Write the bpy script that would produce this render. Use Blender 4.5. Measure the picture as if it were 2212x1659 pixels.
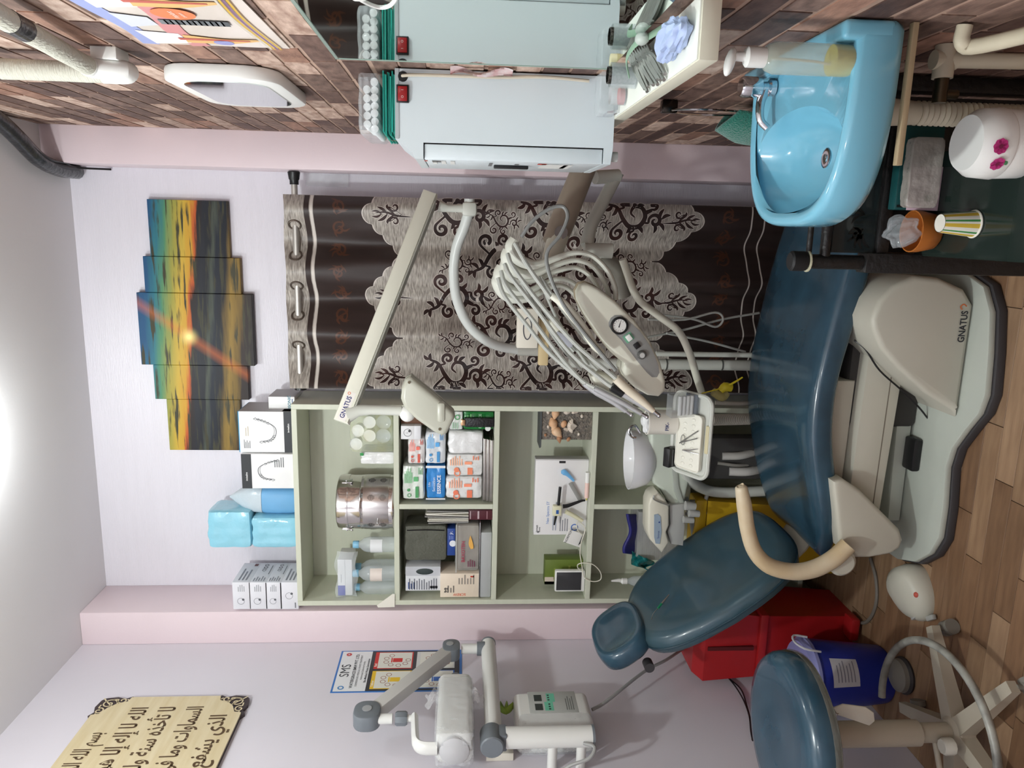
import bpy, bmesh, math, random
import numpy as np
from mathutils import Vector, Matrix, Quaternion
random.seed(7)
scene = bpy.context.scene
COL = scene.collection
for o in list(bpy.data.objects): bpy.data.objects.remove(o)

# ------------------------------------------------------------------ camera, world, exposure
# The photograph was taken with the phone turned on its side: world "up" points to the left edge of the frame.
CAM = Vector((0, 0, 1.55)); FPX = 1650.0
def cam_axes(yaw, pitch, roll):
    f = Vector((-math.sin(yaw)*math.cos(pitch), math.cos(yaw)*math.cos(pitch), -math.sin(pitch)))
    r0 = Vector((math.cos(yaw), math.sin(yaw), 0)); d0 = f.cross(r0)
    return r0*math.cos(roll)+d0*math.sin(roll), d0*math.cos(roll)-r0*math.sin(roll), f
CR, CD, CF = cam_axes(math.radians(11.68), math.radians(3.8), math.radians(-.64))
cd = bpy.data.cameras.new('camera'); cd.sensor_width = 36; cd.lens = FPX/2212*36; cd.clip_start = .02
cam = bpy.data.objects.new('camera', cd); COL.objects.link(cam)
m = Matrix((CD, CR, -CF)).transposed().to_4x4(); m.translation = CAM; cam.matrix_world = m
scene.camera = cam
w = bpy.data.worlds.new('world'); scene.world = w; w.use_nodes = True
w.node_tree.nodes['Background'].inputs[0].default_value = (.8, .85, 1, 1)
w.node_tree.nodes['Background'].inputs[1].default_value = .05
vs = scene.view_settings; vs.view_transform = 'Standard'; vs.look = 'None'; vs.gamma = 1; vs.use_curve_mapping = False
vs.exposure = -0.1
LAMP_WATTS = 8.0       # round ceiling lamp over the chair, just above the frame
LAMP2_WATTS = 72.0      # second ceiling lamp further forward in the room
FILL_LAMP_WATTS = 20.0      # added fill bulb behind the camera, brightens surfaces facing it

XL, XR, YB, YN, ZC = -1.73, .325, 3.21, -.95, 3.095     # room shell

def at(x, y, X=None, Y=None, Z=None):
    """point of the room seen at photo pixel (x, y) on the plane X=, Y= or Z="""
    d = CR*(829.5-y) + CD*(x-1106.0) + CF*FPX
    if Y is not None: t = (Y-CAM.y)/d.y
    elif X is not None: t = (X-CAM.x)/d.x
    else: t = (Z-CAM.z)/d.z
    return CAM + d*t

# ------------------------------------------------------------------ materials
def lin(c):
    return tuple((v/255/12.92 if v/255 <= .04045 else ((v/255+.055)/1.055)**2.4) for v in c)
MATS = {}
def mat(name, c, rough=.5, metal=0, var=0, vscale=8, bump=0, bscale=60, coat=0, alpha=1, trans=0, ior=1.45, emit=0, spec=.5, c2=None, stretch=None, sheen=0, rnd=0):
    if name in MATS: return MATS[name]
    M = bpy.data.materials.new(name); M.use_nodes = True; nt = M.node_tree; b = nt.nodes['Principled BSDF']
    I = b.inputs; I['Base Color'].default_value = (*lin(c), 1); I['Roughness'].default_value = rough; I['Metallic'].default_value = metal
    I['Coat Weight'].default_value = coat; I['Coat Roughness'].default_value = .06; I['Alpha'].default_value = alpha; I['Transmission Weight'].default_value = trans
    I['IOR'].default_value = ior; I['Specular IOR Level'].default_value = spec; I['Sheen Weight'].default_value = sheen
    if emit: I['Emission Color'].default_value = (*lin(c), 1); I['Emission Strength'].default_value = emit
    N = nt.nodes.new; L = nt.links.new
    tc = N('ShaderNodeTexCoord'); src = tc.outputs['Object']
    if stretch:
        mp = N('ShaderNodeMapping'); mp.inputs['Scale'].default_value = stretch; L(src, mp.inputs[0]); src = mp.outputs[0]
    if var or c2:
        n = N('ShaderNodeTexNoise'); n.inputs['Scale'].default_value = vscale; n.inputs['Detail'].default_value = 5; L(src, n.inputs['Vector'])
        r = N('ShaderNodeMapRange'); r.inputs[1].default_value = .3; r.inputs[2].default_value = .7; L(n.outputs['Fac'], r.inputs[0])
        mx = N('ShaderNodeMix'); mx.data_type = 'RGBA'; L(r.outputs[0], mx.inputs[0])
        cc = lin(c); k = lin(c2) if c2 else tuple(v*(1-var) for v in cc)
        mx.inputs[6].default_value = (*k, 1); mx.inputs[7].default_value = (*cc, 1); out = mx.outputs[2]
        if rnd:
            oi = N('ShaderNodeObjectInfo'); hs = N('ShaderNodeHueSaturation'); rr = N('ShaderNodeMapRange')
            rr.inputs[3].default_value = 1-rnd; rr.inputs[4].default_value = 1+rnd; L(oi.outputs['Random'], rr.inputs[0]); L(rr.outputs[0], hs.inputs['Value']); L(out, hs.inputs['Color']); out = hs.outputs[0]
        L(out, I['Base Color'])
    if bump:
        n = N('ShaderNodeTexNoise'); n.inputs['Scale'].default_value = bscale; n.inputs['Detail'].default_value = 4; L(src, n.inputs['Vector'])
        bp = N('ShaderNodeBump'); bp.inputs['Strength'].default_value = bump; bp.inputs['Distance'].default_value = .01
        L(n.outputs['Fac'], bp.inputs['Height']); L(bp.outputs[0], I['Normal'])
    MATS[name] = M
    return M

# ------------------------------------------------------------------ mesh builder
V = Vector
def rot(ax=0, ay=0, az=0): return Matrix.Rotation(math.radians(az), 3, 'Z') @ Matrix.Rotation(math.radians(ay), 3, 'Y') @ Matrix.Rotation(math.radians(ax), 3, 'X')
def frame(U, Vv):
    U = V(U).normalized(); Vv = V(Vv); Vv = (Vv-U*U.dot(Vv)).normalized(); return U, Vv, U.cross(Vv)
FRONT = ((1, 0, 0), (0, 0, 1)); LEFTW = ((0, 1, 0), (0, 0, 1)); RIGHTW = ((0, -1, 0), (0, 0, 1)); TOP = ((1, 0, 0), (0, 1, 0))
def spline(pts, n=8):
    pts = [V(p) for p in pts]
    if len(pts) < 3: return pts
    P = [pts[0]*2-pts[1]]+pts+[pts[-1]*2-pts[-2]]; out = []
    for i in range(1, len(P)-2):
        p0, p1, p2, p3 = P[i-1:i+3]
        for k in range(n):
            t = k/n; out.append(.5*((2*p1)+(p2-p0)*t+(2*p0-5*p1+4*p2-p3)*t*t+(3*p1-p0-3*p2+p3)*t**3))
    out.append(pts[-1]); return out
class B:
    def __init__(s): s.v = []; s.f = []
    def add(s, vs, fs, M=None, o=(0, 0, 0)):
        k = len(s.v); o = V(o)
        for p in vs:
            p = V(p); s.v.append((M @ p if M else p)+o)
        s.f += [tuple(i+k for i in f) for f in fs]; return s
    def bm(s, bm, M=None, o=(0, 0, 0)):
        bm.verts.index_update(); s.add([v.co.copy() for v in bm.verts], [[v.index for v in f.verts] for f in bm.faces], M, o); bm.free(); return s
    def box(s, c, d, bev=0, M=None, seg=2):
        bm = bmesh.new(); bmesh.ops.create_cube(bm, size=1); bmesh.ops.scale(bm, vec=V(d), verts=bm.verts)
        if bev: bmesh.ops.bevel(bm, geom=list(bm.edges), offset=min(bev, min(d)*.49), segments=seg, profile=.5, affect='EDGES')
        return s.bm(bm, M, c)
    def bb(s, a, b, bev=0, seg=2):
        a, b = V(a), V(b); return s.box((a+b)/2, [max(abs(x), 1e-4) for x in (b-a)], bev, None, seg)
    def tube(s, pts, r, n=10, sm=0, cap=True, flat=None):
        pts = spline(pts, sm) if sm else [V(p) for p in pts]; m_ = len(pts)
        rs = r if isinstance(r, (list, tuple)) else [r]*m_
        if len(rs) != m_: rs = [rs[min(int(i/(m_-1)*(len(rs)-1)), len(rs)-2)]*(1-(i/(m_-1)*(len(rs)-1)-min(int(i/(m_-1)*(len(rs)-1)), len(rs)-2)))+rs[min(int(i/(m_-1)*(len(rs)-1)), len(rs)-2)+1]*(i/(m_-1)*(len(rs)-1)-min(int(i/(m_-1)*(len(rs)-1)), len(rs)-2)) for i in range(m_)]
        T = []
        for i in range(m_):
            t = pts[min(i+1, m_-1)]-pts[max(i-1, 0)]; T.append(t.normalized() if t.length > 1e-9 else V((0, 0, 1)))
        u = T[0].orthogonal().normalized()
        if flat is not None:
            u = V(flat[0]); u = (u-T[0]*u.dot(T[0])).normalized()
        vs = []
        for i in range(m_):
            u = (u-T[i]*u.dot(T[i])).normalized(); w_ = T[i].cross(u)
            for k in range(n):
                a = 2*math.pi*k/n; vs.append(pts[i]+u*math.cos(a)*rs[i]*(flat[1] if flat else 1)+w_*math.sin(a)*rs[i])
        fs = [(i*n+k, i*n+(k+1) % n, (i+1)*n+(k+1) % n, (i+1)*n+k) for i in range(m_-1) for k in range(n)]
        if cap: fs += [tuple(range(n-1, -1, -1)), tuple((m_-1)*n+k for k in range(n))]
        return s.add(vs, fs)
    def cyl(s, a, b, r, r2=None, n=20): return s.tube([a, b], [r, r if r2 is None else r2], n)
    def lathe(s, prof, o=(0, 0, 0), n=28, M=None, sx=1, sy=1):
        vs = []; k = len(prof)
        for i in range(n):
            a = 2*math.pi*i/n
            for r, z in prof: vs.append((r*math.cos(a)*sx, r*math.sin(a)*sy, z))
        fs = [(i*k+j, ((i+1) % n)*k+j, ((i+1) % n)*k+j+1, i*k+j+1) for i in range(n) for j in range(k-1)]
        if prof[0][0] > 1e-6: fs.append(tuple(i*k for i in range(n-1, -1, -1)))
        if prof[-1][0] > 1e-6: fs.append(tuple(i*k+k-1 for i in range(n)))
        return s.add(vs, fs, M, o)
    def prism(s, poly, t, o, fr=FRONT, bev=0, seg=2):
        """polygon poly in the plane (o; U, V), thickened by t along U x V"""
        U, W, N = frame(*fr); o = V(o)
        bm = bmesh.new(); vs = [bm.verts.new((a, b, 0)) for a, b in poly]; f = bm.faces.new(vs)
        r = bmesh.ops.extrude_face_region(bm, geom=[f]); nv = [e for e in r['geom'] if isinstance(e, bmesh.types.BMVert)]
        bmesh.ops.translate(bm, vec=(0, 0, t), verts=nv); bmesh.ops.recalc_face_normals(bm, faces=bm.faces)
        if bev:
            es = [e for e in bm.edges if abs(e.verts[0].co.z-e.verts[1].co.z) < 1e-7]
            bmesh.ops.bevel(bm, geom=es, offset=bev, segments=seg, profile=.5, affect='EDGES')
        return s.bm(bm, Matrix((U, W, N)).transposed(), o)
    def loft(s, rings, cap=True, closed=True):
        n = len(rings[0]); vs = [p for r in rings for p in r]; e = n if closed else n-1
        fs = [(i*n+k, i*n+(k+1) % n, (i+1)*n+(k+1) % n, (i+1)*n+k) for i in range(len(rings)-1) for k in range(e)]
        if cap and closed: fs += [tuple(range(n-1, -1, -1)), tuple((len(rings)-1)*n+k for k in range(n))]
        return s.add(vs, fs)
    def grid(s, fn, nu, nv):
        vs = [fn(i/nu, j/nv) for j in range(nv+1) for i in range(nu+1)]
        return s.add(vs, [(j*(nu+1)+i, j*(nu+1)+i+1, (j+1)*(nu+1)+i+1, (j+1)*(nu+1)+i) for j in range(nv) for i in range(nu)])
    def ell(s, c, d, M=None, n=16, sq=1):
        bm = bmesh.new(); bmesh.ops.create_uvsphere(bm, u_segments=n, v_segments=max(6, n*2//3), radius=1)
        for v in bm.verts:
            if sq != 1: v.co = V([math.copysign(abs(x)**sq, x) for x in v.co])
            v.co = V((v.co.x*d[0], v.co.y*d[1], v.co.z*d[2]))
        return s.bm(bm, M, c)
    def stroke(s, pts, w_, fn, sm=6, n=0):
        """flat ribbon along 2-D points, laid onto a surface by fn(a, b) -> 3-D"""
        P = [V((p[0], p[1], 0)) for p in pts]; P = spline(P, sm) if sm else P; m_ = len(P); k = len(s.v)
        for i, p in enumerate(P):
            t = (P[min(i+1, m_-1)]-P[max(i-1, 0)]); t = t.normalized() if t.length > 1e-9 else V((1, 0, 0)); nn = V((-t.y, t.x, 0)); f = i/(m_-1)
            ww = (w_(f) if callable(w_) else w_)/2
            s.v.append(fn(p.x+nn.x*ww, p.y+nn.y*ww)); s.v.append(fn(p.x-nn.x*ww, p.y-nn.y*ww))
        s.f += [(k+2*i+1, k+2*i+3, k+2*i+2, k+2*i) for i in range(m_-1)]; return s
FONTS = {}
def text_mesh(txt, size, ext=0, bold=False, font=None):
    cu = bpy.data.curves.new('lettering', 'FONT'); cu.body = txt; cu.size = size; cu.extrude = ext; cu.align_x = 'CENTER'; cu.align_y = 'CENTER'; cu.resolution_u = 3
    if bold: cu.offset = size*.018
    if font: cu.font = font
    o = bpy.data.objects.new('lettering_tmp', cu); COL.objects.link(o)
    dg = bpy.context.evaluated_depsgraph_get(); me = bpy.data.meshes.new_from_object(o.evaluated_get(dg))
    vs = [v.co.copy() for v in me.vertices]; fs = [tuple(p.vertices) for p in me.polygons]
    bpy.data.objects.remove(o); bpy.data.curves.remove(cu); bpy.data.meshes.remove(me); return vs, fs
def letters(b, txt, size, o, fr=FRONT, off=.0006, ang=0, bold=False, sx=1, font=None):
    vs, fs = text_mesh(txt, size, 0, bold, font); U, W, N = frame(*fr); ca, sa = math.cos(math.radians(ang)), math.sin(math.radians(ang)); o = V(o)
    return b.add([o+U*((v.x*sx)*ca-v.y*sa)+W*((v.x*sx)*sa+v.y*ca)+N*off for v in vs], fs)
def quad(b, o, fr, x0, y0, x1, y1, off=.0005):
    U, W, N = frame(*fr); o = V(o); return b.add([o+U*p+W*q+N*off for p, q in ((x0, y0), (x1, y0), (x1, y1), (x0, y1))], [(0, 1, 2, 3)])
def disc(b, o, fr, x, y, r, off=.0005, n=20, r0=0):
    U, W, N = frame(*fr); o = V(o)
    pt = lambda a, rr: o+U*(x+rr*math.cos(a))+W*(y+rr*math.sin(a))+N*off
    if not r0: return b.add([pt(2*math.pi*i/n, r) for i in range(n)], [tuple(range(n))])
    return b.add([pt(2*math.pi*i/n, q) for q in (r, r0) for i in range(n)], [(i, (i+1) % n, n+(i+1) % n, n+i) for i in range(n)])

# ------------------------------------------------------------------ scene graph
def props(o, label=None, cat=None, group=None, kind=None):
    if label: o['label'] = label
    if cat: o['category'] = cat
    if group: o['group'] = group
    if kind: o['kind'] = kind
    return o
def thing(name, loc, label, cat, group=None, kind=None):
    o = bpy.data.objects.new(name, None); o.empty_display_size = .05; o.location = V(loc); COL.objects.link(o); o['_o'] = list(loc)
    return props(o, label, cat, group, kind)
def origin(p): return V(p['_o']) if p is not None else V((0, 0, 0))
def obj(name, b, m_, parent=None, label=None, cat=None, group=None, kind=None, smooth=True, ang=38, loc=None):
    """link builder b as one mesh object; vertices are given in room coordinates"""
    me = bpy.data.meshes.new(name)
    if parent is not None: o0 = origin(parent)
    elif loc is not None: o0 = V(loc)
    else:
        xs = [v.x for v in b.v]; ys = [v.y for v in b.v]; zs = [v.z for v in b.v]; o0 = V(((min(xs)+max(xs))/2, (min(ys)+max(ys))/2, min(zs)))
    me.from_pydata([v-o0 for v in b.v], [], b.f); me.validate(clean_customdata=False)
    bm = bmesh.new(); bm.from_mesh(me)
    if len(b.f) > 1 and not getattr(b, 'keep', False): bmesh.ops.recalc_face_normals(bm, faces=bm.faces)
    bm.to_mesh(me); bm.free()
    if smooth:
        me.shade_smooth(); me.set_sharp_from_angle(angle=math.radians(ang))
    me.materials.append(m_)
    o = bpy.data.objects.new(name, me); COL.objects.link(o)
    if parent is not None: o.parent = parent; o['_o'] = list(o0)
    else: o.location = o0; o['_o'] = list(o0)
    return props(o, label, cat, group, kind)
def sub(o, name='subsurf', lv=2):
    md = o.modifiers.new(name, 'SUBSURF'); md.levels = lv; md.render_levels = lv; return o
def flat(b): b.keep = True; return b
# ================================================================== the room
M_lav = mat('lavender paint', (223, 218, 226), .38, var=.03, vscale=3, bump=.02, bscale=200)
M_lavb = mat('brushed lavender paint', (225, 221, 229), .3, var=.03, vscale=3, bump=.22, bscale=26, stretch=(1, 1, 14))
M_ceil = mat('ceiling paint', (226, 223, 224), .7, var=.03, vscale=2, bump=.03, bscale=90)
M_pink = mat('pink paint', (230, 212, 217), .4, var=.04, vscale=4, bump=.03, bscale=120)
S = 'structure'
obj('floor', B().bb((XL, YN, -.06), (XR, YB, -.004)), mat('dark floor joint', (70, 52, 40), .8), kind=S)
FLOOR = bpy.data.objects['floor']
obj('ceiling', B().bb((XL, YN, ZC), (XR, YB, ZC+.05)), M_ceil, kind=S)
obj('wall_back', B().bb((XL-.05, YB, -.06), (XR+.05, YB+.05, ZC+.05)), M_lavb, kind=S)
obj('wall_left', B().bb((XL-.05, YN, -.06), (XL, YB, ZC+.05)), M_lav, kind=S)
obj('wall_near', B().bb((XL-.05, YN-.05, -.06), (XR+.05, YN, ZC+.05)), M_lav, kind=S)
WR = obj('wall_right', B().bb((XR, YN, -.06), (XR+.05, YB, ZC+.05)), mat('wallpaper mortar', (188, 158, 140), .75, var=.35, vscale=9), kind=S)
obj('wall_pillar_left', B().bb((XL, 2.965, 0), (-1.587, YB, ZC), .004), M_pink, kind=S)
obj('wall_pillar_right', B().bb((.19, 3.01, 0), (XR, YB, ZC), .004), M_pink, kind=S)
# wood-strip floor: strips run along the room width
def plank_mat(i, c, c2):
    return mat('floor strip %d' % i, c, .42, c2=c2, vscale=5, stretch=(1.2, 9, 1), bump=.05, bscale=40, rnd=.12)
PM = [plank_mat(0, (158, 128, 99), (128, 99, 75)), plank_mat(1, (142, 110, 83), (114, 85, 62)), plank_mat(2, (168, 138, 109), (140, 111, 86))]
pmesh = []
for L_ in (.34, .42, .5):
    for q in range(3):
        b = B().box((0, 0, -.002), (L_-.002, .072, .004), .0008, seg=1)
        o = obj('plank', b, PM[q], FLOOR, smooth=False); o.parent = None; pmesh.append((L_, o.data)); bpy.data.objects.remove(o)
n = 0; y = 1.62
while y < YB and n < 240:
    x = XL-random.random()*.3
    while x < XR and n < 290:
        L_, me = random.choice(pmesh); x0, x1 = x, x+L_
        if x0 > XL and x1 < XR:
            o = bpy.data.objects.new('plank', me); COL.objects.link(o); o.parent = FLOOR; o.location = V(((x0+x1)/2, y, 0)); n += 1
        else:
            c0, c1 = max(x0, XL), min(x1, XR)
            if c1-c0 > .02:
                o = obj('plank', B().bb((c0+.001, y-.036, -.004), (c1-.001, y+.036, 0), .0008, seg=1), random.choice(PM), FLOOR, smooth=False); n += 1
        x = x1
    y += .0735
obj('plank_rows', B().bb((XL, YN, -.004), (XR, 1.62-.037, 0)), PM[0], FLOOR, kind='stuff')
# brick-print wallpaper on the right wall: every brick its own slightly proud piece
BC = [((106, 82, 74), (72, 52, 47)), ((138, 112, 100), (92, 70, 62)), ((200, 174, 158), (142, 112, 98)), ((172, 132, 112), (130, 96, 82)), ((216, 192, 176), (160, 128, 112)), ((122, 96, 86), (84, 62, 55))]
BM = [mat('brick print %d' % i, a, .62, c2=b_, vscale=10, stretch=(1, 2.2, 6), bump=.12, bscale=50, rnd=.16) for i, (a, b_) in enumerate(BC)]
bricks = []; z = .012; row = 0
while z < ZC-.02:
    h = .06; y = .86-(row % 2)*.1-random.random()*.03
    while y < 3.005:
        L_ = random.choice((.13, .2, .23, .25, .22)); y1 = min(y+L_, 3.006)
        if y1-y > .03: bricks.append((max(y, YN), y1-.009, z, min(z+h-.009, ZC-.004)))
        y += L_
    z += h; row += 1
def seen_size(q):
    y = (q[0]+q[1])/2; zz = (q[2]+q[3])/2
    u = XR/y; 
    px = 829.5+0; d = V((XR, y, zz))-CAM; c = d.dot(CF); uu = d.dot(CR)/c*FPX+829.5; vv = d.dot(CD)/c*FPX+1106
    if uu > 1700 or vv < -40 or vv > 2250: return -1/y
    return 1/(y*y)
bricks.sort(key=seen_size, reverse=True)
def brick_geo(b, q):
    y0, y1, z0, z1 = q; j = lambda: random.uniform(-.0022, .0022)
    return b.prism([(-y1+j(), z0+j()), (-(y0+y1)/2, z0+j()), (-y0+j(), z0+j()), (-y0+j(), z1+j()), (-(y0+y1)/2, z1+j()), (-y1+j(), z1+j())], .0022, (XR, 0, 0), RIGHTW)
rest = [B() for _ in BM]
for i, q in enumerate(bricks):
    k = random.choice((0, 0, 1, 1, 2, 3, 4, 5))
    if i < 290:
        if seen_size(q) > 0 or i < 290: obj('brick', brick_geo(B(), q), BM[k], WR, smooth=False)
    else: brick_geo(rest[k], q)
for k, b in enumerate(rest):
    if b.v: obj('brick_courses', b, BM[k], WR, kind='stuff', smooth=False)

# ------------------------------------------------------------------ ceiling lamps
def ceiling_lamp(x, y, watts, label, drop=0, rad=.045):
    t = thing('ceiling_lamp', (x, y, ZC), label, 'lamp', 'ceiling lamps'); zl = ZC-drop
    if drop: obj('ceiling_rose', B().lathe([(.04, 0), (.04, -.012), (.012, -.03), (0, -.03)], (x, y, ZC)), mat('white plastic', (236, 236, 232), .35), t); obj('flex', B().cyl((x, y, ZC-.02), (x, y, zl-.005), .004, n=8), mat('white plastic', (236, 236, 232), .35), t)
    obj('lamp_base', B().lathe([(.06, 0), (.06, -.012), (.05, -.02), (0, -.02)] if not drop else [(.006, 0), (.02, -.006), (.024, -.02), (0, -.02)], (x, y, zl)), mat('white plastic', (236, 236, 232), .35), t)
    obj('diffuser', B().lathe([(.05, -.02), (.052, -.028), (.046, -.044), (.03, -.054), (0, -.058)] if not drop else [(.018, -.02), (.03, -.034), (.034, -.045), (.024, -.056), (0, -.058)], (x, y, zl)), mat('lit diffuser', (255, 252, 248), .4, emit=5), t)
    ld = bpy.data.lights.new('lamp_light', 'POINT'); ld.energy = watts; ld.shadow_soft_size = rad; ld.color = (.93, 1, .985)
    lo = bpy.data.objects.new('lamp_light', ld); COL.objects.link(lo); lo.parent = t; lo.location = (0, 0, -drop-.058-rad-.004); return t
ceiling_lamp(-.72, 2.38, LAMP_WATTS, 'round white ceiling lamp above the dental chair')
ceiling_lamp(-.9, .95, LAMP2_WATTS, 'bulb hanging on a short flex in the middle of the room', .3)
ceiling_lamp(-.6, -.4, FILL_LAMP_WATTS, 'added unseen fill bulb on a short flex nearest the near wall', .3)  # invented bulb out of view, added to soften and lift the frontal light
# ================================================================== back wall: painting, curtain
WHITE = mat('white plastic', (236, 236, 232), .35)
BLACK = mat('black plastic', (24, 24, 26), .35)
STEEL = mat('steel', (200, 200, 202), .25, 1)
CHROME = mat('chrome', (215, 216, 220), .08, 1)
def pr(x0, y0, x1, y1, Y):
    """photo rectangle on the plane Y -> (xmin, xmax, zmin, zmax)"""
    a = at((x0+x1)/2, y1, Y=Y); b = at((x0+x1)/2, y0, Y=Y); c = at(x0, (y0+y1)/2, Y=Y); d = at(x1, (y0+y1)/2, Y=Y)
    return a.x, b.x, d.z, c.z
def painting_mat():
    M = bpy.data.materials.new('sunset sea print'); M.use_nodes = True; nt = M.node_tree; N = nt.nodes.new; L = nt.links.new
    p = nt.nodes['Principled BSDF']; p.inputs['Roughness'].default_value = .5; p.inputs['Specular IOR Level'].default_value = .3
    tc = N('ShaderNodeTexCoord'); sx = N('ShaderNodeSeparateXYZ'); L(tc.outputs['Object'], sx.inputs[0])
    mp = N('ShaderNodeMapping'); mp.inputs['Scale'].default_value = (3.2, 1, 34); L(tc.outputs['Object'], mp.inputs[0])
    no = N('ShaderNodeTexNoise'); no.inputs['Scale'].default_value = 1.6; no.inputs['Detail'].default_value = 6; L(mp.outputs[0], no.inputs['Vector'])
    sl = N('ShaderNodeMath'); sl.operation = 'MULTIPLY_ADD'; sl.inputs[1].default_value = .085; L(sx.outputs[0], sl.inputs[0]); L(sx.outputs[2], sl.inputs[2])
    wob = N('ShaderNodeMath'); wob.operation = 'MULTIPLY_ADD'; wob.inputs[1].default_value = .05; L(no.outputs['Fac'], wob.inputs[0]); L(sl.outputs[0], wob.inputs[2])
    mr = N('ShaderNodeMapRange'); mr.inputs[1].default_value = 0; mr.inputs[2].default_value = .46; L(wob.outputs[0], mr.inputs[0])
    cr = N('ShaderNodeValToRGB'); L(mr.outputs[0], cr.inputs[0]); e = cr.color_ramp.elements
    st = [(0, (22, 20, 22)), (.14, (46, 34, 30)), (.17, (104, 82, 36)), (.25, (142, 114, 50)), (.3, (92, 74, 38)), (.33, (20, 22, 30)), (.4, (26, 32, 44)), (.44, (70, 76, 66)), (.47, (24, 26, 34)), (.53, (32, 34, 42)), (.585, (38, 30, 28)), (.605, (186, 88, 42)), (.635, (200, 152, 50)), (.7, (196, 164, 62)), (.78, (150, 148, 68)), (.85, (82, 136, 98)), (.92, (46, 112, 126)), (1, (34, 80, 120))]
    while len(e) < len(st): e.new(.5)
    for q, (po, c) in zip(e, st): q.position = po; q.color = (*lin(c), 1)
    # dark cloud streaks, only in the sky; fine foam streaks in the sea
    mp2 = N('ShaderNodeMapping'); mp2.inputs['Scale'].default_value = (4, 1, 46); mp2.inputs['Location'].default_value = (3.3, 0, 1.2); L(tc.outputs['Object'], mp2.inputs[0])
    n2 = N('ShaderNodeTexNoise'); n2.inputs['Scale'].default_value = 1.3; n2.inputs['Detail'].default_value = 5; L(mp2.outputs[0], n2.inputs['Vector'])
    m2 = N('ShaderNodeMapRange'); m2.inputs[1].default_value = .54; m2.inputs[2].default_value = .62; L(n2.outputs['Fac'], m2.inputs[0])
    mx = N('ShaderNodeMix'); mx.data_type = 'RGBA'; L(m2.outputs[0], mx.inputs[0]); L(cr.outputs[0], mx.inputs[6]); mx.inputs[7].default_value = (*lin((60, 58, 40)), 1)
    # sun spot and its slanting rays
    def lin2(a, b, c):
        q = N('ShaderNodeMath'); q.operation = 'MULTIPLY_ADD'; q.inputs[1].default_value = a; q.inputs[2].default_value = c; L(sx.outputs[0], q.inputs[0])
        r = N('ShaderNodeMath'); r.operation = 'MULTIPLY_ADD'; r.inputs[1].default_value = b; L(sx.outputs[2], r.inputs[0]); L(q.outputs[0], r.inputs[2]); return r
    def absr(n_, w_):
        a = N('ShaderNodeMath'); a.operation = 'ABSOLUTE'; L(n_.outputs[0], a.inputs[0]); r = N('ShaderNodeMapRange'); r.inputs[1].default_value = 0; r.inputs[2].default_value = w_; r.inputs[3].default_value = 1; r.inputs[4].default_value = 0; L(a.outputs[0], r.inputs[0]); return r
    SX, SZ = -.03, .26
    ray = absr(lin2(.82, -.57, -.82*SX+.57*SZ), .03)
    r2 = N('ShaderNodeMath'); r2.operation = 'MULTIPLY'; r2.inputs[1].default_value = .34; L(ray.outputs[0], r2.inputs[0])
    m3 = N('ShaderNodeMix'); m3.data_type = 'RGBA'; L(r2.outputs[0], m3.inputs[0]); L(mx.outputs[2], m3.inputs[6]); m3.inputs[7].default_value = (*lin((232, 120, 50)), 1)
    cb = N('ShaderNodeCombineXYZ'); cb.inputs[0].default_value = SX; cb.inputs[2].default_value = SZ
    sxz = N('ShaderNodeCombineXYZ'); L(sx.outputs[0], sxz.inputs[0]); L(sx.outputs[2], sxz.inputs[2])
    dd = N('ShaderNodeVectorMath'); dd.operation = 'DISTANCE'; L(sxz.outputs[0], dd.inputs[0]); L(cb.outputs[0], dd.inputs[1])
    ds = N('ShaderNodeMapRange'); ds.inputs[1].default_value = .006; ds.inputs[2].default_value = .05; ds.inputs[3].default_value = 1; ds.inputs[4].default_value = 0; L(dd.outputs['Value'], ds.inputs[0])
    pw = N('ShaderNodeMath'); pw.operation = 'POWER'; pw.inputs[1].default_value = 2; L(ds.outputs[0], pw.inputs[0])
    m4 = N('ShaderNodeMix'); m4.data_type = 'RGBA'; L(pw.outputs[0], m4.inputs[0]); L(m3.outputs[2], m4.inputs[6]); m4.inputs[7].default_value = (*lin((255, 238, 150)), 1)
    L(m4.outputs[2], p.inputs['Base Color']); return M
PMAT = painting_mat()
pan = [(322, 432, 495, 555), (313, 555, 521, 633), (303, 633, 549, 788), (335, 788, 538, 862), (364, 862, 521, 972)]
R_ = [pr(*q, 3.19) for q in pan]; z0 = R_[2][2]; xm = (R_[2][0]+R_[2][1])/2
PT = thing('wall_art', (xm, 3.2, z0), 'stepped five-panel canvas print of an orange sunset over the sea', 'wall art')
for i, (a, b_, c, d) in enumerate(R_):
    ex = .009 if i == 2 else (.005 if i in (1, 3) else 0)
    obj('canvas_panel', B().bb((a+.0006, 3.185-ex, c), (b_-.0006, YB-.001, d), .002), PMAT, PT, smooth=False)

# ---- curtain on its rod
ROD_Z = 2.203; ROD_Y = 3.095
def cxz(x, y, Y=3.075):
    p = at(x, y, Y=Y); return p.x, p.z
P_ = abs(cxz(640, 519)[0]-cxz(640, 650)[0]); XC = cxz(640, 519)[0]
C0, C1 = cxz(640, 836)[0], cxz(640, 420)[0]; CT, CBOT = 2.245, .06
def cur(X, Z, off=0):
    k = min(1, max(0, (CT-Z)/.35)); ph = 2*math.pi*(X-XC)/P_
    y = ROD_Y-.012+.036*math.cos(ph)*(1-.15*k)+.012*k*math.sin(ph*.5+Z*2.1)+.006*k*math.sin(ph*2.3+Z*1.3)
    return V((X, y-off, Z+(.012*math.cos(ph) if Z > CT-.05 else 0)*0))
CUR = thing('eyelet_curtain', ((C0+C1)/2, ROD_Y, CBOT), 'grey and brown scroll-patterned eyelet curtain hanging beside the shelf unit', 'curtain')
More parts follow.
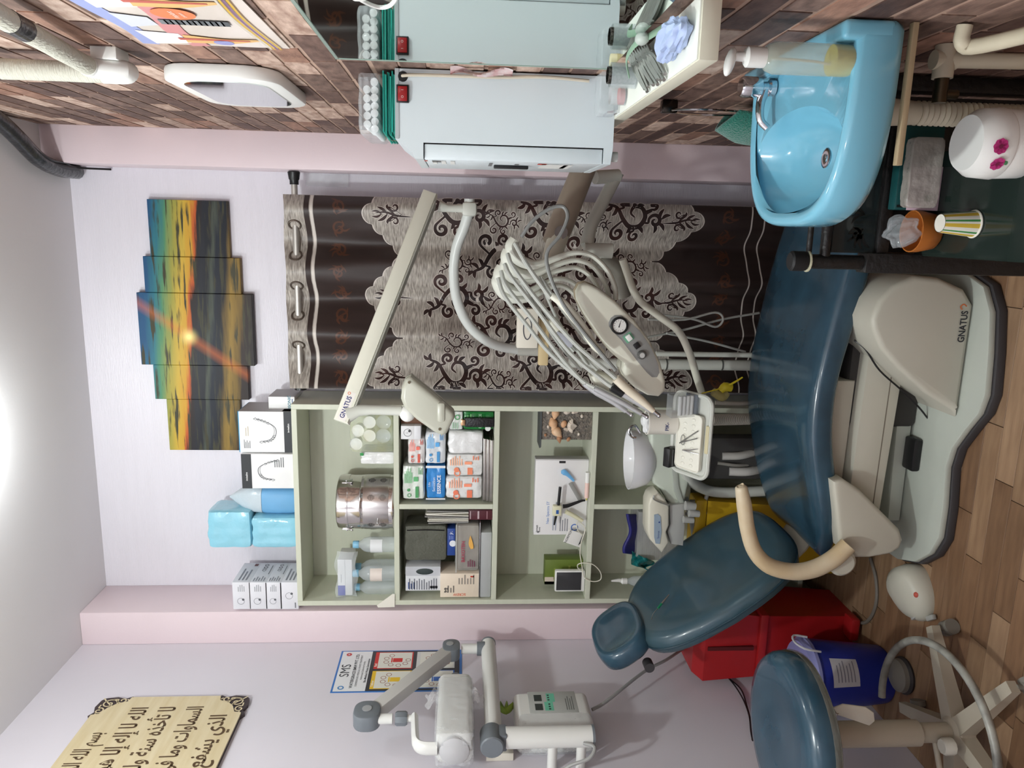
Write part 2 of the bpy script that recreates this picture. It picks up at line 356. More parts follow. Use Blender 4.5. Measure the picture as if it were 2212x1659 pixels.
linen = mat('slub linen', (198, 190, 180), .4, c2=(112, 104, 97), vscale=30, stretch=(1, 1, 9), sheen=.2, bump=.1, bscale=60)
NX = 110
ztop = lambda u: CT+.010*math.cos(2*math.pi*(C0+(C1-C0)*u-XC)/P_)
obj('cloth', flat(B().grid(lambda u, v: cur(C0+(C1-C0)*u, ztop(u)+(CBOT-ztop(u))*v), NX, 70)), linen, CUR)
DK = mat('dark brown satin', (50, 36, 33), .48, var=.25, vscale=6, stretch=(9, 1, 1), sheen=.1)
DK2 = mat('brown print', (84, 52, 38), .42)
PALE = mat('pale outline print', (214, 206, 198), .45)
SCR = mat('black brown scroll print', (30, 22, 22), .45, c2=(64, 38, 34), vscale=9)
zz = lambda x, y=640: cxz(x, y)[1]
PW = abs(cxz(850, 470)[0]-cxz(850, 648)[0]); XT = cxz(850, 463)[0]
def tri(X):                                   # 0 at the tongue tip, 1 in the valley, scalloped
    t = abs(((X-XT)/PW+.5) % 1-.5)*2
    st = 4; f = t*st; k = math.floor(f); r = f-k
    return min(1, (k+1-math.sqrt(max(0, 1-r*r))*1.0)/st*.92+.04*t) if t < .98 else 1
def band(z_a, edge, name, m_, off, n=420):
    b = B(); J = 5
    for i in range(n+1):
        X = C0+.001+(C1-C0-.002)*i/n; za = z_a(X) if callable(z_a) else z_a; zb = edge(X) if callable(edge) else edge
        for j in range(J+1): b.v.append(cur(X, za+(zb-za)*j/J, off))
    b.f = [(i*(J+1)+j, (i+1)*(J+1)+j, (i+1)*(J+1)+j+1, i*(J+1)+j+1) for i in range(n) for j in range(J)]
    return obj(name, flat(b), m_, CUR)
ZT1, ZT2, ZB1, ZB2 = zz(786), zz(872), zz(1508), zz(1405)
top_edge = lambda X: ZT1+(ZT2-ZT1)*tri(X)
bot_edge = lambda X: ZB1+(ZB2-ZB1)*tri(X)
band(zz(684), top_edge, 'dark_band', DK, .0012)
band(bot_edge, CBOT+.001, 'dark_band', DK, .0012)
band(lambda X: top_edge(X)+.001, lambda X: top_edge(X)-.0035, 'piping_line', PALE, .0014)
band(lambda X: bot_edge(X)+.0035, lambda X: bot_edge(X)-.001, 'piping_line', PALE, .0014)
band(zz(664), zz(675), 'dark_stripe', DK, .0012); band(zz(677), zz(683), 'white_stripe', PALE, .0013)
band(zz(1607), zz(1610), 'white_stripe', PALE, .0016); band(zz(1634), zz(1637), 'white_stripe', PALE, .0016); band(zz(1690), zz(1693), 'white_stripe', PALE, .0016)
# scroll print: spirals and leaves laid onto the folded cloth
def spiral(cx, cy, r, a0, turns, sgn, lead=None):
    n_ = int(10*turns)+2; pts = []
    for i in range(n_):
        f = i/(n_-1); rr = r*(1-f*.82); a = a0+sgn*2*math.pi*turns*f; pts.append((cx+rr*math.cos(a), cy+rr*math.sin(a)))
    return ([lead] if lead else [])+pts
def motif(s, b, bo, ox, oz, flip, wk=1.4):
    fl = -1 if flip else 1
    def st(pts, w_, taper=True):
        q = [(ox+fl*x*s, oz+y*s) for x, y in pts]
        q = [(min(max(x, C0+.006), C1-.006), min(max(y, CBOT+.01), CT-.01)) for x, y in q]
        if max(p[0] for p in q)-min(p[0] for p in q) < .004: return
        if taper == 'leaf': wf = lambda f: wk*w_*s*math.sin(math.pi*min(1, f*.95+.04))**.8
        else: wf = lambda f: wk*w_*s*(.2+.95*math.sin(math.pi*min(1, .12+f*.84)))
        bo.stroke(q, lambda f: wf(f)+.0042, lambda x, y: cur(x, y, .0009), 4); b.stroke(q, wf, lambda x, y: cur(x, y, .0015), 4)
    st([(-.42, .95), (-.3, .7), (0, .52), (.22, .3), (.2, .02), (-.05, -.12), (-.3, -.02), (-.33, .2), (-.16, .3), (-.04, .18)], .085)
    st(spiral(.42, .62, .2, 2.6, 1.3, -1, (.05, .5)), .07)
    st(spiral(-.45, .42, .17, .5, 1.25, 1, (-.25, .66)), .065)
    st(spiral(.48, .12, .16, 2.9, 1.2, -1, (.2, .2)), .06)
    st(spiral(.05, -.42, .2, 1.3, 1.3, 1, (.1, -.1)), .07)
    st(spiral(-.4, -.35, .15, .4, 1.2, -1, (-.2, -.08)), .06)
    for (x0, y0, x1, y1) in ((-.42, .95, -.56, 1.12), (-.4, .9, -.62, .92), (-.36, .82, -.2, 1.06), (-.3, .72, -.06, .84), (.2, .3, .42, .36), (.22, .1, .4, -.12), (-.1, -.1, -.22, -.32), (.1, -.5, .32, -.72), (.12, -.4, .4, -.44), (0, -.6, -.12, -.86), (.02, -.55, -.3, -.66), (-.3, .2, -.56, .1), (-.33, .1, -.52, -.1)):
        mx_, my_ = (x0+x1)/2+(y1-y0)*.16, (y0+y1)/2-(x1-x0)*.16; st([(x0, y0), (mx_, my_), (x1, y1)], .075, 'leaf')
bS, bO = B(), B()
k = 0
for r, z_ in enumerate((zz(1000), zz(1095), zz(1190), zz(1285), zz(1372))):
    for j in (-2, -1, 0, 1):
        motif(.14, bS, bO, XT-PW*.5*(r % 2)+PW*j+PW*.02, z_, (r+j) % 2 == 0)
        motif(.075, bS, bO, XT-PW*.5*((r+1) % 2)+PW*j-PW*.06, z_+.012, (r+j) % 2 == 1, 1.05); k += 1
for j in (-2, -1, 0, 1):
    X = XT+PW*j
    for zc, up in ((zz(845), 1), (zz(1462), -1)):
        def leafy(pts, w_):
            q = [(min(max(X+x*.09, C0+.006), C1-.006), zc+up*y*.09) for x, y in pts]
            if max(p[0] for p in q)-min(p[0] for p in q) < .004: return
            wf = lambda f: w_*.09*math.sin(math.pi*min(1, f*.9+.08))
            bO.stroke(q, lambda f: wf(f)+.004, lambda x, y: cur(x, y, .0009), 4); bS.stroke(q, wf, lambda x, y: cur(x, y, .0015), 4)
        leafy([(-.1, -.9), (-.06, -.3), (.08, .2), (.02, .7)], .1)
        for sx_ in (-1, 1):
            leafy(spiral(sx_*.3, -.2, .2, 1.57, 1.1, sx_, (0, -.5)), .09); leafy([(0, .1), (sx_*.2, .3), (sx_*.3, .55)], .13); leafy([(0, -.2), (sx_*.28, .1), (sx_*.42, .1)], .12); leafy([(0, .35), (sx_*.12, .55), (sx_*.1, .8)], .1)
obj('scroll_outline', flat(bO), PALE, CUR, smooth=False, kind='stuff'); obj('scroll_print', flat(bS), SCR, CUR, smooth=False, kind='stuff')
bF = B(); r_ = random.Random(3)
for j in range(9):
    X = C0+.04+(C1-C0-.08)*j/8
    for zc in (zz(735), zz(1560)):
        q = [(X+x*.05, zc+y*.05) for x, y in spiral(0, 0, .55, r_.random()*6, 1.3, r_.choice((-1, 1)))]
        q = [(min(max(x, C0+.004), C1-.004), y) for x, y in q]
        bF.stroke(q, lambda f: .009*math.sin(math.pi*(f*.8+.15)), lambda x, y: cur(x, y, .0017), 4)
        for a in range(5):
            an = r_.random()*6.3; q = [(X, zc), (X+.02*math.cos(an), zc+.025*math.sin(an)), (X+.035*math.cos(an+.5), zc+.045*math.sin(an+.5))]
            bF.stroke([(min(max(x, C0+.004), C1-.004), y) for x, y in q], lambda f: .008*math.sin(math.pi*(f*.9+.08)), lambda x, y: cur(x, y, .0017), 4)
obj('faint_scroll_print', flat(bF), DK2, CUR, smooth=False, kind='stuff')
# eyelet rings where the rod passes through the cloth
ring_m = mat('bronze eyelet', (110, 100, 92), .3, .8)
for kk in range(-4, 5):
    X = XC+P_*kk/2+P_*.25
    if C0+.01 < X < C1-.005:
        b = B(); ph = 2*math.pi*(X-XC)/P_; sl = -.036*math.sin(ph)*2*math.pi/P_; t_ = V((1, sl, 0)).normalized(); y_ = cur(X, ROD_Z).y
        pts = [V((X, y_, ROD_Z))+t_*.023*math.cos(a)+V((0, 0, 1))*.023*math.sin(a) for a in [2*math.pi*i/20 for i in range(21)]]
        obj('eyelet', b.tube(pts, .0042, 8, cap=False), ring_m, CUR)
ROD = thing('curtain_rod', ((C0+C1)/2, ROD_Y, ROD_Z), 'brushed steel curtain rod with black end brackets above the curtain', 'curtain rod')
xr, xl = .188, -.672
obj('pole', B().cyl((xl, ROD_Y, ROD_Z), (xr, ROD_Y, ROD_Z), .0125, n=16), mat('brushed steel', (196, 192, 186), .42, .7), ROD)
Rx = rot(0, 90, 0)
obj('end_bracket', B().lathe([(.02, 0), (.024, .004), (.02, .03), (.017, .034), (.017, .05), (0, .05)], (xr, ROD_Y, ROD_Z), M=rot(0, -90, 0)), BLACK, ROD)
obj('end_bracket', B().lathe([(.024, 0), (.024, .006), (.02, .03), (.017, .034), (.017, .05), (0, .05)], (xl, ROD_Y, ROD_Z), M=rot(0, 90, 0)), BLACK, ROD)
obj('wrapped_film', B().grid(lambda u, v: V((.138+.05*u, 3.195-.004*math.sin(v*14+u*3), zz(748)+(zz(655)-zz(748))*v)), 4, 20), mat('clear film', (235, 238, 242), .15, alpha=.35), None, 'wrinkled clear film hanging between the curtain and pink pillar', 'plastic film')

# ================================================================== shelf unit
SY = 2.95; LAM = mat('pale sage laminate', (206, 209, 190), .45, var=.05, vscale=5, stretch=(1, 1, 8)); T = .021
sx0, sx1, stop = -1.555, -.700, 2.213
z2 = at(851, 1090, Y=SY).z; z3 = at(1065, 1090, Y=SY).z; z4 = at(1273, 1090, Y=SY).z; z5 = .62; xd = at(965, 1095, Y=SY).x
SU = thing('shelf_unit', ((sx0+sx1)/2, 3.07, 0), 'pale sage open shelf unit with cubbyholes standing against the back wall', 'shelf')
def board(name, a, b): obj(name, B().bb(a, b, .0012, 1), LAM, SU, smooth=False)
board('side_panel', (sx0, SY, 0), (sx0+T, 3.2, stop)); board('side_panel', (sx1-T, SY, 0), (sx1, 3.2, stop))
board('back_panel', (sx0+T, 3.19, 0), (sx1-T, 3.2, stop-T))
for n_, zt in (('top_board', stop), ('shelf_board', z2), ('shelf_board', z3), ('shelf_board', z4), ('shelf_board', z5), ('shelf_board', .1)):
    board(n_, (sx0+T, SY+.0005, zt-T), (sx1-T, 3.19, zt))
board('divider', (xd-T/2, SY+.001, z3), (xd+T/2, 3.19, z2-T)); board('divider', (xd-T/2, SY+.001, z5), (xd+T/2, 3.19, z4-T)); board('divider', (xd-T/2, SY+.001, .1), (xd+T/2, 3.19, z5-T))
z2, z3, z4, z5 = z2+.0008, z3+.0008, z4+.0008, z5+.0008      # goods stand a hair clear of the boards
# ================================================================== goods on the shelves
PC = {}
def pcol(c): return mat('print %d %d %d' % tuple(c), c, .5)
INK = (58, 58, 62)
def prints(parent, rect, Y, items, fr=FRONT, name='print'):
    """flat print on a front face; item coordinates run 0..1 across and up the face"""
    a, b_, c, d = rect; W, H = b_-a, d-c; by = {}
    o = V((a, Y, c)) if fr is FRONT else V(Y)
    for it in items:
        k, colr = it[0], tuple(it[-1]); b = by.setdefault(colr, flat(B()))
        if k == 'q': quad(b, o, fr, it[1]*W, it[2]*H, it[3]*W, it[4]*H, .0007)
        elif k == 't': letters(b, it[1], it[4]*H, o+frame(*fr)[0]*it[2]*W+frame(*fr)[1]*it[3]*H, fr, .0009, it[5] if len(it) > 6 else 0, bold=len(it[1]) > 2)
        elif k == 'l':
            r = random.Random(hash(it[1:5]) & 255); n = it[5]
            for i in range(n):
                y = it[2]+(it[4]-it[2])*(i+.25)/n; quad(b, o, fr, it[1]*W, y*H, (it[1]+(it[3]-it[1])*r.uniform(.6, 1))*W, (y+(it[4]-it[2])/n*.45)*H, .0007)
        elif k == 'd': disc(b, o, fr, it[1]*W, it[2]*H, it[3]*H, .0006 if len(it) < 6 else .0008)
        elif k == 'r': disc(b, o, fr, it[1]*W, it[2]*H, it[3]*H, .0007, r0=it[4]*H)
    for cc, b in by.items(): obj(name, b, pcol(cc), parent, smooth=False, kind='stuff')
def clampx(a, b_, z):
    if z > stop-.01: return a, b_
    a, b_ = max(a, sx0+T+.002), min(b_, sx1-T-.002)
    if z3-.01 < z < z2-.02:
        if (a+b_)/2 > xd: a = max(a, xd+T/2+.001)
        else: b_ = min(b_, xd-T/2-.001)
    return a, b_
def carton(name, rect, Y, depth, c, label, cat, items=(), group=None, bev=.0015, rough=.45, zb=None, m_=None, side=None, sfr=((0, 1, 0), (0, 0, 1))):
    a, b_, z0, z1 = pr(*rect, Y)
    if zb is not None: z0 = zb
    a, b_ = clampx(a, b_, z0)
    t = thing(name, ((a+b_)/2, Y+depth/2, z0), label, cat, group)
    obj('carton', B().bb((a, Y, z0), (b_, Y+depth, z1), bev), m_ or mat('card %d %d %d' % tuple(c), c, rough, var=.04, vscale=12), t)
    if items: prints(t, (a, b_, z0, z1), Y, items)
    if side: prints(t, (0, depth, z0, z1), (b_, Y, z0), side, ((0, 1, 0), (0, 0, 1)))
    return t, (a, b_, z0, z1)
def pillow(b, a, b_, Y0, Y1, z0, z1, puff=.12, n=10, seed=0, e=.22):
    r = random.Random(seed); ph = [r.uniform(0, 6) for _ in range(6)]
    c = V(((a+b_)/2, (Y0+Y1)/2, (z0+z1)/2)); h = V(((b_-a)/2, (Y1-Y0)/2, (z1-z0)/2)); bm = bmesh.new(); bmesh.ops.create_cube(bm, size=2)
    bmesh.ops.subdivide_edges(bm, edges=bm.edges[:], cuts=n-1, use_grid_fill=True)
    for v in bm.verts:
        p = v.co; q = V([math.copysign(1-(1-abs(x))**1, x) for x in p]); L_ = max(abs(q.x)**12+abs(q.y)**12+abs(q.z)**12, 1e-9)**(1/12)
        s_ = q/L_*1.0; w_ = 1+.025*math.sin(4*s_.x+ph[0])*math.sin(5*s_.z+ph[1])+.02*math.sin(9*s_.x+ph[2]+3*s_.y)+.015*math.sin(11*s_.z+ph[3])
        v.co = V((s_.x*h.x, s_.y*h.y*w_, s_.z*h.z*(1 if s_.z < -.9 else w_)))
    return b.bm(bm, None, c)
def pack(name, rect, Y, depth, c, label, cat, items=(), group=None, seed=0, zb=None, rough=.22, m_=None):
    a, b_, z0, z1 = pr(*rect, Y)
    if zb is not None: z0 = zb
    a, b_ = clampx(a, b_, z0)
    t = thing(name, ((a+b_)/2, Y+depth/2, z0), label, cat, group)
    obj('wrapper', pillow(B(), a+.001, b_-.001, Y+.004, Y+depth, z0, z1-.0005, seed=seed), m_ or mat('film %d %d %d' % tuple(c), c, rough, var=.06, vscale=14, bump=.35, bscale=45), t)
    if items: prints(t, (a, b_, z0, z1), Y-.0005, items)
    return t, (a, b_, z0, z1)
CLEAR = mat('clear plastic', (225, 232, 236), .12, alpha=.28, bump=.4, bscale=40)
CLEARG = mat('clear bottle plastic', (222, 230, 234), .08, alpha=.34)
# ---- on top of the unit
zt = [stop+q*.0 for q in range(4)]
mr = [(605, 1258, 640, 1316), (573.5, 1258, 605, 1316), (538, 1258, 573.5, 1316), (502.5, 1258, 538, 1316)]
zs = stop
for i, (q, wl) in enumerate(zip(mr, ('bottom box of the stacked grey white mask boxes on the shelf unit', 'second from bottom of the stacked grey white mask boxes', 'third from bottom of the stacked grey white mask boxes', 'topmost of the stacked grey white mask boxes on the shelf unit'))):
    a, b_, z0, z1 = pr(*q, 2.965); h = z1-z0
    cx_ = .72 if i in (0, 3) else .3
    it = [('r', .3 if i else .55, .55, .2, .18, (120, 122, 128)), ('d', .36 if i else .6, .42, .07, (84, 86, 92)), ('l', .66, .3, .92, .72, 4, (166, 168, 174))] if i else [('r', .5, .5, .2, .18, (120, 122, 128)), ('d', .58, .36, .07, (84, 86, 92)), ('l', .05, .1, .3, .25, 1, (120, 122, 128))]
    sd = [('l', .06, .15, .3, .85, 5, (150, 152, 160)), ('t', 'CE', .62, .5, .3, INK), ('r', .75, .5, .12, .08, INK), ('r', .87, .5, .12, .08, INK), ('l', .4, .1, .95, .2, 1, (120, 122, 128))] if i in (1, 2) else [('l', .1, .2, .8, .8, 3, (140, 142, 150)), ('q', .82, .1, .94, .3, (110, 72, 74))]
    t, _ = carton('mask_box', q, 2.965, .185, (226, 226, 232), wl, 'box', it, 'stacked mask boxes', zb=zs, side=sd); zs = zs+h+.0006
BL = mat('blue towel pack', (142, 204, 224), .2, var=.05, vscale=9, bump=.5, bscale=22, coat=.6)
t, _ = pack('towel_pack', (541, 1119, 637, 1186), 2.98, .17, (128, 205, 232), 'lower of two sky blue film-wrapped towel packs beside the mask boxes', 'towel pack', group='blue towel packs', seed=1, zb=stop, m_=BL)
a, b_, z0, z1 = pr(445, 1104, 541, 1186, 2.985)
t, _ = pack('towel_pack', (445, 1106, 541, 1186), 2.985, .16, (128, 205, 232), 'upper of two sky blue film-wrapped towel packs beside the mask boxes', 'towel pack', group='blue towel packs', seed=2, zb=_[3], m_=BL)
a, b_, z0, z1 = pr(484, 1056, 637, 1118, 3.0); z0 = stop
t = thing('cotton_bag', ((a+b_)/2, 3.08, z0), 'translucent plastic bag with a blue lower half and pinched top', 'bag')
ell_ = lambda z, kx, ky: [V(((a+b_)/2+(b_-a)/2*kx*math.copysign(abs(math.cos(q))**.6, math.cos(q)), 3.08+.075*ky*math.copysign(abs(math.sin(q))**.6, math.sin(q)), z)) for q in [2*math.pi*i/24 for i in range(24)]]
H_ = z1-z0
obj('blue_contents', B().loft([ell_(z0+H_*f, k, k) for f, k in ((0, .9), (.03, .97), (.3, 1), (.44, .97), (.5, .93))]), mat('blue cotton', (112, 170, 214), .5, var=.08, vscale=20), t)
obj('film', B().loft([ell_(z0+H_*f, k, k2) for f, k, k2 in ((.502, .95, .95), (.62, .92, .9), (.74, .78, .7), (.86, .5, .4), (.95, .2, .16), (1, .05, .06))]), mat('milky film', (196, 208, 216), .22, var=.1, vscale=10, bump=.4, bscale=30), t)
def aligner(t, r_, Y, flipped):
    a, b_, z0, z1 = r_; W, H = b_-a, z1-z0; b = flat(B()); f = lambda x, y: V((a+x*W, Y-.0008, z0+(1-y if flipped else y)*H))
    c1 = [(.25, .42), (.3, .6), (.45, .68), (.62, .66), (.75, .5), (.82, .32)]; b.stroke(c1, .004/W*.5, f)
    b.stroke([(x+.02, y-.035) for x, y in c1], .002/W*.5, f)
    for i in range(16):
        u_ = i/15; p = spline([V((x, y, 0)) for x, y in c1], 6); q = p[int(u_*(len(p)-1))]
        if i < 6 or i > 10: b.stroke([(q.x-.03, q.y), (q.x, q.y-.05), (q.x+.03, q.y)], .010, f, 3)
    obj('aligner_drawing', b, pcol((90, 92, 96)), t, smooth=False)
wht = (236, 236, 236)
t, r_ = carton('aligner_box', (517, 889, 633, 977), 2.975, .16, wht, 'white box with black bottom band and blue top edge on the shelf unit', 'box', [('q', 0, 0, 1, .17, (40, 42, 46)), ('t', 'invisalign', .6, .085, .05, (230, 230, 230)), ('d', .3, .085, .025, (230, 230, 230)), ('l', .1, .8, .32, .93, 5, (110, 112, 116)), ('l', .4, .82, .7, .9, 2, (196, 186, 168))], 'boxes with drawn dental aligners', zb=stop, side=[('q', 0, 0, 1, 1, (176, 176, 178)), ('q', .02, .04, .4, .2, (120, 120, 124))])
a, b_, z0, z1 = r_; obj('blue_top', B().bb((a, 2.9752, z1), (b_, 3.135, z1+.003)), pcol((52, 150, 196)), t); aligner(t, r_, 2.975, True)
t, r_ = carton('aligner_box', (522, 981, 636, 1055), 2.965, .15, wht, 'white box with black top band beside the translucent bag', 'box', [('q', 0, .81, 1, 1, (40, 42, 46)), ('t', 'invisalign', .35, .905, .05, (230, 230, 230)), ('d', .12, .905, .025, (230, 230, 230)), ('l', .62, .18, .92, .38, 5, (110, 112, 116))], 'boxes with drawn dental aligners', zb=stop)
aligner(t, r_, 2.965, False)
carton('small_carton', (580, 857, 629, 888), 3.02, .14, (240, 240, 240), 'small white carton with teal lettering at the curtain end of the shelf unit', 'box', [('t', 'BIOSONIC', .45, .2, .16, (40, 120, 140)), ('l', .1, .06, .9, .12, 1, (60, 90, 140))], zb=stop, side=[('q', 0, 0, 1, 1, (190, 190, 192))])

# ---- top cubby: drum, bottles, cups
dl, dr = at(790, 1150, Y=3.06).x, at(790, 1017, Y=3.06).x; dx, R0 = (dl+dr)/2, (dr-dl)/2-.004; dz1 = at(728, 1085, Y=3.0).z; DH = dz1-z2; DY = 3.065
R0 = min(R0, .112)
DR = thing('sterilizing_drum', (dx, DY, z2), 'round polished steel sterilizing drum with a clasped lid in the top cubby', 'drum')
SH = mat('polished steel', (208, 204, 202), .13, 1, var=.05, vscale=5, stretch=(1, 1, 14))
obj('body', B().lathe([(0, 0), (R0*1.0, 0), (R0*1.02, .006), (R0, .012), (R0, DH*.56), (R0*1.02, DH*.58), (R0, DH*.6), (R0, DH*.8)], (dx, DY, z2+.001), 48), SH, DR)
lid = obj('lid', B().lathe([(R0*1.025, DH*.8), (R0*1.03, DH*.82), (R0*1.02, DH*.84), (R0*1.02, DH*.93), (R0*.99, DH*.985), (R0*.94, DH), (0, DH)], (dx, DY, z2), 48), SH, DR)
obj('sliding_band', B().lathe([(R0*1.012, DH*.1), (R0*1.016, DH*.11), (R0*1.016, DH*.53), (R0*1.012, DH*.54)], (dx, DY, z2), 48), mat('satin steel', (196, 192, 190), .24, 1), DR)
for an in (-126, -62, -20, -165):
    for hz in (.2, .4):
        b = B(); an_ = math.radians(an); cR = math.cos(an_); sR = math.sin(an_); nrm = V((cR, sR, 0)); tg = V((-sR, cR, 0)); p = V((dx, DY, z2+DH*hz))+nrm*R0*1.019
        for i in range(-3, 4):
            for j in range(-3, 4):
                if i*i+j*j <= 10: b.ell(p+tg*i*.0036+V((0, 0, j*.0042)), (.0013, .0013, .0013), n=6)
        obj('vent_perforation', b, mat('dark hole', (40, 38, 38), .6), DR, kind='stuff')
for an in (-150, -25):
    nrm = V((math.cos(math.radians(an)), math.sin(math.radians(an)), 0)); M_ = Matrix((V((-nrm.y, nrm.x, 0)), nrm, V((0, 0, 1)))).transposed(); p = V((dx, DY, z2+DH*.84))+nrm*(R0*1.03)
    c = obj('clasp', B().box(p, (.018, .006, .036), .001, M_).box(p+V((0, 0, -.02))+nrm*.003, (.024, .006, .008), .001, M_), STEEL, DR); obj('rivet', B().ell(p+nrm*.004, (.004, .004, .004), n=8), CHROME, c)
nrm = V((math.cos(math.radians(-112)), math.sin(math.radians(-112)), 0)); p = V((dx, DY, z2+DH*.28))+nrm*R0*1.02
obj('slide_knob', B().cyl(p, p+nrm*.012, .003).ell(p+nrm*.014, (.004, .004, .004), n=8), STEEL, DR)
BLC = mat('light blue cap', (132, 186, 214), .35)
def bottle(x, y, h, r, label, lab=True, cap=BLC):
    t = thing('water_bottle', (x, y, z2), label, 'bottle', 'clear water bottles in the top cubby')
    obj('body', B().lathe([(0, .001), (r*.9, .001), (r, .006), (r, h*.3), (r*.96, h*.33), (r, h*.36), (r, h*.62), (r*.85, h*.74), (r*.45, h*.83), (r*.42, h*.87), (0, h*.87)], (x, y, z2), 20), CLEARG, t)
    c = obj('cap', B().lathe([(r*.46, h*.86), (r*.48, h*.87), (r*.48, h*.98), (r*.42, h), (0, h)], (x, y, z2), 20), cap, t)
    if lab:
        b = B(); n_ = 10
        for i in range(n_+1):
            a = math.radians(-150+120*i/n_); b.v += [V((x+r*1.01*math.cos(a), y+r*1.01*math.sin(a), z2+h*.3)), V((x+r*1.01*math.cos(a), y+r*1.01*math.sin(a), z2+h*.58))]
        b.f = [(2*i, 2*i+2, 2*i+3, 2*i+1) for i in range(n_)]; obj('paper_label', flat(b), pcol((226, 228, 230)) if lab == 1 else pcol((226, 214, 206)), t)
    return t
bz = z2
for y_, Yb, lb, l in ((1176, 3.02, 'clear water bottle with a blue cap nearest the steel drum', 1), (1224, 3.08, 'clear water bottle with a blue cap standing second from the drum', 0), (1238, 3.0, 'clear water bottle with an orange printed label in the top cubby', 2), (1268, 3.03, 'clear water bottle with a blue cap at the pillar end of the top cubby', 0)):
    p = at(800, y_, Y=Yb); bottle(p.x, Yb, .176, .033, lb, l)
a, b_, z0, z1 = pr(716, 1209, 750, 1298, 2.99); z0 = z2+.1775; a = max(a, sx0+T+.004)
t = thing('glove_box', ((a+b_)/2, 3.05, z0), 'small white box with a blue corner lying across the bottle tops', 'box')
obj('carton', B().bb((a, 2.99, z0), (b_, 3.11, z0+.06), .002), mat('card white', (232, 233, 236), .4), t)
prints(t, (a, b_, z0, z0+.06), 2.99, [('q', 0, .5, .28, 1, (56, 66, 176)), ('q', 0, .48, 1, .5, (180, 182, 188)), ('l', .36, .72, .7, .8, 1, (170, 172, 180))])
obj('film', B().grid(lambda u, v: V((max(a-.01, sx0+T+.003)+(b_-a+.04)*u, 2.982+.006*math.sin(9*u+5*v), z0-.02+.085*v+.006*math.sin(11*u))), 14, 6), CLEAR, t)
p = at(830, 1305, Y=2.94); obj('folded_paper', B().prism([(-.028, -.003), (.03, -.004), (.031, .005), (-.02, .07), (-.03, .065)], .0015, V((p.x+.012, 2.9465, z2+.002)), FRONT), mat('paper', (232, 228, 216), .7), None, 'folded cream paper leaning over the shelf edge beside the bottles', 'paper')
CUPW = mat('white paper cup', (238, 238, 234), .5)
def lying_cup(p, r, L_, label, m_, stripe=None):
    t = thing('paper_cup', (p.x, p.y, p.z-r), label, 'cup', 'cups bagged in the top cubby'); M_ = rot(90, 0, 0)
    obj('shell', B().lathe([(r*.97, 0), (r*1.02, .001), (r*1.02, .004), (r*.97, .003), (r*.72, -L_), (0, -L_), (0, -L_+.003), (r*.69, -L_+.003), (r*.94, -.001)], p, 20, M_), m_, t)
cc = [((798, 912), 'white paper cup lying nearest the lamp neck in the cup bag', .025), ((773, 930), 'white paper cup lying highest in the cup bag', .025), ((798, 941), 'white paper cup lying in the middle of the cup bag', .025), ((769, 959), 'white paper cup lying at the drum end of the cup bag', .025)]
for (x, y), lb, r in cc: lying_cup(at(x, y, Y=2.985), r, .06, lb, CUPW)
for (x, y), lb in (((829, 912), 'clear plastic cup lying low at the curtain side of the cup bag'), ((828, 941), 'clear plastic cup lying low in the middle of the cup bag')): lying_cup(at(x, y, Y=2.99), .029, .06, lb, CLEARG)
p = at(800, 930, Y=3.0); q = pr(756, 890, 850, 975, 3.0)
bagm = mat('printed film bag', (226, 226, 170), .15, alpha=.3, c2=(214, 226, 222), vscale=18, bump=.6, bscale=30)
obj('cup_bag', pillow(B(), q[0], q[1], 2.975, 3.13, z2+.0005, q[3], seed=5), bagm, None, 'yellow striped clear bag full of paper cups in the top cubby', 'bag')
q = pr(780, 963, 850, 1000, 2.99)
t, _ = pack('cotton_pack', (778, 977, 850, 1004), 2.99, .13, (232, 233, 232), 'white crinkled cotton pack between the cup bag and steel drum', 'pack', [('q', .72, .9, .95, 1.0, (40, 140, 70))], seed=8, zb=z2)

# ---- second row, pillar side
Y2 = 2.965
t, r1 = carton('document_case', (1037, 1150, 1064, 1298), Y2, .2, (176, 178, 178), 'flat grey case lying on the shelf under the pile of boxes', 'case', bev=.006, zb=z3)
zp = r1[3]+.0008
a, b_ = r1[0], at(1034, 1128, Y=Y2).x
obj('steel_sheet', B().bb((a, Y2-.004, zp), (b_, Y2+.2, zp+.003), .0005), STEEL, None, 'thin steel sheet lying on the grey case', 'tray'); zp += .0035
t, r2 = carton('cream_carton', (951, 1239, 1031, 1290), Y2, .12, (236, 220, 200), 'cream medicine carton with a red square standing on the steel sheet', 'carton', [('t', 'SCREW', .12, .5, .1, 90, (220, 120, 90)), ('l', .2, .62, .5, .9, 4, (120, 112, 104)), ('l', .55, .1, .95, .55, 6, (150, 140, 130)), ('q', .84, .12, .9, .22, (196, 60, 40)), ('t', '3.2', .3, .85, .12, (70, 66, 62))], zb=zp)
t, r3 = carton('glasses_carton', (876, 1224, 951, 1276), Y2+.01, .12, (226, 228, 232), 'white carton showing dark goggles standing on the cream carton', 'carton', [('q', .62, 0, 1, 1, (196, 198, 204)), ('l', .05, .08, .55, .92, 12, (120, 122, 132)), ('q', .1, .08, .2, .3, (60, 60, 66)), ('l', .08, .72, .4, .95, 3, (70, 90, 150))], zb=r2[3])
a, b_, z0, z1 = r3; b = B().ell((a+(b_-a)*.8, Y2+.009, z0+(z1-z0)*.45), ((b_-a)*.13, .002, (z1-z0)*.25), n=14); obj('goggle_picture', b, pcol((52, 62, 62)), t)
q = pr(983, 1134, 1033, 1237, Y2)
t = thing('zip_pouch', ((q[0]+q[1])/2, Y2+.06, zp), 'clear zip pouch with red lettering and a yellow leaf-shaped sticker', 'pouch')
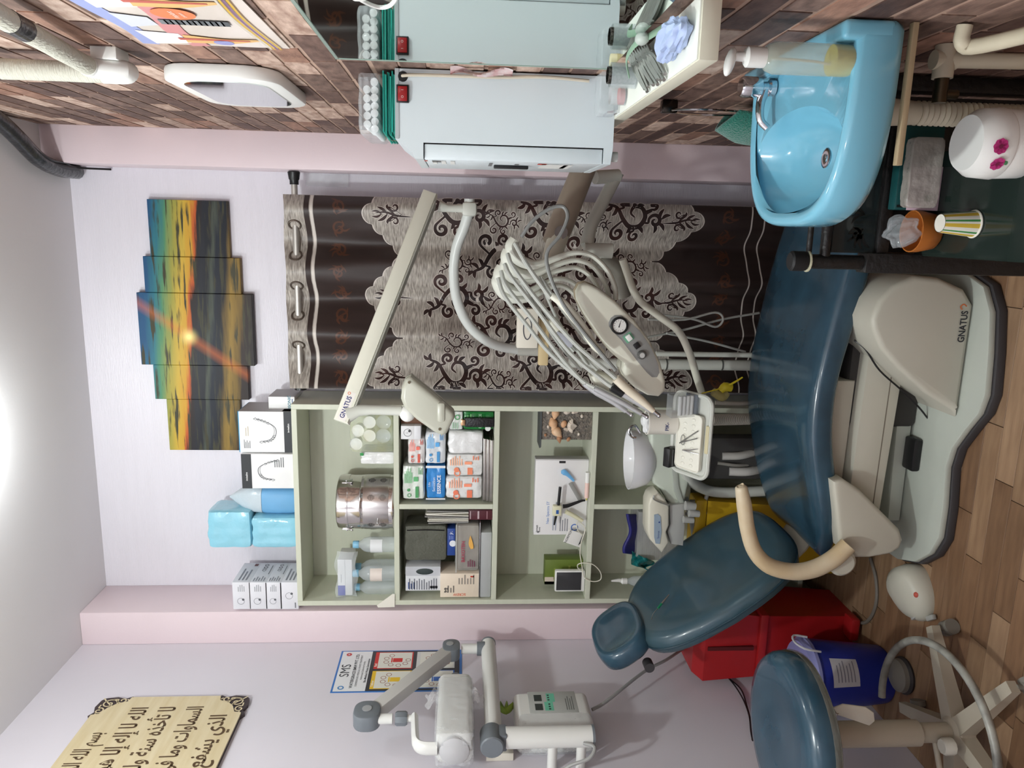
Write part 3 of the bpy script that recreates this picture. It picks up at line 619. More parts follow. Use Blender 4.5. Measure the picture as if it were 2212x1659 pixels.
obj('contents', pillow(B(), q[0]+.006, q[1]-.004, Y2+.012, Y2+.12, zp, q[3]-.004, seed=4), mat('pouch contents', (150, 138, 122), .6, c2=(120, 104, 100), vscale=12), t)
obj('film', pillow(B(), q[0], q[1], Y2+.006, Y2+.13, zp, q[3], seed=6), mat('grey film', (206, 206, 200), .15, alpha=.35, bump=.4, bscale=40), t)
prints(t, (q[0], q[1], zp, q[3]), Y2+.001, [('t', 'BAXOTEN', .44, .66, .2, (168, 60, 84)), ('q', .0, .93, 1, .97, (180, 180, 176)), ('l', .12, .15, .3, .5, 4, (120, 60, 84))])
b = flat(B()); b.stroke([(q[0]+(q[1]-q[0])*.5, zp+.03), (q[0]+(q[1]-q[0])*.62, zp+.036), (q[0]+(q[1]-q[0])*.78, zp+.038)], lambda f: .018*math.sin(math.pi*min(1, f*.8+.2)), lambda x, y: V((x, Y2+.0005, y))); obj('leaf_sticker', b, pcol((232, 176, 88)), t, smooth=False)
t, r4 = carton('blue_carton', (966, 1142, 983, 1200), Y2+.02, .11, (44, 74, 150), 'slim blue carton with a white dot under the grey pouch', 'carton', [('d', .45, .3, .42, (230, 232, 238)), ('t', 'Jr.', .85, .5, .5, (220, 224, 236)), ('l', .6, .2, .8, .8, 3, (120, 140, 200))], zb=q[3])
q = pr(873, 1135, 966, 1212, Y2+.01)
t = thing('zip_case', ((q[0]+q[1])/2, Y2+.07, r4[3]), 'dark olive grey soft zip case resting on the slim blue carton', 'case')
obj('shell', pillow(B(), q[0], q[1], Y2+.01, Y2+.14, r4[3]-.0, q[3], seed=9), mat('olive nylon', (92, 93, 82), .6, bump=.3, bscale=120, var=.1), t)
x_ = q[1]-(q[1]-q[0])*.14; obj('zip_seam', B().tube([(x_, Y2+.01, r4[3]+.012), (x_+.004, Y2+.006, (r4[3]+q[3])/2), (x_, Y2+.01, q[3]-.012)], .0025, 6, 4), BLACK, t)
zz_ = z3
t, r5 = carton('maroon_book', (1012, 1102, 1064, 1123), Y2+.02, .18, (84, 34, 44), 'maroon covered book lying flat beside the divider', 'book', [('q', .1, .55, .9, .62, (196, 176, 180)), ('q', .1, .2, .9, .24, (160, 120, 128)), ('q', .1, .9, .9, .94, (196, 176, 180))], zb=z3, bev=.001)
q = pr(916, 1103, 1012, 1131, Y2+.01); q = (max(q[0], r5[0]-.012), q[1], r5[3], q[3]); n_ = 7
for i in range(n_):
    x0 = q[0]+(q[1]-q[0])*i/n_; ht = q[3]-q[2]-random.uniform(0, .02)
    obj('leaflet', B().box((x0+.003, Y2+.09, q[2]+ht/2), (.0035, .16, ht), 0, rot(0, random.uniform(-2, 2), 0)), mat('paper', (232, 228, 216), .7) if i % 3 else mat('grey newsprint', (150, 148, 146), .7), None, 'folded paper leaflet standing upright on the maroon book', 'leaflet', 'leaflets standing on the maroon book')

# ---- second row, curtain side
t1 = pr(1043, 946, 1064, 1086, Y2); t1 = (max(t1[0], xd+T/2+.005), min(t1[1], sx1-T-.004), t1[2], t1[3])
for i, lb in enumerate(('lowest of the three steel instrument trays under the tissue packs', 'middle of the three steel instrument trays under the tissue packs', 'uppermost of the three steel instrument trays under the tissue packs')):
    h = (t1[3]-z3)/3; z_ = z3+h*i
    obj('instrument_tray', B().bb((t1[0]+.004*i, Y2, z_), (t1[1]-.01+.003*i, Y2+.2, z_+h-.002), .002).bb((t1[0]-.003+.004*i, Y2-.003, z_+h-.003), (t1[1]-.007+.003*i, Y2+.203, z_+h-.0005), .001), mat('worn steel', (186, 182, 176), .3, 1, var=.3, vscale=25), None, lb, 'tray', 'stacked steel trays')
zA = t1[3]
OR, BLU, GRN, RED = (238, 128, 96), (70, 150, 210), (78, 156, 96), (214, 92, 76)
def tissue(c): return [('q', .08, .28, .4, .42, c), ('l', .5, .55, .95, .92, 6, tuple(min(255, v+50) for v in c)), ('q', .55, .3, .68, .5, tuple(min(255, v+25) for v in c)), ('r', .15, .7, .09, .06, c), ('l', .75, .1, .95, .3, 3, c), ('d', .3, .72, .07, c)]
def pk(rect, c, lb, items, seed, zb, d=.18, Y=Y2): return pack('tissue_pack', rect, Y, d, c, lb, 'tissue pack', items, 'tissue packs in the cubby', seed=seed, zb=zb)[1]
tw = (232, 232, 230)
l1 = pk((962, 1029, 1041, 1079), tw, 'orange printed tissue pack on the steel trays beside the divider', tissue(OR), 21, zA)
l2 = pk((964, 982, 1041, 1029), tw, 'orange printed tissue pack on the steel trays second from the divider', tissue((240, 140, 104)), 22, zA)
l3 = pk((967, 932, 1041, 982), (238, 238, 238), 'plain white film-wrapped tissue pack on the steel trays', (), 23, zA)
zBt = max(l1[3], l2[3], l3[3])
m1 = pk((920, 1006, 962, 1079), (58, 140, 212), 'bright blue tissue pack with white lettering', [('t', 'ESSENCE', .45, .32, .26, (240, 244, 250)), ('t', 'Sensation', .45, .58, .2, (190, 214, 240)), ('t', 'Lilia', .45, .82, .16, (190, 214, 240)), ('q', .93, 0, 1, 1, (230, 232, 234)), ('q', 0, 0, .04, 1, (230, 232, 234))], 24, zBt)
m2 = pk((918, 933, 962, 1004), (226, 230, 234), 'white tissue pack with light blue print in the middle layer', tissue(BLU), 25, zBt)
zCt = max(m1[3], m2[3])
pk((869, 1006, 919, 1081), (222, 228, 220), 'white tissue pack with green print on the bright blue pack', tissue(GRN), 26, zCt)
rd = pk((880, 946, 918, 1004), (230, 226, 224), 'white tissue pack with red print in the upper layer', tissue(RED), 27, zCt)
a, b_, z0, z1 = pr(866, 920, 895, 949, Y2-.008)
t, _ = carton('small_carton', (866, 920, 894, 949), Y2-.006, .08, (236, 236, 238), 'tiny white carton with a circular logo at the top of the tissue packs', 'carton', [('r', .5, .5, .3, .27, INK), ('d', .62, .36, .1, INK), ('t', 'i', .48, .55, .3, INK)], zb=z1-(z1-z0)) 
zs_ = _[2]; _t = t
t2, _2 = carton('small_carton', (894.5, 920, 909, 949), Y2-.006, .08, (228, 228, 232), 'plain tiny white carton under the one with the circular logo', 'carton')
a, b_, z0, z1 = pr(866, 890, 918, 918, Y2+.03)
carton('brown_carton', (866, 888, 917, 918), Y2+.03, .14, (120, 84, 66), 'brown carton behind the operating lamp in the tissue cubby', 'carton', zb=zCt)
t, r_ = pack('tissue_pack', (1000, 889, 1063, 930), Y2+.01, .17, (34, 120, 56), 'dark green tissue pack with white lettering under the top layer', 'tissue pack', [('t', 'ESSENCE', .5, .45, .12, (150, 200, 160)), ('d', .12, .2, .09, (226, 230, 226)), ('l', .5, .7, .9, .9, 2, (120, 190, 120))], 'tissue packs in the cubby', seed=31, zb=z3)
t, _ = pack('tissue_pack', (970, 889, 1000, 930), Y2+.01, .16, (226, 230, 226), 'white and green tissue pack on the dark green one', 'tissue pack', [('r', .7, .4, .2, .13, GRN), ('l', .1, .3, .5, .8, 3, (150, 190, 160))], 'tissue packs in the cubby', seed=32, zb=r_[3])
q = pr(1003, 902, 1063, 922, Y2)
t = thing('black_wallet', ((q[0]+q[1])/2, Y2, z3), 'black wallet with a brass clasp in front of the dark green pack', 'wallet')
obj('leather', B().bb((q[0], Y2-.008, z3), (q[1], Y2+.008, q[3]), .004), mat('black leather', (26, 26, 28), .4, bump=.3, bscale=120), t); obj('clasp', B().bb(((q[0]+q[1])/2-.012, Y2-.012, q[3]-.004), ((q[0]+q[1])/2+.012, Y2+.006, q[3]+.014), .002), mat('brass', (206, 168, 130), .25, 1), t)

# ---- third row
Y4 = 2.96
q = pr(1166, 887, 1268, 950, 2.97); q = (q[0], sx1-T-.002, q[2], q[3])
t = thing('shell_box', ((q[0]+q[1])/2, 3.0, z4), 'small sandy display box glued with seashells under a dark lid', 'shell box')
obj('box', B().bb((q[0], 2.97, z4), (q[1], 3.06, q[3]-.008), .002), mat('sand crust', (150, 140, 128), .8, c2=(94, 90, 86), vscale=90, bump=1, bscale=140), t)
obj('lid', B().prism([(q[0]-.03, q[3]-.008), (q[1], q[3]-.008), (q[1], q[3]), (q[0]-.035, q[3]-.001)], -.1, (0, 2.965, 0), FRONT), mat('dark tin', (74, 78, 78), .4), t)
SHM = [mat('shell orange', (206, 150, 106), .45, c2=(232, 200, 166), vscale=30), mat('shell white', (232, 222, 210), .45, c2=(206, 190, 172), vscale=60, stretch=(6, 1, 1)), mat('shell brown', (172, 126, 92), .5)]
def shell(x, y, k, s_, m_, ang):
    p = at(x, y, Y=2.964); b = B()
    if k == 0: b.lathe([(0, -1.2*s_), (.3*s_, -.7*s_), (.62*s_, -.1*s_), (.6*s_, .25*s_), (.4*s_, .5*s_), (.42*s_, .56*s_), (.2*s_, .8*s_), (0, .95*s_)], p, 12, rot(0, ang, 0))
    elif k == 1:
        for i in range(9):
            a = math.radians(-64+16*i+ang); d = V((math.sin(a), 0, math.cos(a))); b.tube([p-V((0, 0, s_*.5)), p+d*s_*.35-V((0, s_*.3, s_*.1)), p+d*s_*.75-V((0, 0, s_*.3))], [.05*s_, .15*s_, .14*s_], 6)
    else: b.ell(p, (s_*.8, s_*.5, s_*.6), rot(0, ang, 0), 10)
    obj('shell', b, m_, t)
for q_ in ((1195, 915, 0, .02, SHM[0], 70), (1202, 932, 0, .022, SHM[0], 50), (1236, 920, 1, .026, SHM[1], 0), (1218, 916, 2, .014, SHM[0], 20), (1200, 893, 0, .018, SHM[0], 100), (1224, 891, 0, .01, SHM[1], 0), (1242, 891, 1, .018, SHM[1], 60), (1219, 930, 1, .01, SHM[1], 120), (1184, 890, 2, .008, SHM[1], 0), (1257, 899, 2, .007, SHM[1], 0), (1208, 948, 0, .012, SHM[2], 80), (1228, 949, 2, .009, SHM[2], 30), (1184, 922, 2, .006, SHM[1], 0), (1178, 940, 2, .006, SHM[2], 0), (1250, 938, 2, .006, SHM[1], 0)): shell(q_[0], q_[1], q_[2], q_[3]*1.45, q_[4], q_[5])
SP = (238, 236, 236)
t, r_ = carton('composite_kit_box', (1155, 994, 1262, 1155), 3.0, .05, SP, 'large white dental composite kit box standing in the third row', 'box', [('t', 'Neo Spectra ST', .3, .74, .07, (150, 170, 214)), ('l', .06, .56, .45, .66, 2, (170, 176, 190)), ('l', .05, .34, .3, .52, 4, (150, 150, 156)), ('t', 'Dentsply', .085, .94, .04, INK), ('t', 'Sirona', .07, .89, .04, INK), ('r', .04, .915, .02, .008, INK), ('r', .1, .22, .07, .05, (70, 110, 190)), ('q', .96, .44, .99, .56, (40, 40, 42))], zb=z4)
a, b_, z0, z1 = r_; obj('edge', B().bb((b_, 3.002, z0), (b_+.004, 3.05, z1), .001), pcol((190, 188, 186)), t)
BLK = BLACK; CRM = mat('cream plastic', (226, 222, 190), .4)
GY = 2.966
t = thing('dispensing_gun', (at(1262, 1100, Y=GY).x, GY, z4), 'cream dental dispensing gun with black plunger leaning on the kit box', 'dispenser')
g = lambda x, y: at(x, y, Y=GY)
obj('body', B().bb(g(1212, 1113)-V((0, .012, 0)), g(1194, 1091)+V((0, .012, 0)), .004), CRM, t)
obj('handle', B().tube([g(1222, 1105), g(1238, 1113), g(1258, 1125)], [.010, .009, .008], 10, 4), CRM, t)
obj('plunger', B().tube([g(1206, 1093), g(1210, 1052)], .006, 10), BLK, t); obj('trigger', B().tube([g(1216, 1094), g(1228, 1092), g(1256, 1082), g(1264, 1081)], [.009, .008, .005, .004], 8, 4), BLK, t)
obj('nozzle', B().tube([g(1201, 1114), g(1197, 1134)], [.006, .003], 10), BLK, t); obj('blue_badge', flat(quad(B(), g(1203, 1104)-V((.008, .0125, .006)), FRONT, 0, 0, .017, .011)), pcol((44, 90, 160)), t)
t = thing('impression_scoop', (at(1262, 1045, Y=2.985).x, 2.985, z4), 'blue scoop with a clear grey handle leaning on the kit box', 'scoop')
g = lambda x, y: at(x, y, Y=2.985)
obj('scoop_head', B().tube([g(1212, 1020), g(1218, 1020), g(1227, 1026), g(1240, 1039)], [.006, .013, .008, .005], 10, 4, flat=((0, 1, 0), .4)), mat('sky plastic', (110, 176, 226), .35), t)
obj('handle', B().tube([g(1232, 1043), g(1255, 1083)], .009, 10, flat=((0, 1, 0), .4)), mat('smoke plastic', (150, 150, 146), .3), t)
p = g(1258, 1052); t = thing('cement_tube', (p.x, 2.97, z4), 'pale pink capped tube lying in front of the kit box', 'tube')
g = lambda x, y: at(x, y, Y=2.965)
zc = z4+.0095; xa, xb = g(1262, 1075).x, g(1262, 1020).x
obj('barrel', B().cyl((xa, 2.965, zc), (xa+(xb-xa)*.6, 2.965, zc), .009), mat('pink barrel', (240, 206, 196), .35), t); obj('cap', B().cyl((xa+(xb-xa)*.6, 2.965, zc), (xb, 2.965, zc), .0095), WHITE, t); obj('tip', B().cyl((xa, 2.965, zc), (xa-.012, 2.965, zc), .005, .002), mat('yellow tip', (220, 206, 110), .4), t)
q = pr(1198, 1144, 1258, 1180, 2.975)
t = thing('instrument_sachet', ((q[0]+q[1])/2, 2.98, z4), 'tilted white paper sachet with black lettering beside the kit box', 'sachet')
M_ = rot(0, 20, 0); c = V(((q[0]+q[1])/2, 2.972, z4+.052)); U_ = V((math.cos(.4), 0, -math.sin(.4))); W_ = V((math.sin(.4), 0, math.cos(.4)))
obj('paper', B().box(c, (.06, .003, .075), .0005, M_), mat('paper white', (228, 226, 222), .6), t)
letters(bb_ := flat(B()), 'NORMON', .014, c+U_*.0+W_*.027-V((0, .002, 0)), (U_, W_)); quad(bb_, c-V((0, .002, 0)), (U_, W_), -.02, -.03, .02, -.027); obj('lettering', bb_, pcol(INK), t, smooth=False)
t, r_ = carton('green_carton', (1177, 1209, 1256, 1262), 3.03, .06, (104, 122, 48), 'mossy green carton behind the small white screen', 'carton', [('l', .2, .3, .8, .8, 4, (140, 150, 70)), ('q', 0, 0, .12, 1, (60, 84, 30)), ('q', 0, .75, .3, 1, (214, 200, 184))], zb=z4)
q = pr(1198, 1230, 1262, 1275, 2.975)
t = thing('apex_locator', ((q[0]+q[1])/2, 2.98, z4), 'small white handheld screen device standing in front of the green carton', 'device')
obj('housing', B().bb((q[0], 2.96, z4), (q[1], 2.985, q[3]), .006), WHITE, t)
obj('screen', B().bb((q[0]+.008, 2.9585, z4+.016), (q[1]-.006, 2.962, q[3]-.006), .001), mat('dark screen', (62, 62, 64), .15), t)
obj('stand', B().bb((q[0]+.01, 2.985, z4), (q[1]-.01, 3.02, z4+.02), .004), mat('grey plastic', (170, 170, 166), .4), t)
g = lambda x, y, Y=2.955: at(x, y, Y=Y)
obj('white_cable', B().tube([g(1253, 1232), g(1248, 1226), g(1249, 1219, 2.95), g(1262, 1216, 2.944), g(1282, 1220, 2.942), g(1297, 1236, 2.94), g(1297, 1252, 2.942), g(1280, 1256, 2.942), g(1262, 1247, 2.944), g(1257, 1222), g(1253, 1195), g(1256, 1170), g(1263, 1150), g(1264, 1140), g(1255, 1130), g(1246, 1128), g(1248, 1145), g(1258, 1156)], .0022, 6, 6), mat('white cable', (226, 222, 206), .4), None, 'thin white lead looping over the shelf edge below the screen device', 'cable')
obj('probe_lead', B().tube([g(1252, 1175, 2.962), g(1258, 1160, 2.96), g(1262, 1154, 2.96)], .003, 6, 4), BLACK, None, 'short black probe clip lying by the white lead', 'clip')
# ---- fourth row, pillar side
q = pr(1376, 1105, 1403, 1210, 2.975); zz5 = z5
xa, xb = q[0], q[1]
obj('clear_tray_stack', B().bb((xa, 2.97, q[2]-.12), (xb, 3.12, q[3]), .006), mat('frosted plastic', (186, 186, 184), .3, alpha=.6, var=.2, vscale=20, stretch=(1, 1, 12)), None, 'stack of frosted clear plastic trays in the low cubby', 'trays', loc=None)
ft = bpy.data.objects['clear_tray_stack']
g = lambda x, y, Y=2.97: at(x, y, Y=Y)
b = B(); NB = mat('navy glove', (44, 44, 120), .5, var=.2, vscale=15)
b.grid(lambda u, v: g(1352+26*v+6*math.sin(5*u), 1110+85*u, 2.965+.03*v*math.sin(u*6+1)**2+.05*v)+V((0, 0, .004*math.sin(9*u))), 24, 8)
ob = obj('cloth_glove', b, NB, None, 'crumpled navy blue glove draped over the frosted trays', 'glove'); md = ob.modifiers.new('thick', 'SOLIDIFY'); md.thickness = .012
b = B(); b.grid(lambda u, v: g(1365+40*u+10*math.sin(7*v)*u, 1190+30*v+22*u-8*u*v, 2.955+.03*math.sin(7*u+3*v)), 16, 10)
ob = obj('foil_wrapper', b, mat('teal foil', (24, 116, 116), .18, .3, bump=.8, bscale=25), None, 'shiny teal foil wrapper hanging over the frosted trays', 'wrapper'); md = ob.modifiers.new('thick', 'SOLIDIFY'); md.thickness = .004
p = g(1372, 1255, 2.99); t = thing('dropper_bottle', (p.x, p.y, z5), 'small clear bottle with a white spray cap near the chair back', 'bottle')
hz = at(1320, 1256, Y=2.99).z; zc = at(1352, 1256, Y=2.99).z
obj('bottle', B().lathe([(0, z5), (.022, z5), (.022, zc-.03), (.012, zc-.012), (.011, zc)], (p.x, p.y, 0)), CLEARG, t); obj('spray_cap', B().lathe([(.013, zc-.004), (.013, zc+.016), (.008, zc+.022), (.0, zc+.022)], (p.x, p.y, 0)).tube([(p.x, p.y, zc+.016), (p.x+.004, p.y, zc+.03), (p.x+.003, p.y-.004, hz)], [.009, .008, .004], 8), WHITE, t)
# ================================================================== right wall and ceiling corner
g = lambda x, y, Z=3.05: at(x, y, Z=Z)
t = thing('pipe_bundle', g(90, 330), 'black taped air conditioner pipes running along the ceiling corner', 'pipes')
TAPE = mat('black tape', (34, 36, 40), .28, bump=.6, bscale=30, coat=.3)
obj('taped_pipe', B().tube([g(-70, 205), g(0, 262), g(40, 300), g(85, 345), g(130, 366), g(166, 371)], .028, 12, 5), TAPE, t)
obj('thin_pipe', B().tube([g(60, 312, 3.04), g(100, 345, 3.035), g(135, 360, 3.03), g(166, 364, 3.03)], .011, 8, 5), mat('dark rubber', (44, 44, 48), .5), t)
obj('cable', B().tube([g(50, 300, 3.03), g(105, 343, 3.022), g(140, 352, 3.02), g(168, 362, 3.02), at(240, 366, Y=3.2)], .004, 6, 5), BLACK, t)
g = lambda x, y, X=.29: at(x, y, X=X)
FOAM = mat('ribbed white foam', (204, 202, 188), .6, bump=.5, bscale=70, stretch=(1, 1, 5))
def taped(name, p, q, r, label, tapes):
    t = thing(name, p, label, 'pipe', 'white foam-wrapped pipes'); p, q = V(p), V(q); obj('foam_sleeve', B().tube([p+(q-p)*i/14 for i in range(15)], [r*(1+.02*math.sin(i*2)) for i in range(15)], 16), FOAM, t)
    for a, b_ in tapes: obj('tape_band', B().tube([p+(q-p)*a, p+(q-p)*b_], r*1.03, 16), TAPE, t)
    return t
pA, pB = g(255, 158, .283), at(-60, 158, X=.283)
t = taped('foam_pipe', (pA.x, pA.y, pA.z), (pA.x, pA.y, 3.09), .02, 'upright white foam-wrapped pipe with black tape hanging from the ceiling', ((.27, .36), (.6, .66)))
p0 = V((.285, pA.y-.04, pA.z+.035)); d_ = at(0, 35, X=.285)-p0
t2 = taped('foam_pipe', p0, p0+d_*1.5, .0175, 'slanting white foam-wrapped pipe clipped along the brick wall', ((.52, .62),))
t = thing('pipe_clip', pA, 'white plastic elbow clip joining the two foam-wrapped pipes', 'clip')
obj('elbow', B().tube([pA+V((0, 0, .03)), pA+V((0, 0, -.01)), pA+V((0, -.02, -.022)), p0+V((0, 0, -.004)), p0+d_*.06], [.021, .021, .021, .02, .019], 16, 3), WHITE, t); obj('bracket', B().bb((.3, pA.y-.05, pA.z-.02), (XR, pA.y+.01, pA.z+.03), .003), WHITE, t)

# poster of teeth and an implant screw
X_ = XR-.004; ya = at(470, 98, X=X_).y; zt, zb = at(315, 90, X=X_).z, at(626, 104, X=X_).z; y0 = ya-.62
o = V((X_, ya, zb)); W, H = ya-y0, zt-zb
t = thing('dental_poster', (X_, ya-W/2, zb), 'glossy dental poster of teeth and a grey implant screw on the brick wall', 'poster')
obj('sheet', B().bb((X_-.001, y0, zb), (X_+.0012, ya, zt)), mat('poster paper', (226, 214, 204), .22), t)
f = lambda a, b_: V((X_-.0024, ya-a, zb+b_)); f2 = lambda a, b_: V((X_-.0028, ya-a, zb+b_)); f3 = lambda a, b_: V((X_-.0032, ya-a, zb+b_)); f4 = lambda a, b_: V((X_-.0037, ya-a, zb+b_)); f0 = lambda a, b_: V((X_-.0019, ya-a, zb+b_))
def pst(name, c, pts, w_, fn=f, sm=6): obj(name, flat(B().stroke(pts, w_, fn, sm)), pcol(c), t, smooth=False)
pst('gum_band', (206, 140, 140), [(0, H*.62), (.1, H*.66), (.25, H*.6), (.4, H*.66), (.6, H*.62)], .035)
pst('blue_shading', (150, 160, 206), [(0, H*.97), (.12, H*.93), (.3, H*.96), (.6, H*.93)], .03, f0)
for i, a in enumerate((.06, .3, .44)):
    pst('tooth', (236, 234, 236), [(a, H*.92), (a, H*.8), (a, H*.66)], lambda q: .1*(1-.3*q), f2); pst('root', (222, 178, 116), [(a, H*.66), (a-.01, H*.4), (a+.005, H*.16)], lambda q: .062*(1-.8*q), f3); pst('pulp', (190, 96, 84), [(a, H*.7), (a, H*.4), (a, H*.22)], lambda q: .016*(1-.6*q), f4)
pst('implant_crown', (206, 208, 216), [(.18, H*.9), (.18, H*.8), (.18, H*.7)], lambda q: .09*(1-.45*q), f3)
for i in range(12): pst('implant_thread', (84, 88, 92) if i % 2 else (120, 124, 128), [(.165, H*(.64-.035*i)), (.195, H*(.63-.035*i))], .0125, f4, 0)
obj('orange_badge', flat(disc(B(), f4(.235, H*.5), RIGHTW, 0, 0, .034)), pcol((222, 128, 84)), t); obj('blue_badge', flat(disc(B(), f3(.04, H*.42), RIGHTW, 0, 0, .018)), pcol((150, 152, 200)), t)
letters(b := flat(B()), 'implant', .014, f4(.235, H*.5)-V((.0008, 0, 0)), RIGHTW); letters(b, 'system', .01, f4(.235, H*.5-.014)-V((.0008, 0, 0)), RIGHTW); obj('lettering', b, pcol((240, 226, 214)), t, smooth=False)
for c, k in (((210, 170, 60), 0), ((130, 96, 130), .006), ((210, 170, 60), .012), ((206, 196, 180), .018)): pst('nerve_strand', c, [(0, H*.06+k), (.2, H*.1+k), (.4, H*.07+k), (.61, H*.1+k)], .004, f4)

# white framed shaving mirror, tilted off the wall
yn, yf, zt, zb = 1.75, 2.165, 2.205, 1.955
ym, zm, hw, hh = (yn+yf)/2, (zt+zb)/2, (yf-yn)/2, (zt-zb)/2
def rr(hw, hh, r, n=6):
    P = []
    for cx, cy, a0 in ((hw-r, hh-r, 0), (-hw+r, hh-r, 90), (-hw+r, -hh+r, 180), (hw-r, -hh+r, 270)):
        for i in range(n+1): a = math.radians(a0+90*i/n); P.append((cx+r*math.cos(a), cy+r*math.sin(a)))
    return P
t = thing('shaving_mirror', (XR, ym, zb), 'white plastic framed wall mirror with rounded ends on the brick wall', 'mirror')
FRM = ((0, -1, 0), (.0, 0, 1))
obj('frame', B().prism(rr(hw, hh, hh*.62), .03, (XR-.003, ym, zm), RIGHTW, .006), WHITE, t)
obj('mirror_glass', B().prism(rr(hw*.82, hh*.74, hh*.5), .002, (XR-.033, ym, zm), RIGHTW), mat('mirror', (226, 232, 232), .03, 1), t)

# large mirror with a thin edge
t = thing('wall_mirror', (XR-.004, 1.2, 1.256), 'large frameless wall mirror on the brick wall beside the steel cabinet', 'mirror')
obj('glass', B().bb((XR-.008, .75, 1.256), (XR-.0025, 1.63, 1.8)), mat('mirror silver', (214, 226, 220), .02, 1), t)
obj('edge_strip', B().bb((XR-.009, .75, 1.8), (XR-.0025, 1.634, 1.806)).bb((XR-.009, 1.63, 1.256), (XR-.0025, 1.634, 1.8)), mat('glass edge', (150, 166, 156), .2), t)

# counter board
TZ = 1.225; BX = .233
obj('counter_board', B().bb((BX, 1.113, TZ-.027), (XR-.0025, 2.1, TZ), .001), mat('cream board', (214, 210, 192), .4, var=.05, vscale=9), None, 'narrow cream counter board fixed to the brick wall under the mirror', 'shelf')
obj('instrument_cloth', B().bb((BX+.002, 1.118, TZ+.0002), (XR-.006, 1.70, TZ+.0022)), mat('white liner', (232, 234, 226), .6), None, 'white paper liner spread on the counter board', 'liner')
LZ = TZ+.0024
# UV cabinet
CW = mat('powder coated white', (214, 222, 226), .3, var=.02, vscale=4)
c0x, c1x, cy0, cy1, cz0, cz1 = .172, XR-.005, 1.722, 2.0, TZ+.0, 1.697
t = thing('sterilizer_cabinet', ((c0x+c1x)/2, 1.86, TZ), 'white steel sterilizer cabinet with a red switch standing on the counter board', 'cabinet')
obj('body', B().prism([(c0x+.004, cz0), (c1x, cz0), (c1x, cz1), (c0x+.006, cz1), (c0x-.02, cz1-.036), (c0x-.034, cz1-.042), (c0x-.034, cz1-.06), (c0x, cz1-.06), (c0x, cz0+.02), (c0x-.034, cz0+.02), (c0x-.034, cz0+.004), (c0x, cz0)], -(cy1-cy0), (0, cy0, 0), FRONT), CW, t, smooth=False)
d_ = obj('door', B().bb((c0x-.034, cy0+.004, cz0+.022), (c0x-.002, cy1-.004, cz1-.062), .002), CW, t)
obj('gasket', B().bb((c0x-.001, cy0+.002, cz0+.02), (c0x+.003, cy1-.002, cz1-.06)), BLACK, t)
obj('handle', B().bb((c0x-.042, cy0+.1, (cz0+cz1)/2-.06), (c0x-.034, cy0+.112, (cz0+cz1)/2+.02), .002), BLACK, d_)
o = V((c0x-.0342, cy0+.004, cz0+.022)); fr = ((0, 1, 0), (0, 0, 1)); b = flat(B()); b2 = flat(B())
def dq(bb, a0, z0, a1, z1): bb.add([V((c0x-.0347, cy0+a, cz0+z)) for a, z in ((a0, z0), (a0, z1), (a1, z1), (a1, z0))], [(0, 1, 2, 3)])
for i in range(4): dq(b, .03+.012*i, .375, .038+.012*i, .395)
for i in range(3): dq(b2, .03, .345+.02*i, .12, .355+.02*i)
dq(b2, .04, .08, .16, .15); dq(b, .05, .09, .15, .1); dq(b, .06, .2, .1, .21); dq(b, .05, .26, .14, .268)
obj('sticker', b2, pcol((226, 226, 222)), d_, smooth=False, kind='stuff'); obj('sticker_print', b, pcol((120, 120, 122)), d_, smooth=False, kind='stuff')
b = flat(B()); dq(b, .03, .14, .06, .16); dq(b, .03, .405, .05, .412); obj('red_print', b, pcol((196, 70, 60)), d_, smooth=False)
p = at(870, 203, Y=cy0)
sw = obj('power_switch', B().box((p.x, cy0-.002, p.z), (.036, .008, .026), .001), BLACK, t); obj('rocker', B().box((p.x, cy0-.006, p.z), (.03, .006, .02), .002), mat('red rocker', (150, 28, 30), .25), sw)
letters(b := flat(B()), 'O', .007, (p.x-.007, cy0-.0092, p.z), FRONT); letters(b, 'I', .007, (p.x+.007, cy0-.0092, p.z), FRONT); obj('marks', b, pcol((226, 200, 196)), sw, smooth=False)
p = at(870, 165, Y=cy0); obj('grommet', B().lathe([(.004, .004), (.009, .004), (.011, 0)], (p.x, cy0, p.z), 16, rot(90, 0, 0)), BLACK, t)
obj('power_cord', B().tube([p+V((0, .004, 0)), p+V((.001, -.006, -.004)), p+V((.003, -.008, -.05)), p+V((.004, -.007, -.2)), p+V((.008, -.008, -.3)), (c1x-.012, cy0-.008, TZ+.06)], .0035, 8, 5), mat('beige cord', (198, 188, 170), .45), t)
obj('rail', B().bb((c0x+.006, cy0-.002, cz1-.008), (c1x, cy0, cz1)), mat('grey edge', (176, 182, 184), .35), t)
obj('foot', B().cyl((c0x-.016, cy0+.02, cz0+.004), (c0x-.016, cy0+.02, cz0-.014), .011), mat('grey plastic', (170, 170, 166), .4), t)
obj('crumpled_paper', B().grid(lambda u, v: V((c1x-.014+.012*u+.004*math.sin(9*v), 1.69+.012*math.sin(7*v+4*u), 1.45+.13*v)), 4, 14), mat('printed paper', (226, 224, 222), .6, c2=(200, 150, 150), vscale=40), None, 'crumpled printed paper stuffed between the cabinet and the wall', 'paper')
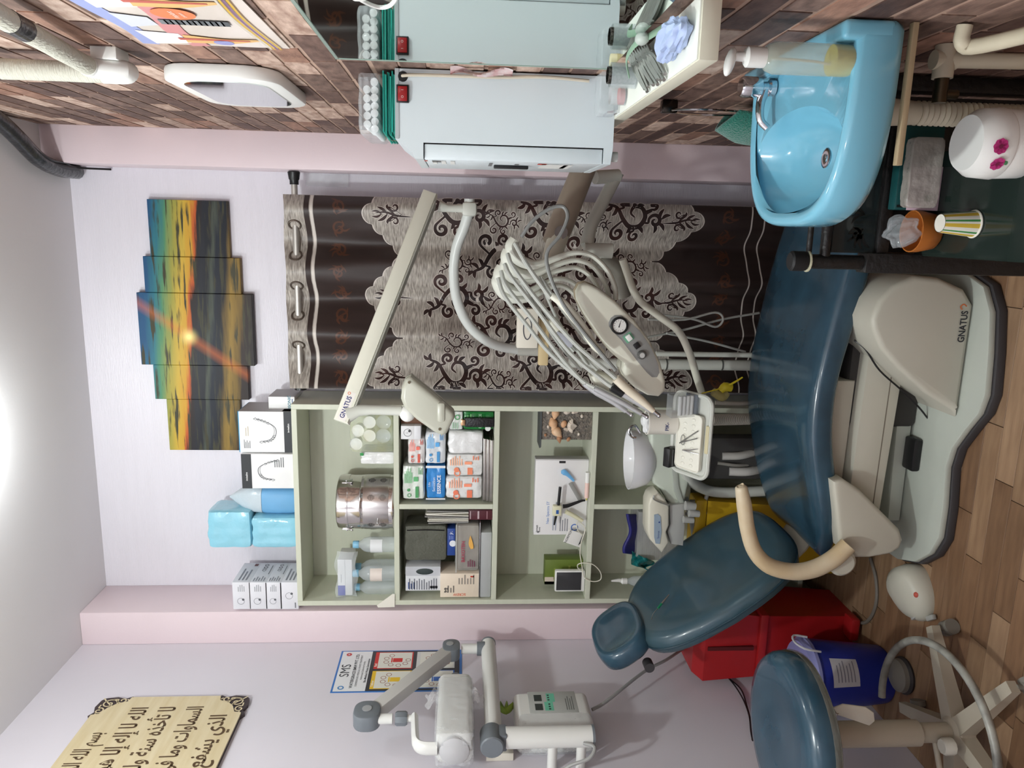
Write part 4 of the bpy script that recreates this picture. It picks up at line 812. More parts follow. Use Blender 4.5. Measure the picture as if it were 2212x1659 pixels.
# goods on the cabinet
q = at(822, 230, Y=1.8)
b = B(); t = thing('pouch_bundle', (.245, 1.84, cz1), 'bundle of teal sterilization pouches held by a rubber band on the cabinet', 'pouches')
TL = [mat('teal paper %d' % i, c, .5) for i, c in enumerate(((20, 150, 132), (12, 122, 110), (30, 166, 150)))]
for i in range(9): obj('pouch', B().box((.25+.002*(i % 3), 1.85+.004*(i % 2), cz1+.0016+.0032*i), (.125-.004*(i % 2), .22-.006*(i % 3), .0026), 0, rot(0, 0, (i % 3-1)*1.5)), TL[i % 3], t)
zt_ = cz1+.0305; obj('rubber_band', B().tube([(.185, 1.83, cz1+.0005), (.185, 1.83, zt_), (.317, 1.83, zt_), (.317, 1.83, cz1+.0005), (.185, 1.83, cz1+.0005)], .0008, 5), mat('tan rubber', (150, 120, 90), .6), t)
t = thing('cotton_roll_bag', (.25, 1.84, zt_+.001), 'clear bag of white cotton rolls lying on the teal pouches', 'bag')
COT = mat('cotton', (232, 234, 234), .9, bump=.5, bscale=60)
for i in range(7): obj('cotton_roll', B().tube([(.2+.016*i, 1.75+.006*(i % 2), zt_+.016), (.2+.016*i, 1.93+.006*(i % 3), zt_+.016)], .0085, 10), COT, t)
for i in range(5): obj('cotton_roll', B().tube([(.21+.018*i, 1.76, zt_+.033), (.212+.018*i, 1.92, zt_+.033)], .0085, 10), COT, t)
obj('film', pillow(B(), .186, .315, 1.732, 1.955, zt_+.002, zt_+.05, seed=12), CLEAR, t)
# tray below the cabinet, jars, instruments
t = thing('kidney_tray', (.262, 1.66, LZ), 'long steel tray under plastic film in front of the cabinet foot', 'tray')
q = pr(1330, 140, 1354, 292, 1.69)
obj('tray', B().prism([(BX+.004, 0), (.317, 0), (.32, .026), (.316, .026), (.312, .004), (BX+.01, .004), (BX+.006, .026), (BX+.001, .026)], -.05, (0, 1.655, LZ), FRONT), CHROME, t)
obj('film', pillow(B(), BX+.001, .318, 1.652, 1.712, LZ+.004, LZ+.045, seed=14), CLEAR, t)
def jar(x, y, r, h, name, label, m_, lidm=None):
    t = thing(name, (x, y, LZ), label, 'jar')
    obj('glass', B().lathe([(0, .0005), (r, .0005), (r, h), (r*.94, h), (r*.94, .003), (0, .003)], (x, y, LZ), 24), m_, t)
    return t
GL = mat('thin glass', (214, 224, 226), .04, alpha=.3)
p = at(1370, 150, Z=TZ); 
t = jar(.283, 1.51, .023, .05, 'bur_jar', 'clear jar of dotted steel burs and pliers beside the mirror', GL)
PERF = mat('perforated steel', (150, 146, 138), .3, 1, c2=(40, 38, 36), vscale=230)
obj('sieve', B().lathe([(.016, .002), (.016, .055), (.0145, .055), (.0145, .003), (0, .003)], (.283, 1.51, LZ), 18), PERF, t)
t = jar(.262, 1.60, .019, .032, 'cap_jar', 'clear glass pot with a red base on the counter liner', GL); obj('red_base', B().lathe([(0, .004), (.0175, .004), (.0175, .014), (0, .014)], (.262, 1.60, LZ), 18), mat('red plastic', (196, 30, 36), .35), t)
t = thing('paper_roll', (.3, 1.63, LZ), 'cream paper-wrapped roll beside the glass jar', 'roll'); obj('roll', B().lathe([(0, 0), (.012, 0), (.0125, .03), (.012, .032), (0, .032)], (.303, 1.615, LZ), 20), mat('cream roll', (226, 214, 178), .6), t); obj('band', B().lathe([(.0128, .012), (.0128, .02)], (.303, 1.615, LZ), 20), mat('tan band', (200, 184, 140), .6), t)
bs = mat('dull steel', (176, 176, 172), .32, .75, var=.3, vscale=20)
rr_ = random.Random(5)
for i in range(9):
    y_ = 1.36+.019*i+rr_.uniform(-.004, .004); x0 = .3+rr_.uniform(-.006, .008); z_ = LZ+.004+.003*(i % 2); a = rr_.uniform(-.012, .012); yy = 1.46+.008*i
    p0, p1 = V((.313, 1.385+.011*i, LZ+.014+.0015*i)), V((.239+.004*(i % 3), 1.265+.019*i+a, LZ+.005))
    tt = thing('dental_forceps', (p0+p1)/2, 'steel dental forceps fanned on the counter liner below the mirror', 'forceps', 'forceps fanned on the counter liner')
    n_ = V((p1.y-p0.y, p0.x-p1.x, 0)).normalized()
    pv = p0+(p1-p0)*.3
    for s_ in (-1, 1): obj('handle', B().tube([p0+n_*s_*-.004, pv, p0+(p1-p0)*.5+n_*s_*.006, p1+n_*s_*.005], [.002, .0042, .0036, .0032], 6, 4), bs, tt)
    obj('pivot', B().ell(pv, (.006, .006, .004), n=8), bs, tt)
tt = thing('gauze_band', (.3, 1.32, LZ), 'green cloth band tied in a knot over the forceps', 'band')
obj('strap', B().tube([(.316, 1.27, LZ+.006), (.312, 1.33, LZ+.02), (.308, 1.37, LZ+.034), (.296, 1.43, LZ+.036), (.275, 1.47, LZ+.022)], .006, 8, 4, flat=((0, 0, 1), .3)), mat('green gauze', (132, 160, 138), .7), tt); obj('knot', B().ell((.31, 1.34, LZ+.03), (.011, .016, .012), n=10), mat('clear film knot', (206, 212, 206), .3, alpha=.7), tt)
# crumpled blue glove
b = B(); gy, gx = 1.195, .28
bm = bmesh.new(); bmesh.ops.create_icosphere(bm, subdivisions=4, radius=1); rg = random.Random(2)
for v in bm.verts:
    p = v.co.copy(); n_ = .5*math.sin(7*p.x+3*p.y)*math.sin(6*p.z+2)+.35*math.sin(13*p.y+9*p.x)+.25*math.sin(17*p.z+5*p.y+2)
    v.co = V((p.x*.023, p.y*.062, max(p.z, -.75)*.02+.015))*1; v.co += p*.0062*n_; v.co.z = max(v.co.z, .0004)
    if p.y > .2: v.co.x -= (p.y-.2)*.03; v.co.x = v.co.x*(1-.3*(p.y-.2))
b.bm(bm, None, (gx, gy, LZ)); obj('crumpled_glove', b, mat('pale blue glove', (174, 190, 226), .5, var=.15, vscale=40), None, 'crumpled pale blue glove at the near end of the counter board', 'glove')
# towel ring and towel below the board
p = at(1445, 232, X=.322)
t = thing('towel_ring', (XR, p.y, p.z-.25), 'chrome towel ring bracket on the brick wall below the counter board', 'towel ring')
RX = .3
pb = at(1445, 232, X=.305)
obj('wall_bracket', B().bb((pb.x-.014, pb.y-.014, pb.z-.02), (XR-.0026, pb.y+.014, pb.z+.02), .004), mat('dark chrome', (70, 66, 62), .2, 1), t)
c = V((pb.x-.008, pb.y, pb.z-.1)); obj('ring', B().tube([c+V((.0, .042*math.sin(a), .1*math.cos(a))) for a in [2*math.pi*i/30 for i in range(31)]], .0032, 8, cap=False), CHROME, t)
tz0, tz1 = at(1700, 300, X=.29).z, at(1540, 250, X=.29).z
def tw_(u, v):
    a = math.pi*(.08+.84*u); rx, ry = .074+.02*v, .06+.035*v
    w_ = 1+.12*math.sin(9*u+2)*(.3+v)
    return V((.314-rx*1.1*math.sin(a)*w_*(.6+.4*min(1, 3*v+.3)), c.y+.012-ry*math.cos(a), tz1-(tz1-.6)*v-.05*(1-math.sin(a))*(1-v)-.012*(1-min(1, 6*v))))
ob = obj('hand_towel', B().grid(tw_, 30, 18), mat('green terry', (20, 120, 102), .95, bump=.8, bscale=260, sheen=.6), None, 'green terry hand towel hanging through the towel ring', 'towel'); md = ob.modifiers.new('thick', 'SOLIDIFY'); md.thickness = .009

# ================================================================== basin
SZ = .955; BLUE = mat('blue ceramic', (118, 182, 206), .12, coat=.5)
sy0, sy1, sX0, sX1 = 1.205, 1.64, .012, XR-.004
def sink_outline(k=1.0, n=44, inset=0):
    """D shape: straight along the wall, round towards the room"""
    cy, hy = (sy0+sy1)/2, (sy1-sy0)/2-inset; P = []; x1 = sX1-inset*.4; xr_ = x1-sX0-inset
    for i in range(n):
        a = math.pi*i/(n-1)
        px = -math.sin(a)**.62; py = math.copysign(abs(math.cos(a))**.62, math.cos(a)); P.append((x1+px*xr_, cy+py*hy))
    return P
t = thing('wash_basin', (.17, (sy0+sy1)/2, SZ-.16), 'glossy sky blue ceramic wash basin on the brick wall', 'basin')
def ring(ins, z, kx=1, sh=0):
    P = sink_outline(inset=ins); return [V((sX1-(sX1-x)*kx+sh, y, z)) for x, y in P]
def bowl(f, z):          # inner bowl contours: egg-shaped, kept clear of the tap ledge
    cx, cy = .135, (sy0+sy1)/2; P = []
    for i in range(44):
        a = math.pi*i/43*2-math.pi/2+math.pi; P.append(0)
    return [V((cx+.098*f*math.copysign(abs(math.cos(a))**.8, math.cos(a)), cy+.17*f*math.copysign(abs(math.sin(a))**.85, math.sin(a)), z)) for a in [math.pi/2+2*math.pi*i/44*-1 for i in range(44)]]
def full_ring(ins, z, xin=0):
    P = sink_outline(inset=ins, n=33); pts = [V((x, y, z)) for x, y in P]      # from +y at the wall round to -y
    back = [V((sX1-ins*.4, (sy0+ins)+(sy1-sy0-2*ins)*i/12, z)) for i in range(1, 12)]
    return pts+back
def match(r1, n):        # resample a closed ring to n points by arc length
    L_ = [0]; m_ = len(r1)
    for i in range(m_): L_.append(L_[-1]+(r1[(i+1) % m_]-r1[i]).length)
    out = []
    for k in range(n):
        s_ = L_[-1]*k/n; j = 0
        while L_[j+1] < s_: j += 1
        f = (s_-L_[j])/max(1e-9, L_[j+1]-L_[j]); out.append(r1[j].lerp(r1[(j+1) % m_], f))
    return out
def egg(f, z, cx=.137):
    cy = (sy0+sy1)/2; return [V((cx+(.108 if math.cos(a) < 0 else .085)*f*math.cos(a), cy+.19*f*math.sin(a), z)) for a in [math.pi/2+2*math.pi*i/72 for i in range(72)]]
FR = lambda ins, z: match(full_ring(ins, z), 72)
b = B(); rings = [FR(.09, SZ-.09), FR(.03, SZ-.082), FR(.008, SZ-.075), FR(0, SZ-.06), FR(0, SZ-.012), FR(.004, SZ-.003), FR(.011, SZ), FR(.02, SZ-.003), FR(.024, SZ-.006), egg(1.0, SZ-.009), egg(.96, SZ-.016), egg(.9, SZ-.03), egg(.8, SZ-.048), egg(.64, SZ-.062), egg(.4, SZ-.07), egg(.1, SZ-.072)]
b.loft(rings); obj('bowl', b, BLUE, t, ang=50)
obj('back_ledge', B().bb((sX1-.03, sy0, SZ-.06), (sX1, sy1, SZ+.022), .008, 3), BLUE, t)
obj('drain', B().lathe([(0, 0), (.016, 0), (.018, .003), (.012, .004), (0, .001)], (.137, (sy0+sy1)/2, SZ-.0722), 18), CHROME, t)
# wooden batten under the basin
obj('wood_batten', B().bb((.11, sy0+.012, SZ-.1), (XR-.003, sy0+.024, SZ-.0905), .001), mat('raw wood', (176, 156, 124), .7, var=.2, vscale=14, stretch=(1, 1, 8)), None, 'raw wooden batten under the near edge of the basin', 'batten')
# tap
p = at(1668, 190, Z=SZ); fx, fy = .255, 1.55
fx, fy = p.x, p.y
t = thing('pillar_tap', (fx, fy, SZ), 'chrome pillar tap with a round knob on the basin', 'tap')
obj('stem', B().lathe([(.016, -.004), (.016, .006), (.011, .01), (.011, .022)], (fx, fy, SZ), 18), CHROME, t)
obj('knob', B().lathe([(.012, .02), (.019, .024), (.02, .03), (.02, .058), (.017, .063), (0, .063)], (fx, fy, SZ), 12), CHROME, t)
obj('spout', B().tube([(fx, fy, SZ+.012), (fx-.03, fy-.004, SZ+.022), (fx-.06, fy-.006, SZ+.02), (fx-.075, fy-.008, SZ+.006)], [.010, .0085, .0075, .007], 12, 5), CHROME, t)
# soap bottle
px0 = at(1838, 130, Z=SZ); bx, by = at(1836, 132, Z=SZ-.004).x, at(1836, 132, Z=SZ-.004).y
hB = at(1640, 130, Y=by).z-SZ; r = .024
t = thing('soap_dispenser', (bx, by, SZ-.004), 'clear soap pump bottle with a little yellow liquid on the basin', 'soap dispenser')
SOAPB = mat('milky soap bottle', (206, 214, 200), .15, alpha=.42)
obj('bottle', B().lathe([(0, .0), (r*.95, .0), (r, .004), (r, hB*.86), (r*.8, hB*.95), (r*.5, hB*.985), (r*.5, hB)], (bx, by, SZ-.004), 24), SOAPB, t)
obj('liquid_soap', B().lathe([(0, .002), (r*.93, .002), (r*.96, .006), (r*.96, hB*.22), (0, hB*.22)], (bx, by, SZ-.004), 24), mat('yellow soap', (196, 190, 96), .2), t)
h2 = hB-.004
obj('collar', B().lathe([(r*.62, h2-.004), (r*.64, h2), (r*.64, h2+.024), (r*.5, h2+.027), (r*.3, h2+.028), (r*.28, h2+.046), (0, h2+.046)], (bx, by, SZ), 24), WHITE, t)
obj('pump_head', B().ell((bx-.008, by, SZ+h2+.05), (.022, .011, .008), rot(0, 12, 0), 14), WHITE, t)
obj('dip_tube', B().tube([(bx, by, SZ+hB), (bx-.003, by, SZ+.05), (bx-.012, by, SZ+.003)], .002, 6, 4), mat('dip tube', (214, 210, 190), .4, alpha=.7), t)
# waste pipe
wx, wy = at(1990, 245, Y=1.42).x, 1.42
t = thing('waste_pipe', (wx, wy, 0), 'white ribbed waste hose dropping from the basin', 'pipe')
PV = mat('aged white pvc', (206, 196, 172), .5, var=.12, vscale=10)
obj('trap', B().tube([(wx, wy, SZ-.093), (wx, wy, SZ-.16), (wx, wy, SZ-.235)], [.03, .026, .02], 18), PV, t)
pts = [(wx, wy, SZ-.23-i*.0035) for i in range(200)]; obj('ribbed_hose', B().tube(pts, [.02+.0022*(i % 3 == 0)-.001*(i % 3 == 1) for i in range(200)], 16), PV, t)
t = thing('water_pipe', (XR-.03, 1.3, .5), 'cream supply pipe with elbow on the brick wall under the basin', 'pipe')
e = at(2040, 130, X=.298); obj('tee', B().cyl(e+V((-.03, 0, 0)), e+V((.024, 0, 0)), .017).cyl(e+V((0, 0, -.02)), e+V((0, 0, .02)), .016), PV, t); obj('pipe_run', B().tube([e, e+V((0, -.02, -.2)), e+V((0, -.04, -.55))], .013, 12), PV, t)
obj('valve', B().cyl(e+V((-.03, 0, 0)), e+V((-.07, 0, 0)), .012).cyl(e+V((-.055, 0, 0)), e+V((-.055, 0, -.03)), .008), mat('dark brass', (84, 74, 60), .35, 1), t)
e2 = at(2080, 85, X=.3); obj('water_pipe', B().tube([e2+V((.02, 0, 0)), e2+V((-.005, 0, 0)), e2+V((-.012, -.02, -.02)), e2+V((-.012, -.2, -.06)), e2+V((-.01, -.3, -.06))], .012, 12, 4), PV, None, 'white pipe bending along the brick wall low under the basin', 'pipe')
g = lambda x, y, X=.3: at(x, y, X=X)
t = thing('charger_cable', g(790, 5), 'white charger plug and cable hanging beside the wall mirror', 'cable')
obj('plug', B().box(g(775, -14, .306), (.018, .016, .02), .004), WHITE, t); obj('lead', B().tube([g(780, 0), g(800, 10), g(822, 16), g(842, 12), g(856, -4), g(866, -30)], .003, 8, 5), WHITE, t)
# ================================================================== black rack below the basin
BM_ = mat('black painted steel', (26, 25, 25), .38, bump=.3, bscale=60, var=.2, vscale=20)
RY = 1.6; px_ = at(1900, 568, Y=RY).x; zt = at(1705, 568, Y=RY).z; zb = at(1893, 545, Y=RY).z; z1 = at(1747, 545, Y=RY).z; z2_ = at(1782, 545, Y=RY).z; zk = at(1860, 568, Y=RY).z
RK = thing('utility_rack', (.13, 1.4, 0), 'black steel rack with dark glass shelves under the basin', 'rack')
obj('post', B().cyl((px_, RY, zk), (px_, RY, zt-.02), .0155).bb((px_-.021, RY-.021, 0), (px_+.021, RY+.021, zk), .003), BM_, RK)
obj('post_cap', B().lathe([(.02, 0), (.021, .004), (.021, .03), (.017, .034), (0, .034)], (px_, RY, zt-.034), 20), mat('black rubber', (20, 20, 22), .6), RK)
obj('washer', B().lathe([(.0225, 0), (.0225, .003), (.016, .003)], (px_, RY, zt-.04), 20), mat('pale washer', (190, 186, 160), .5), RK)
obj('post', B().bb((.288, RY-.021, 0), (.318, RY+.021, .8), .003), BM_, RK); obj('post', B().bb((px_-.02, 1.12, 0), (px_+.01, 1.14, .1), .003), BM_, RK)
xe = .29
obj('rail', B().cyl((px_, RY, z1), (xe, RY, z1), .006), BM_, RK); obj('rail', B().cyl((px_, RY, z2_), (xe, RY, z2_), .011), BM_, RK); obj('rail', B().bb((px_, RY-.012, zb-.02), (xe, RY+.012, zb+.006), .002), BM_, RK)
GLD = mat('dark tinted glass', (30, 36, 36), .06, alpha=.82)
gp = obj('glass_panel', B().bb((px_+.02, RY-.003, zb+.008), (xe, RY+.003, z2_-.012)), GLD, RK)
b = flat(B()); zm = (zb+z2_)/2
for dx_, an in ((.05, .5), (.07, 1.6), (.06, 2.4), (.1, .9)):
    for k_ in range(3):
        a = an+k_*.5; x0 = px_+dx_; b.stroke([(x0, zm-.02), (x0+.02*math.cos(a), zm-.02+.02*math.sin(a)), (x0+.034*math.cos(a+.3), zm-.02+.034*math.sin(a+.3))], lambda f: .006*math.sin(math.pi*(f*.9+.08)), lambda x, y: V((x, RY-.0036, y)), 4)
obj('etched_leaves', b, mat('black etching', (10, 12, 12), .3), gp, smooth=False, kind='stuff')
SHZ = .58
obj('glass_shelf', B().bb((-.04, 1.27, SHZ-.012), (.17, RY+.01, SHZ)), mat('dark green glass', (34, 44, 40), .12), RK)
obj('back_sheet', B().bb((px_+.022, RY+.025, .1), (.285, RY+.03, zb-.022)), mat('dark sheet', (40, 34, 32), .6, var=.3, vscale=6), RK)
g = lambda x, y, Y=1.5: at(x, y, Y=Y)
# packets leaning at the back of the shelf
def plate(name, quadpx, Y, th, m_, label, cat, lean=.03):
    P = [at(x, y, Y=Y+lean*(1 if i in (0, 1) else 0)) for i, (x, y) in enumerate(quadpx)]; n_ = (P[1]-P[0]).cross(P[2]-P[0]).normalized()
    if n_.y > 0: n_ = -n_
    b = B(); k = [p for p in P]+[p-n_*th for p in P]
    return obj(name, b.add(k, [(0, 1, 2, 3), (7, 6, 5, 4), (0, 4, 5, 1), (1, 5, 6, 2), (2, 6, 7, 3), (3, 7, 4, 0)]), m_, None, label, cat, smooth=False), P
t1_ = thing('teal_packet', g(1990, 370, 1.585), 'dark teal packet with black lettering at the back of the rack', 'packet')
q = pr(1928, 275, 2040, 455, 1.58)
obj('carton', B().bb((q[0], 1.555, SHZ+.0005), (q[1], 1.582, q[3]), .003), mat('teal card', (24, 76, 76), .35), t1_)
letters(b := flat(B()), 'ultra', .035, ((q[0]+q[1])/2+.05, 1.555, q[3]-.1), FRONT, bold=True); letters(b, 'lone', .04, ((q[0]+q[1])/2-.045, 1.555, q[3]-.02), FRONT, bold=True); obj('lettering', b, pcol((16, 20, 20)), t1_, smooth=False)
q = pr(1945, 300, 2055, 455, 1.55)
t = thing('rubber_dam_bag', (q[0], 1.55, SHZ), 'clear crinkled bag with a pink card leaning on the teal packet', 'bag')
obj('pink_card', B().bb((q[0], 1.546, SHZ+.0005), (q[0]+(q[1]-q[0])*.62, 1.549, q[3]-.02), .0005), mat('pink card', (206, 178, 190), .5), t)
obj('film', pillow(B(), q[0]+.004, q[1], 1.515, 1.544, SHZ+.02, q[3], seed=21), mat('crinkled clear film', (206, 198, 188), .12, alpha=.45, bump=1, bscale=30), t)
obj('black_print', flat(quad(B(), (q[0]+.018, 1.5455, SHZ+.012), FRONT, 0, 0, .012, .022)), BLACK, t)
# orange bowl with a bag
p = at(2030, 512, Z=SHZ); bxx, byy = p.x+.01, p.y+.02
t = thing('orange_bowl', (bxx, byy, SHZ), 'orange brown bowl holding a clear plastic bag beside the rack post', 'bowl')
obj('bowl', B().lathe([(0, .0005), (.03, .0005), (.036, .006), (.042, .035), (.0425, .05), (.04, .05), (.034, .008), (0, .005)], (bxx, byy, SHZ), 28), mat('orange bowl', (176, 104, 44), .4), t)
bm = bmesh.new(); bmesh.ops.create_icosphere(bm, subdivisions=4, radius=1)
for v in bm.verts:
    p = v.co; k = 1+.15*math.sin(6*p.x+4*p.z)+.1*math.sin(11*p.y+7*p.x); v.co = V((p.x*.03, p.y*.028, p.z*.032))*k
obj('clear_bag', B().bm(bm, None, (bxx, byy, SHZ+.07)), mat('clear bag', (214, 222, 226), .12, alpha=.25, bump=.5, bscale=30), t)
# striped paper cup, upside down
p = at(2105, 484, Z=SHZ); cxx, cyy = p.x, p.y; hc = at(2030, 484, Y=cyy).z-SHZ; rb = abs(at(2105, 455, Y=cyy).x-at(2105, 512, Y=cyy).x)/2
t = thing('striped_cup', (cxx, cyy, SHZ), 'upside-down paper cup with yellow and green stripes on the rack shelf', 'cup')
N_ = 36; rt = rb*.72
for k_, (mm, nm) in enumerate(((mat('cup white', (230, 226, 214), .5), 'white_stripe'), (mat('cup yellow', (212, 180, 66), .5), 'yellow_stripe'), (mat('cup green', (66, 140, 74), .5), 'green_stripe'))):
    b = B(); sel = {0: (0, 3, 5), 1: (1, 2), 2: (4,)}[k_]
    for i in range(N_):
        if i % 6 in sel:
            a0, a1 = 2*math.pi*i/N_, 2*math.pi*(i+1)/N_
            b.add([(cxx+rb*math.cos(a0), cyy+rb*math.sin(a0), SHZ+.003), (cxx+rb*math.cos(a1), cyy+rb*math.sin(a1), SHZ+.003), (cxx+rt*math.cos(a1), cyy+rt*math.sin(a1), SHZ+hc), (cxx+rt*math.cos(a0), cyy+rt*math.sin(a0), SHZ+hc)], [(0, 1, 2, 3)])
    obj(nm, flat(b), mm, t, kind='stuff')
obj('base', B().lathe([(rt, hc), (rt*.94, hc), (rt*.9, hc-.005), (0, hc-.005)], (cxx, cyy, SHZ), 24), MATS['cup white'], t); obj('rim', B().tube([(cxx+rb*math.cos(a), cyy+rb*math.sin(a), SHZ+.0025) for a in [2*math.pi*i/28 for i in range(29)]], .0024, 6, cap=False), MATS['cup white'], t)
# flowered container
p = at(2230, 322, Z=SHZ); fxx, fyy = p.x+.008, p.y+.015; hb = at(2125, 325, Y=fyy-.05).z-SHZ
t = thing('lunch_container', (fxx, fyy, SHZ), 'round white container with pink flowers on the rack shelf', 'container')
obj('tub', B().lathe([(0, .0005), (.05, .0005), (.056, .01), (.058, hb*.5), (.0575, hb*.52)], (fxx, fyy, SHZ), 30), WHITE, t)
obj('lid', B().lathe([(.0585, hb*.52), (.0595, hb*.54), (.057, hb*.85), (.046, hb), (0, hb)], (fxx, fyy, SHZ), 30), WHITE, t)
for an, dz, s_ in ((-100, .8, .013), (-128, .74, .012)):
    nn = V((math.cos(math.radians(an)), math.sin(math.radians(an)), 0)); fr = (V((-nn.y, nn.x, 0)), (0, 0, 1)); o = V((fxx, fyy, SHZ+hb*dz))+nn*.0578
    b = flat(B())
    for k_ in range(8): disc(b, o, fr, s_*.6*math.cos(k_*.785), s_*.6*math.sin(k_*.785), s_*.42, .003, 8)
    fl = obj('flower', b, pcol((196, 56, 130)), t, smooth=False, kind='stuff'); obj('flower_eye', flat(disc(B(), o, fr, 0, 0, s_*.3, .0036)), pcol((120, 30, 70)), fl)
obj('sprig', flat(disc(B(), V((fxx-.035, fyy-.046, SHZ+hb*.62)), FRONT, 0, 0, .004, .003)), pcol((90, 160, 110)), t)
p = at(2135, 420, Y=1.4)
obj('s_hook', B().tube([at(x, y, Y=1.42) for x, y in ((2120, 455), (2135, 448), (2142, 430), (2150, 412), (2168, 405), (2176, 418), (2176, 452))], .0028, 8, 5), CHROME, None, 'chrome S-shaped hook on the rack shelf behind the container', 'hook')

# ================================================================== dental chair
VIN = mat('petrol blue vinyl', (50, 82, 100), .22, c2=(40, 66, 82), vscale=7, bump=.012, bscale=9, coat=.35)
VIN2 = mat('worn petrol vinyl', (52, 82, 98), .28, c2=(58, 78, 84), vscale=6, bump=.04, bscale=10, coat=.25)
BEI = mat('aged beige plastic', (197, 194, 180), .4, var=.05, vscale=6)
GRYM = mat('grey green metal', (188, 194, 184), .4, var=.06, vscale=7)
RUB = mat('dark grey rubber', (62, 60, 62), .55)
CH = thing('dental_chair', (-.6, 2.52, 0), 'petrol blue vinyl dental treatment chair with beige base', 'dental chair')
near = [(-.09, 2.23), (-.13, 2.12), (-.2, 2.075), (-.316, 2.055), (-.44, 2.043), (-.5, 2.06), (-.56, 2.105), (-.634, 2.155), (-.7, 2.17), (-.825, 2.155), (-.93, 2.155), (-1.0, 2.19), (-1.06, 2.26), (-1.095, 2.36), (-1.1, 2.48), (-1.09, 2.6), (-1.05, 2.7), (-.97, 2.76), (-.7, 2.78), (-.5, 2.86), (-.3, 2.92), (-.14, 2.88), (-.08, 2.7), (-.07, 2.45)]
obj('rubber_skirt', B().prism([(x, y) for x, y in near], .028, (0, 0, .0005), TOP, .006), RUB, CH)
cx_ = sum(p[0] for p in near)/len(near); cy_ = sum(p[1] for p in near)/len(near)
obj('base_plate', B().prism([(cx_+(x-cx_)*.985, cy_+(y-cy_)*.975) for x, y in near], .022, (0, 0, .0285), TOP, .006), GRYM, CH)
PYB = .05
# motor cover: wedge with a rounded hood
cv = [(1884, 690), (1888, 715), (1905, 755), (1940, 795), (2000, 850), (2060, 888), (2100, 900), (2118, 885), (2120, 800), (2116, 680), (2085, 625), (2030, 600), (1975, 596), (1930, 618), (1900, 650)]
P = [at(x, y, Y=2.15) for x, y in cv]; pl = [(p.x, p.z) for p in P if p.z > PYB+.012]; kx_ = [i for i, p in enumerate(P) if p.z <= PYB+.012]; xs_ = [p.x for p in P]; pl.insert(kx_[0], (min(xs_)-.004, PYB+.002)); pl.insert(kx_[0]+1, (at(2116, 660, Y=2.15).x, PYB+.002))
mc = obj('motor_cover', B().prism(pl, -.5, (0, 2.15, 0), FRONT, .016, 3), BEI, CH, ang=50)
o = at(2099, 706, Y=2.15); letters(b := flat(B()), 'GNATUS', .029, (o.x, 2.15, PYB+.028), FRONT, .002, bold=True, sx=.82); obj('lettering', b, pcol((40, 42, 50)), mc, smooth=False)
o2 = V((o.x+.058, 2.15, PYB+.03)); b = flat(B()); b.stroke([(o2.x-.008, o2.z+.008), (o2.x, o2.z+.014), (o2.x+.008, o2.z+.006), (o2.x+.002, o2.z-.004)], .0035, lambda x, y: V((x, 2.1478, y))); obj('orange_swirl', b, pcol((206, 110, 60)), mc, smooth=False)
# lift arm
def slab(name, x0, z0a, z0b, x1, z1a, z1b, y0, y1, m_, bev=.012):
    return obj(name, B().prism([(x0, z0a), (x1, z1a), (x1, z1b), (x0, z0b)], -(y1-y0), (0, y0, 0), FRONT, bev), m_, CH)
la = slab('lift_arm', -.33, .14, .27, -1.0, .165, .285, 2.3, 2.78, BEI, .02)
obj('groove', B().prism([(-.36, .188), (-.99, .198), (-.99, .1945), (-.36, .1845)], -.002, (0, 2.2995, 0), FRONT), mat('shadow gap', (120, 112, 100), .7), la)
slab('lift_arm', -.4, .06, .12, -.95, .055, .1, 2.36, 2.72, GRYM, .01)
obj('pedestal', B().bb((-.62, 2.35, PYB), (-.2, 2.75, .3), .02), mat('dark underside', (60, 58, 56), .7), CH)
q = pr(1965, 947, 2012, 1016, 2.32); obj('power_block', B().bb((q[0], 2.3, PYB), (q[1], 2.36, q[3]), .008), BLACK, CH)
obj('cable', B().tube([at(1845, 735, Y=2.3), at(1870, 755, Y=2.28), at(1900, 800, Y=2.28), at(1950, 845, Y=2.285), at(1985, 880, Y=2.29), at(2005, 905, Y=2.3)], .003, 6, 5), BLACK, CH)
slab('seat_frame', -.46, .28, .36, -.83, .285, .34, 2.34, 2.76, BEI, .008)
slab('seat_frame', -.47, .24, .345, -.84, .255, .33, 2.36, 2.74, BEI, .006)
# seat and leg rest: one long cushion
prof = [(.18, .335, .24), (.16, .345, .235), (.0, .385, .27), (-.12, .412, .295), (-.28, .438, .325), (-.42, .456, .352), (-.54, .462, .36), (-.66, .455, .35), (-.78, .43, .325), (-.9, .398, .305), (-1.0, .37, .29), (-1.05, .352, .287), (-1.075, .33, .29)]
def xsec(X, zt, zb, y0, y1, n=40, dip=.012):
    R = []; cy, hy, cz, hz = (y0+y1)/2, (y1-y0)/2, (zt+zb)/2, (zt-zb)/2
    for i in range(n):
        a = 2*math.pi*i/n; c_, s_ = math.cos(a), math.sin(a); y = cy+hy*math.copysign(abs(c_)**.32, c_); z = cz+hz*math.copysign(abs(s_)**.55, s_)
        if s_ > 0: z -= dip*(1-((y-cy)/hy)**2)
        R.append(V((X, y, z)))
    return R
rings = []
Ps = spline([V(p) for p in prof], 4)
for p in Ps:
    e_ = max(0, (-.86-p.x)/.215); e2 = max(0, (p.x-.02)/.16); k = 1-.32*e_**2-.15*e2**2
    rings.append(xsec(p.x, p.y, p.z, 2.55-.285*k, 2.55+.285*k))
obj('seat_cushion', B().loft(rings), VIN, CH, ang=60)
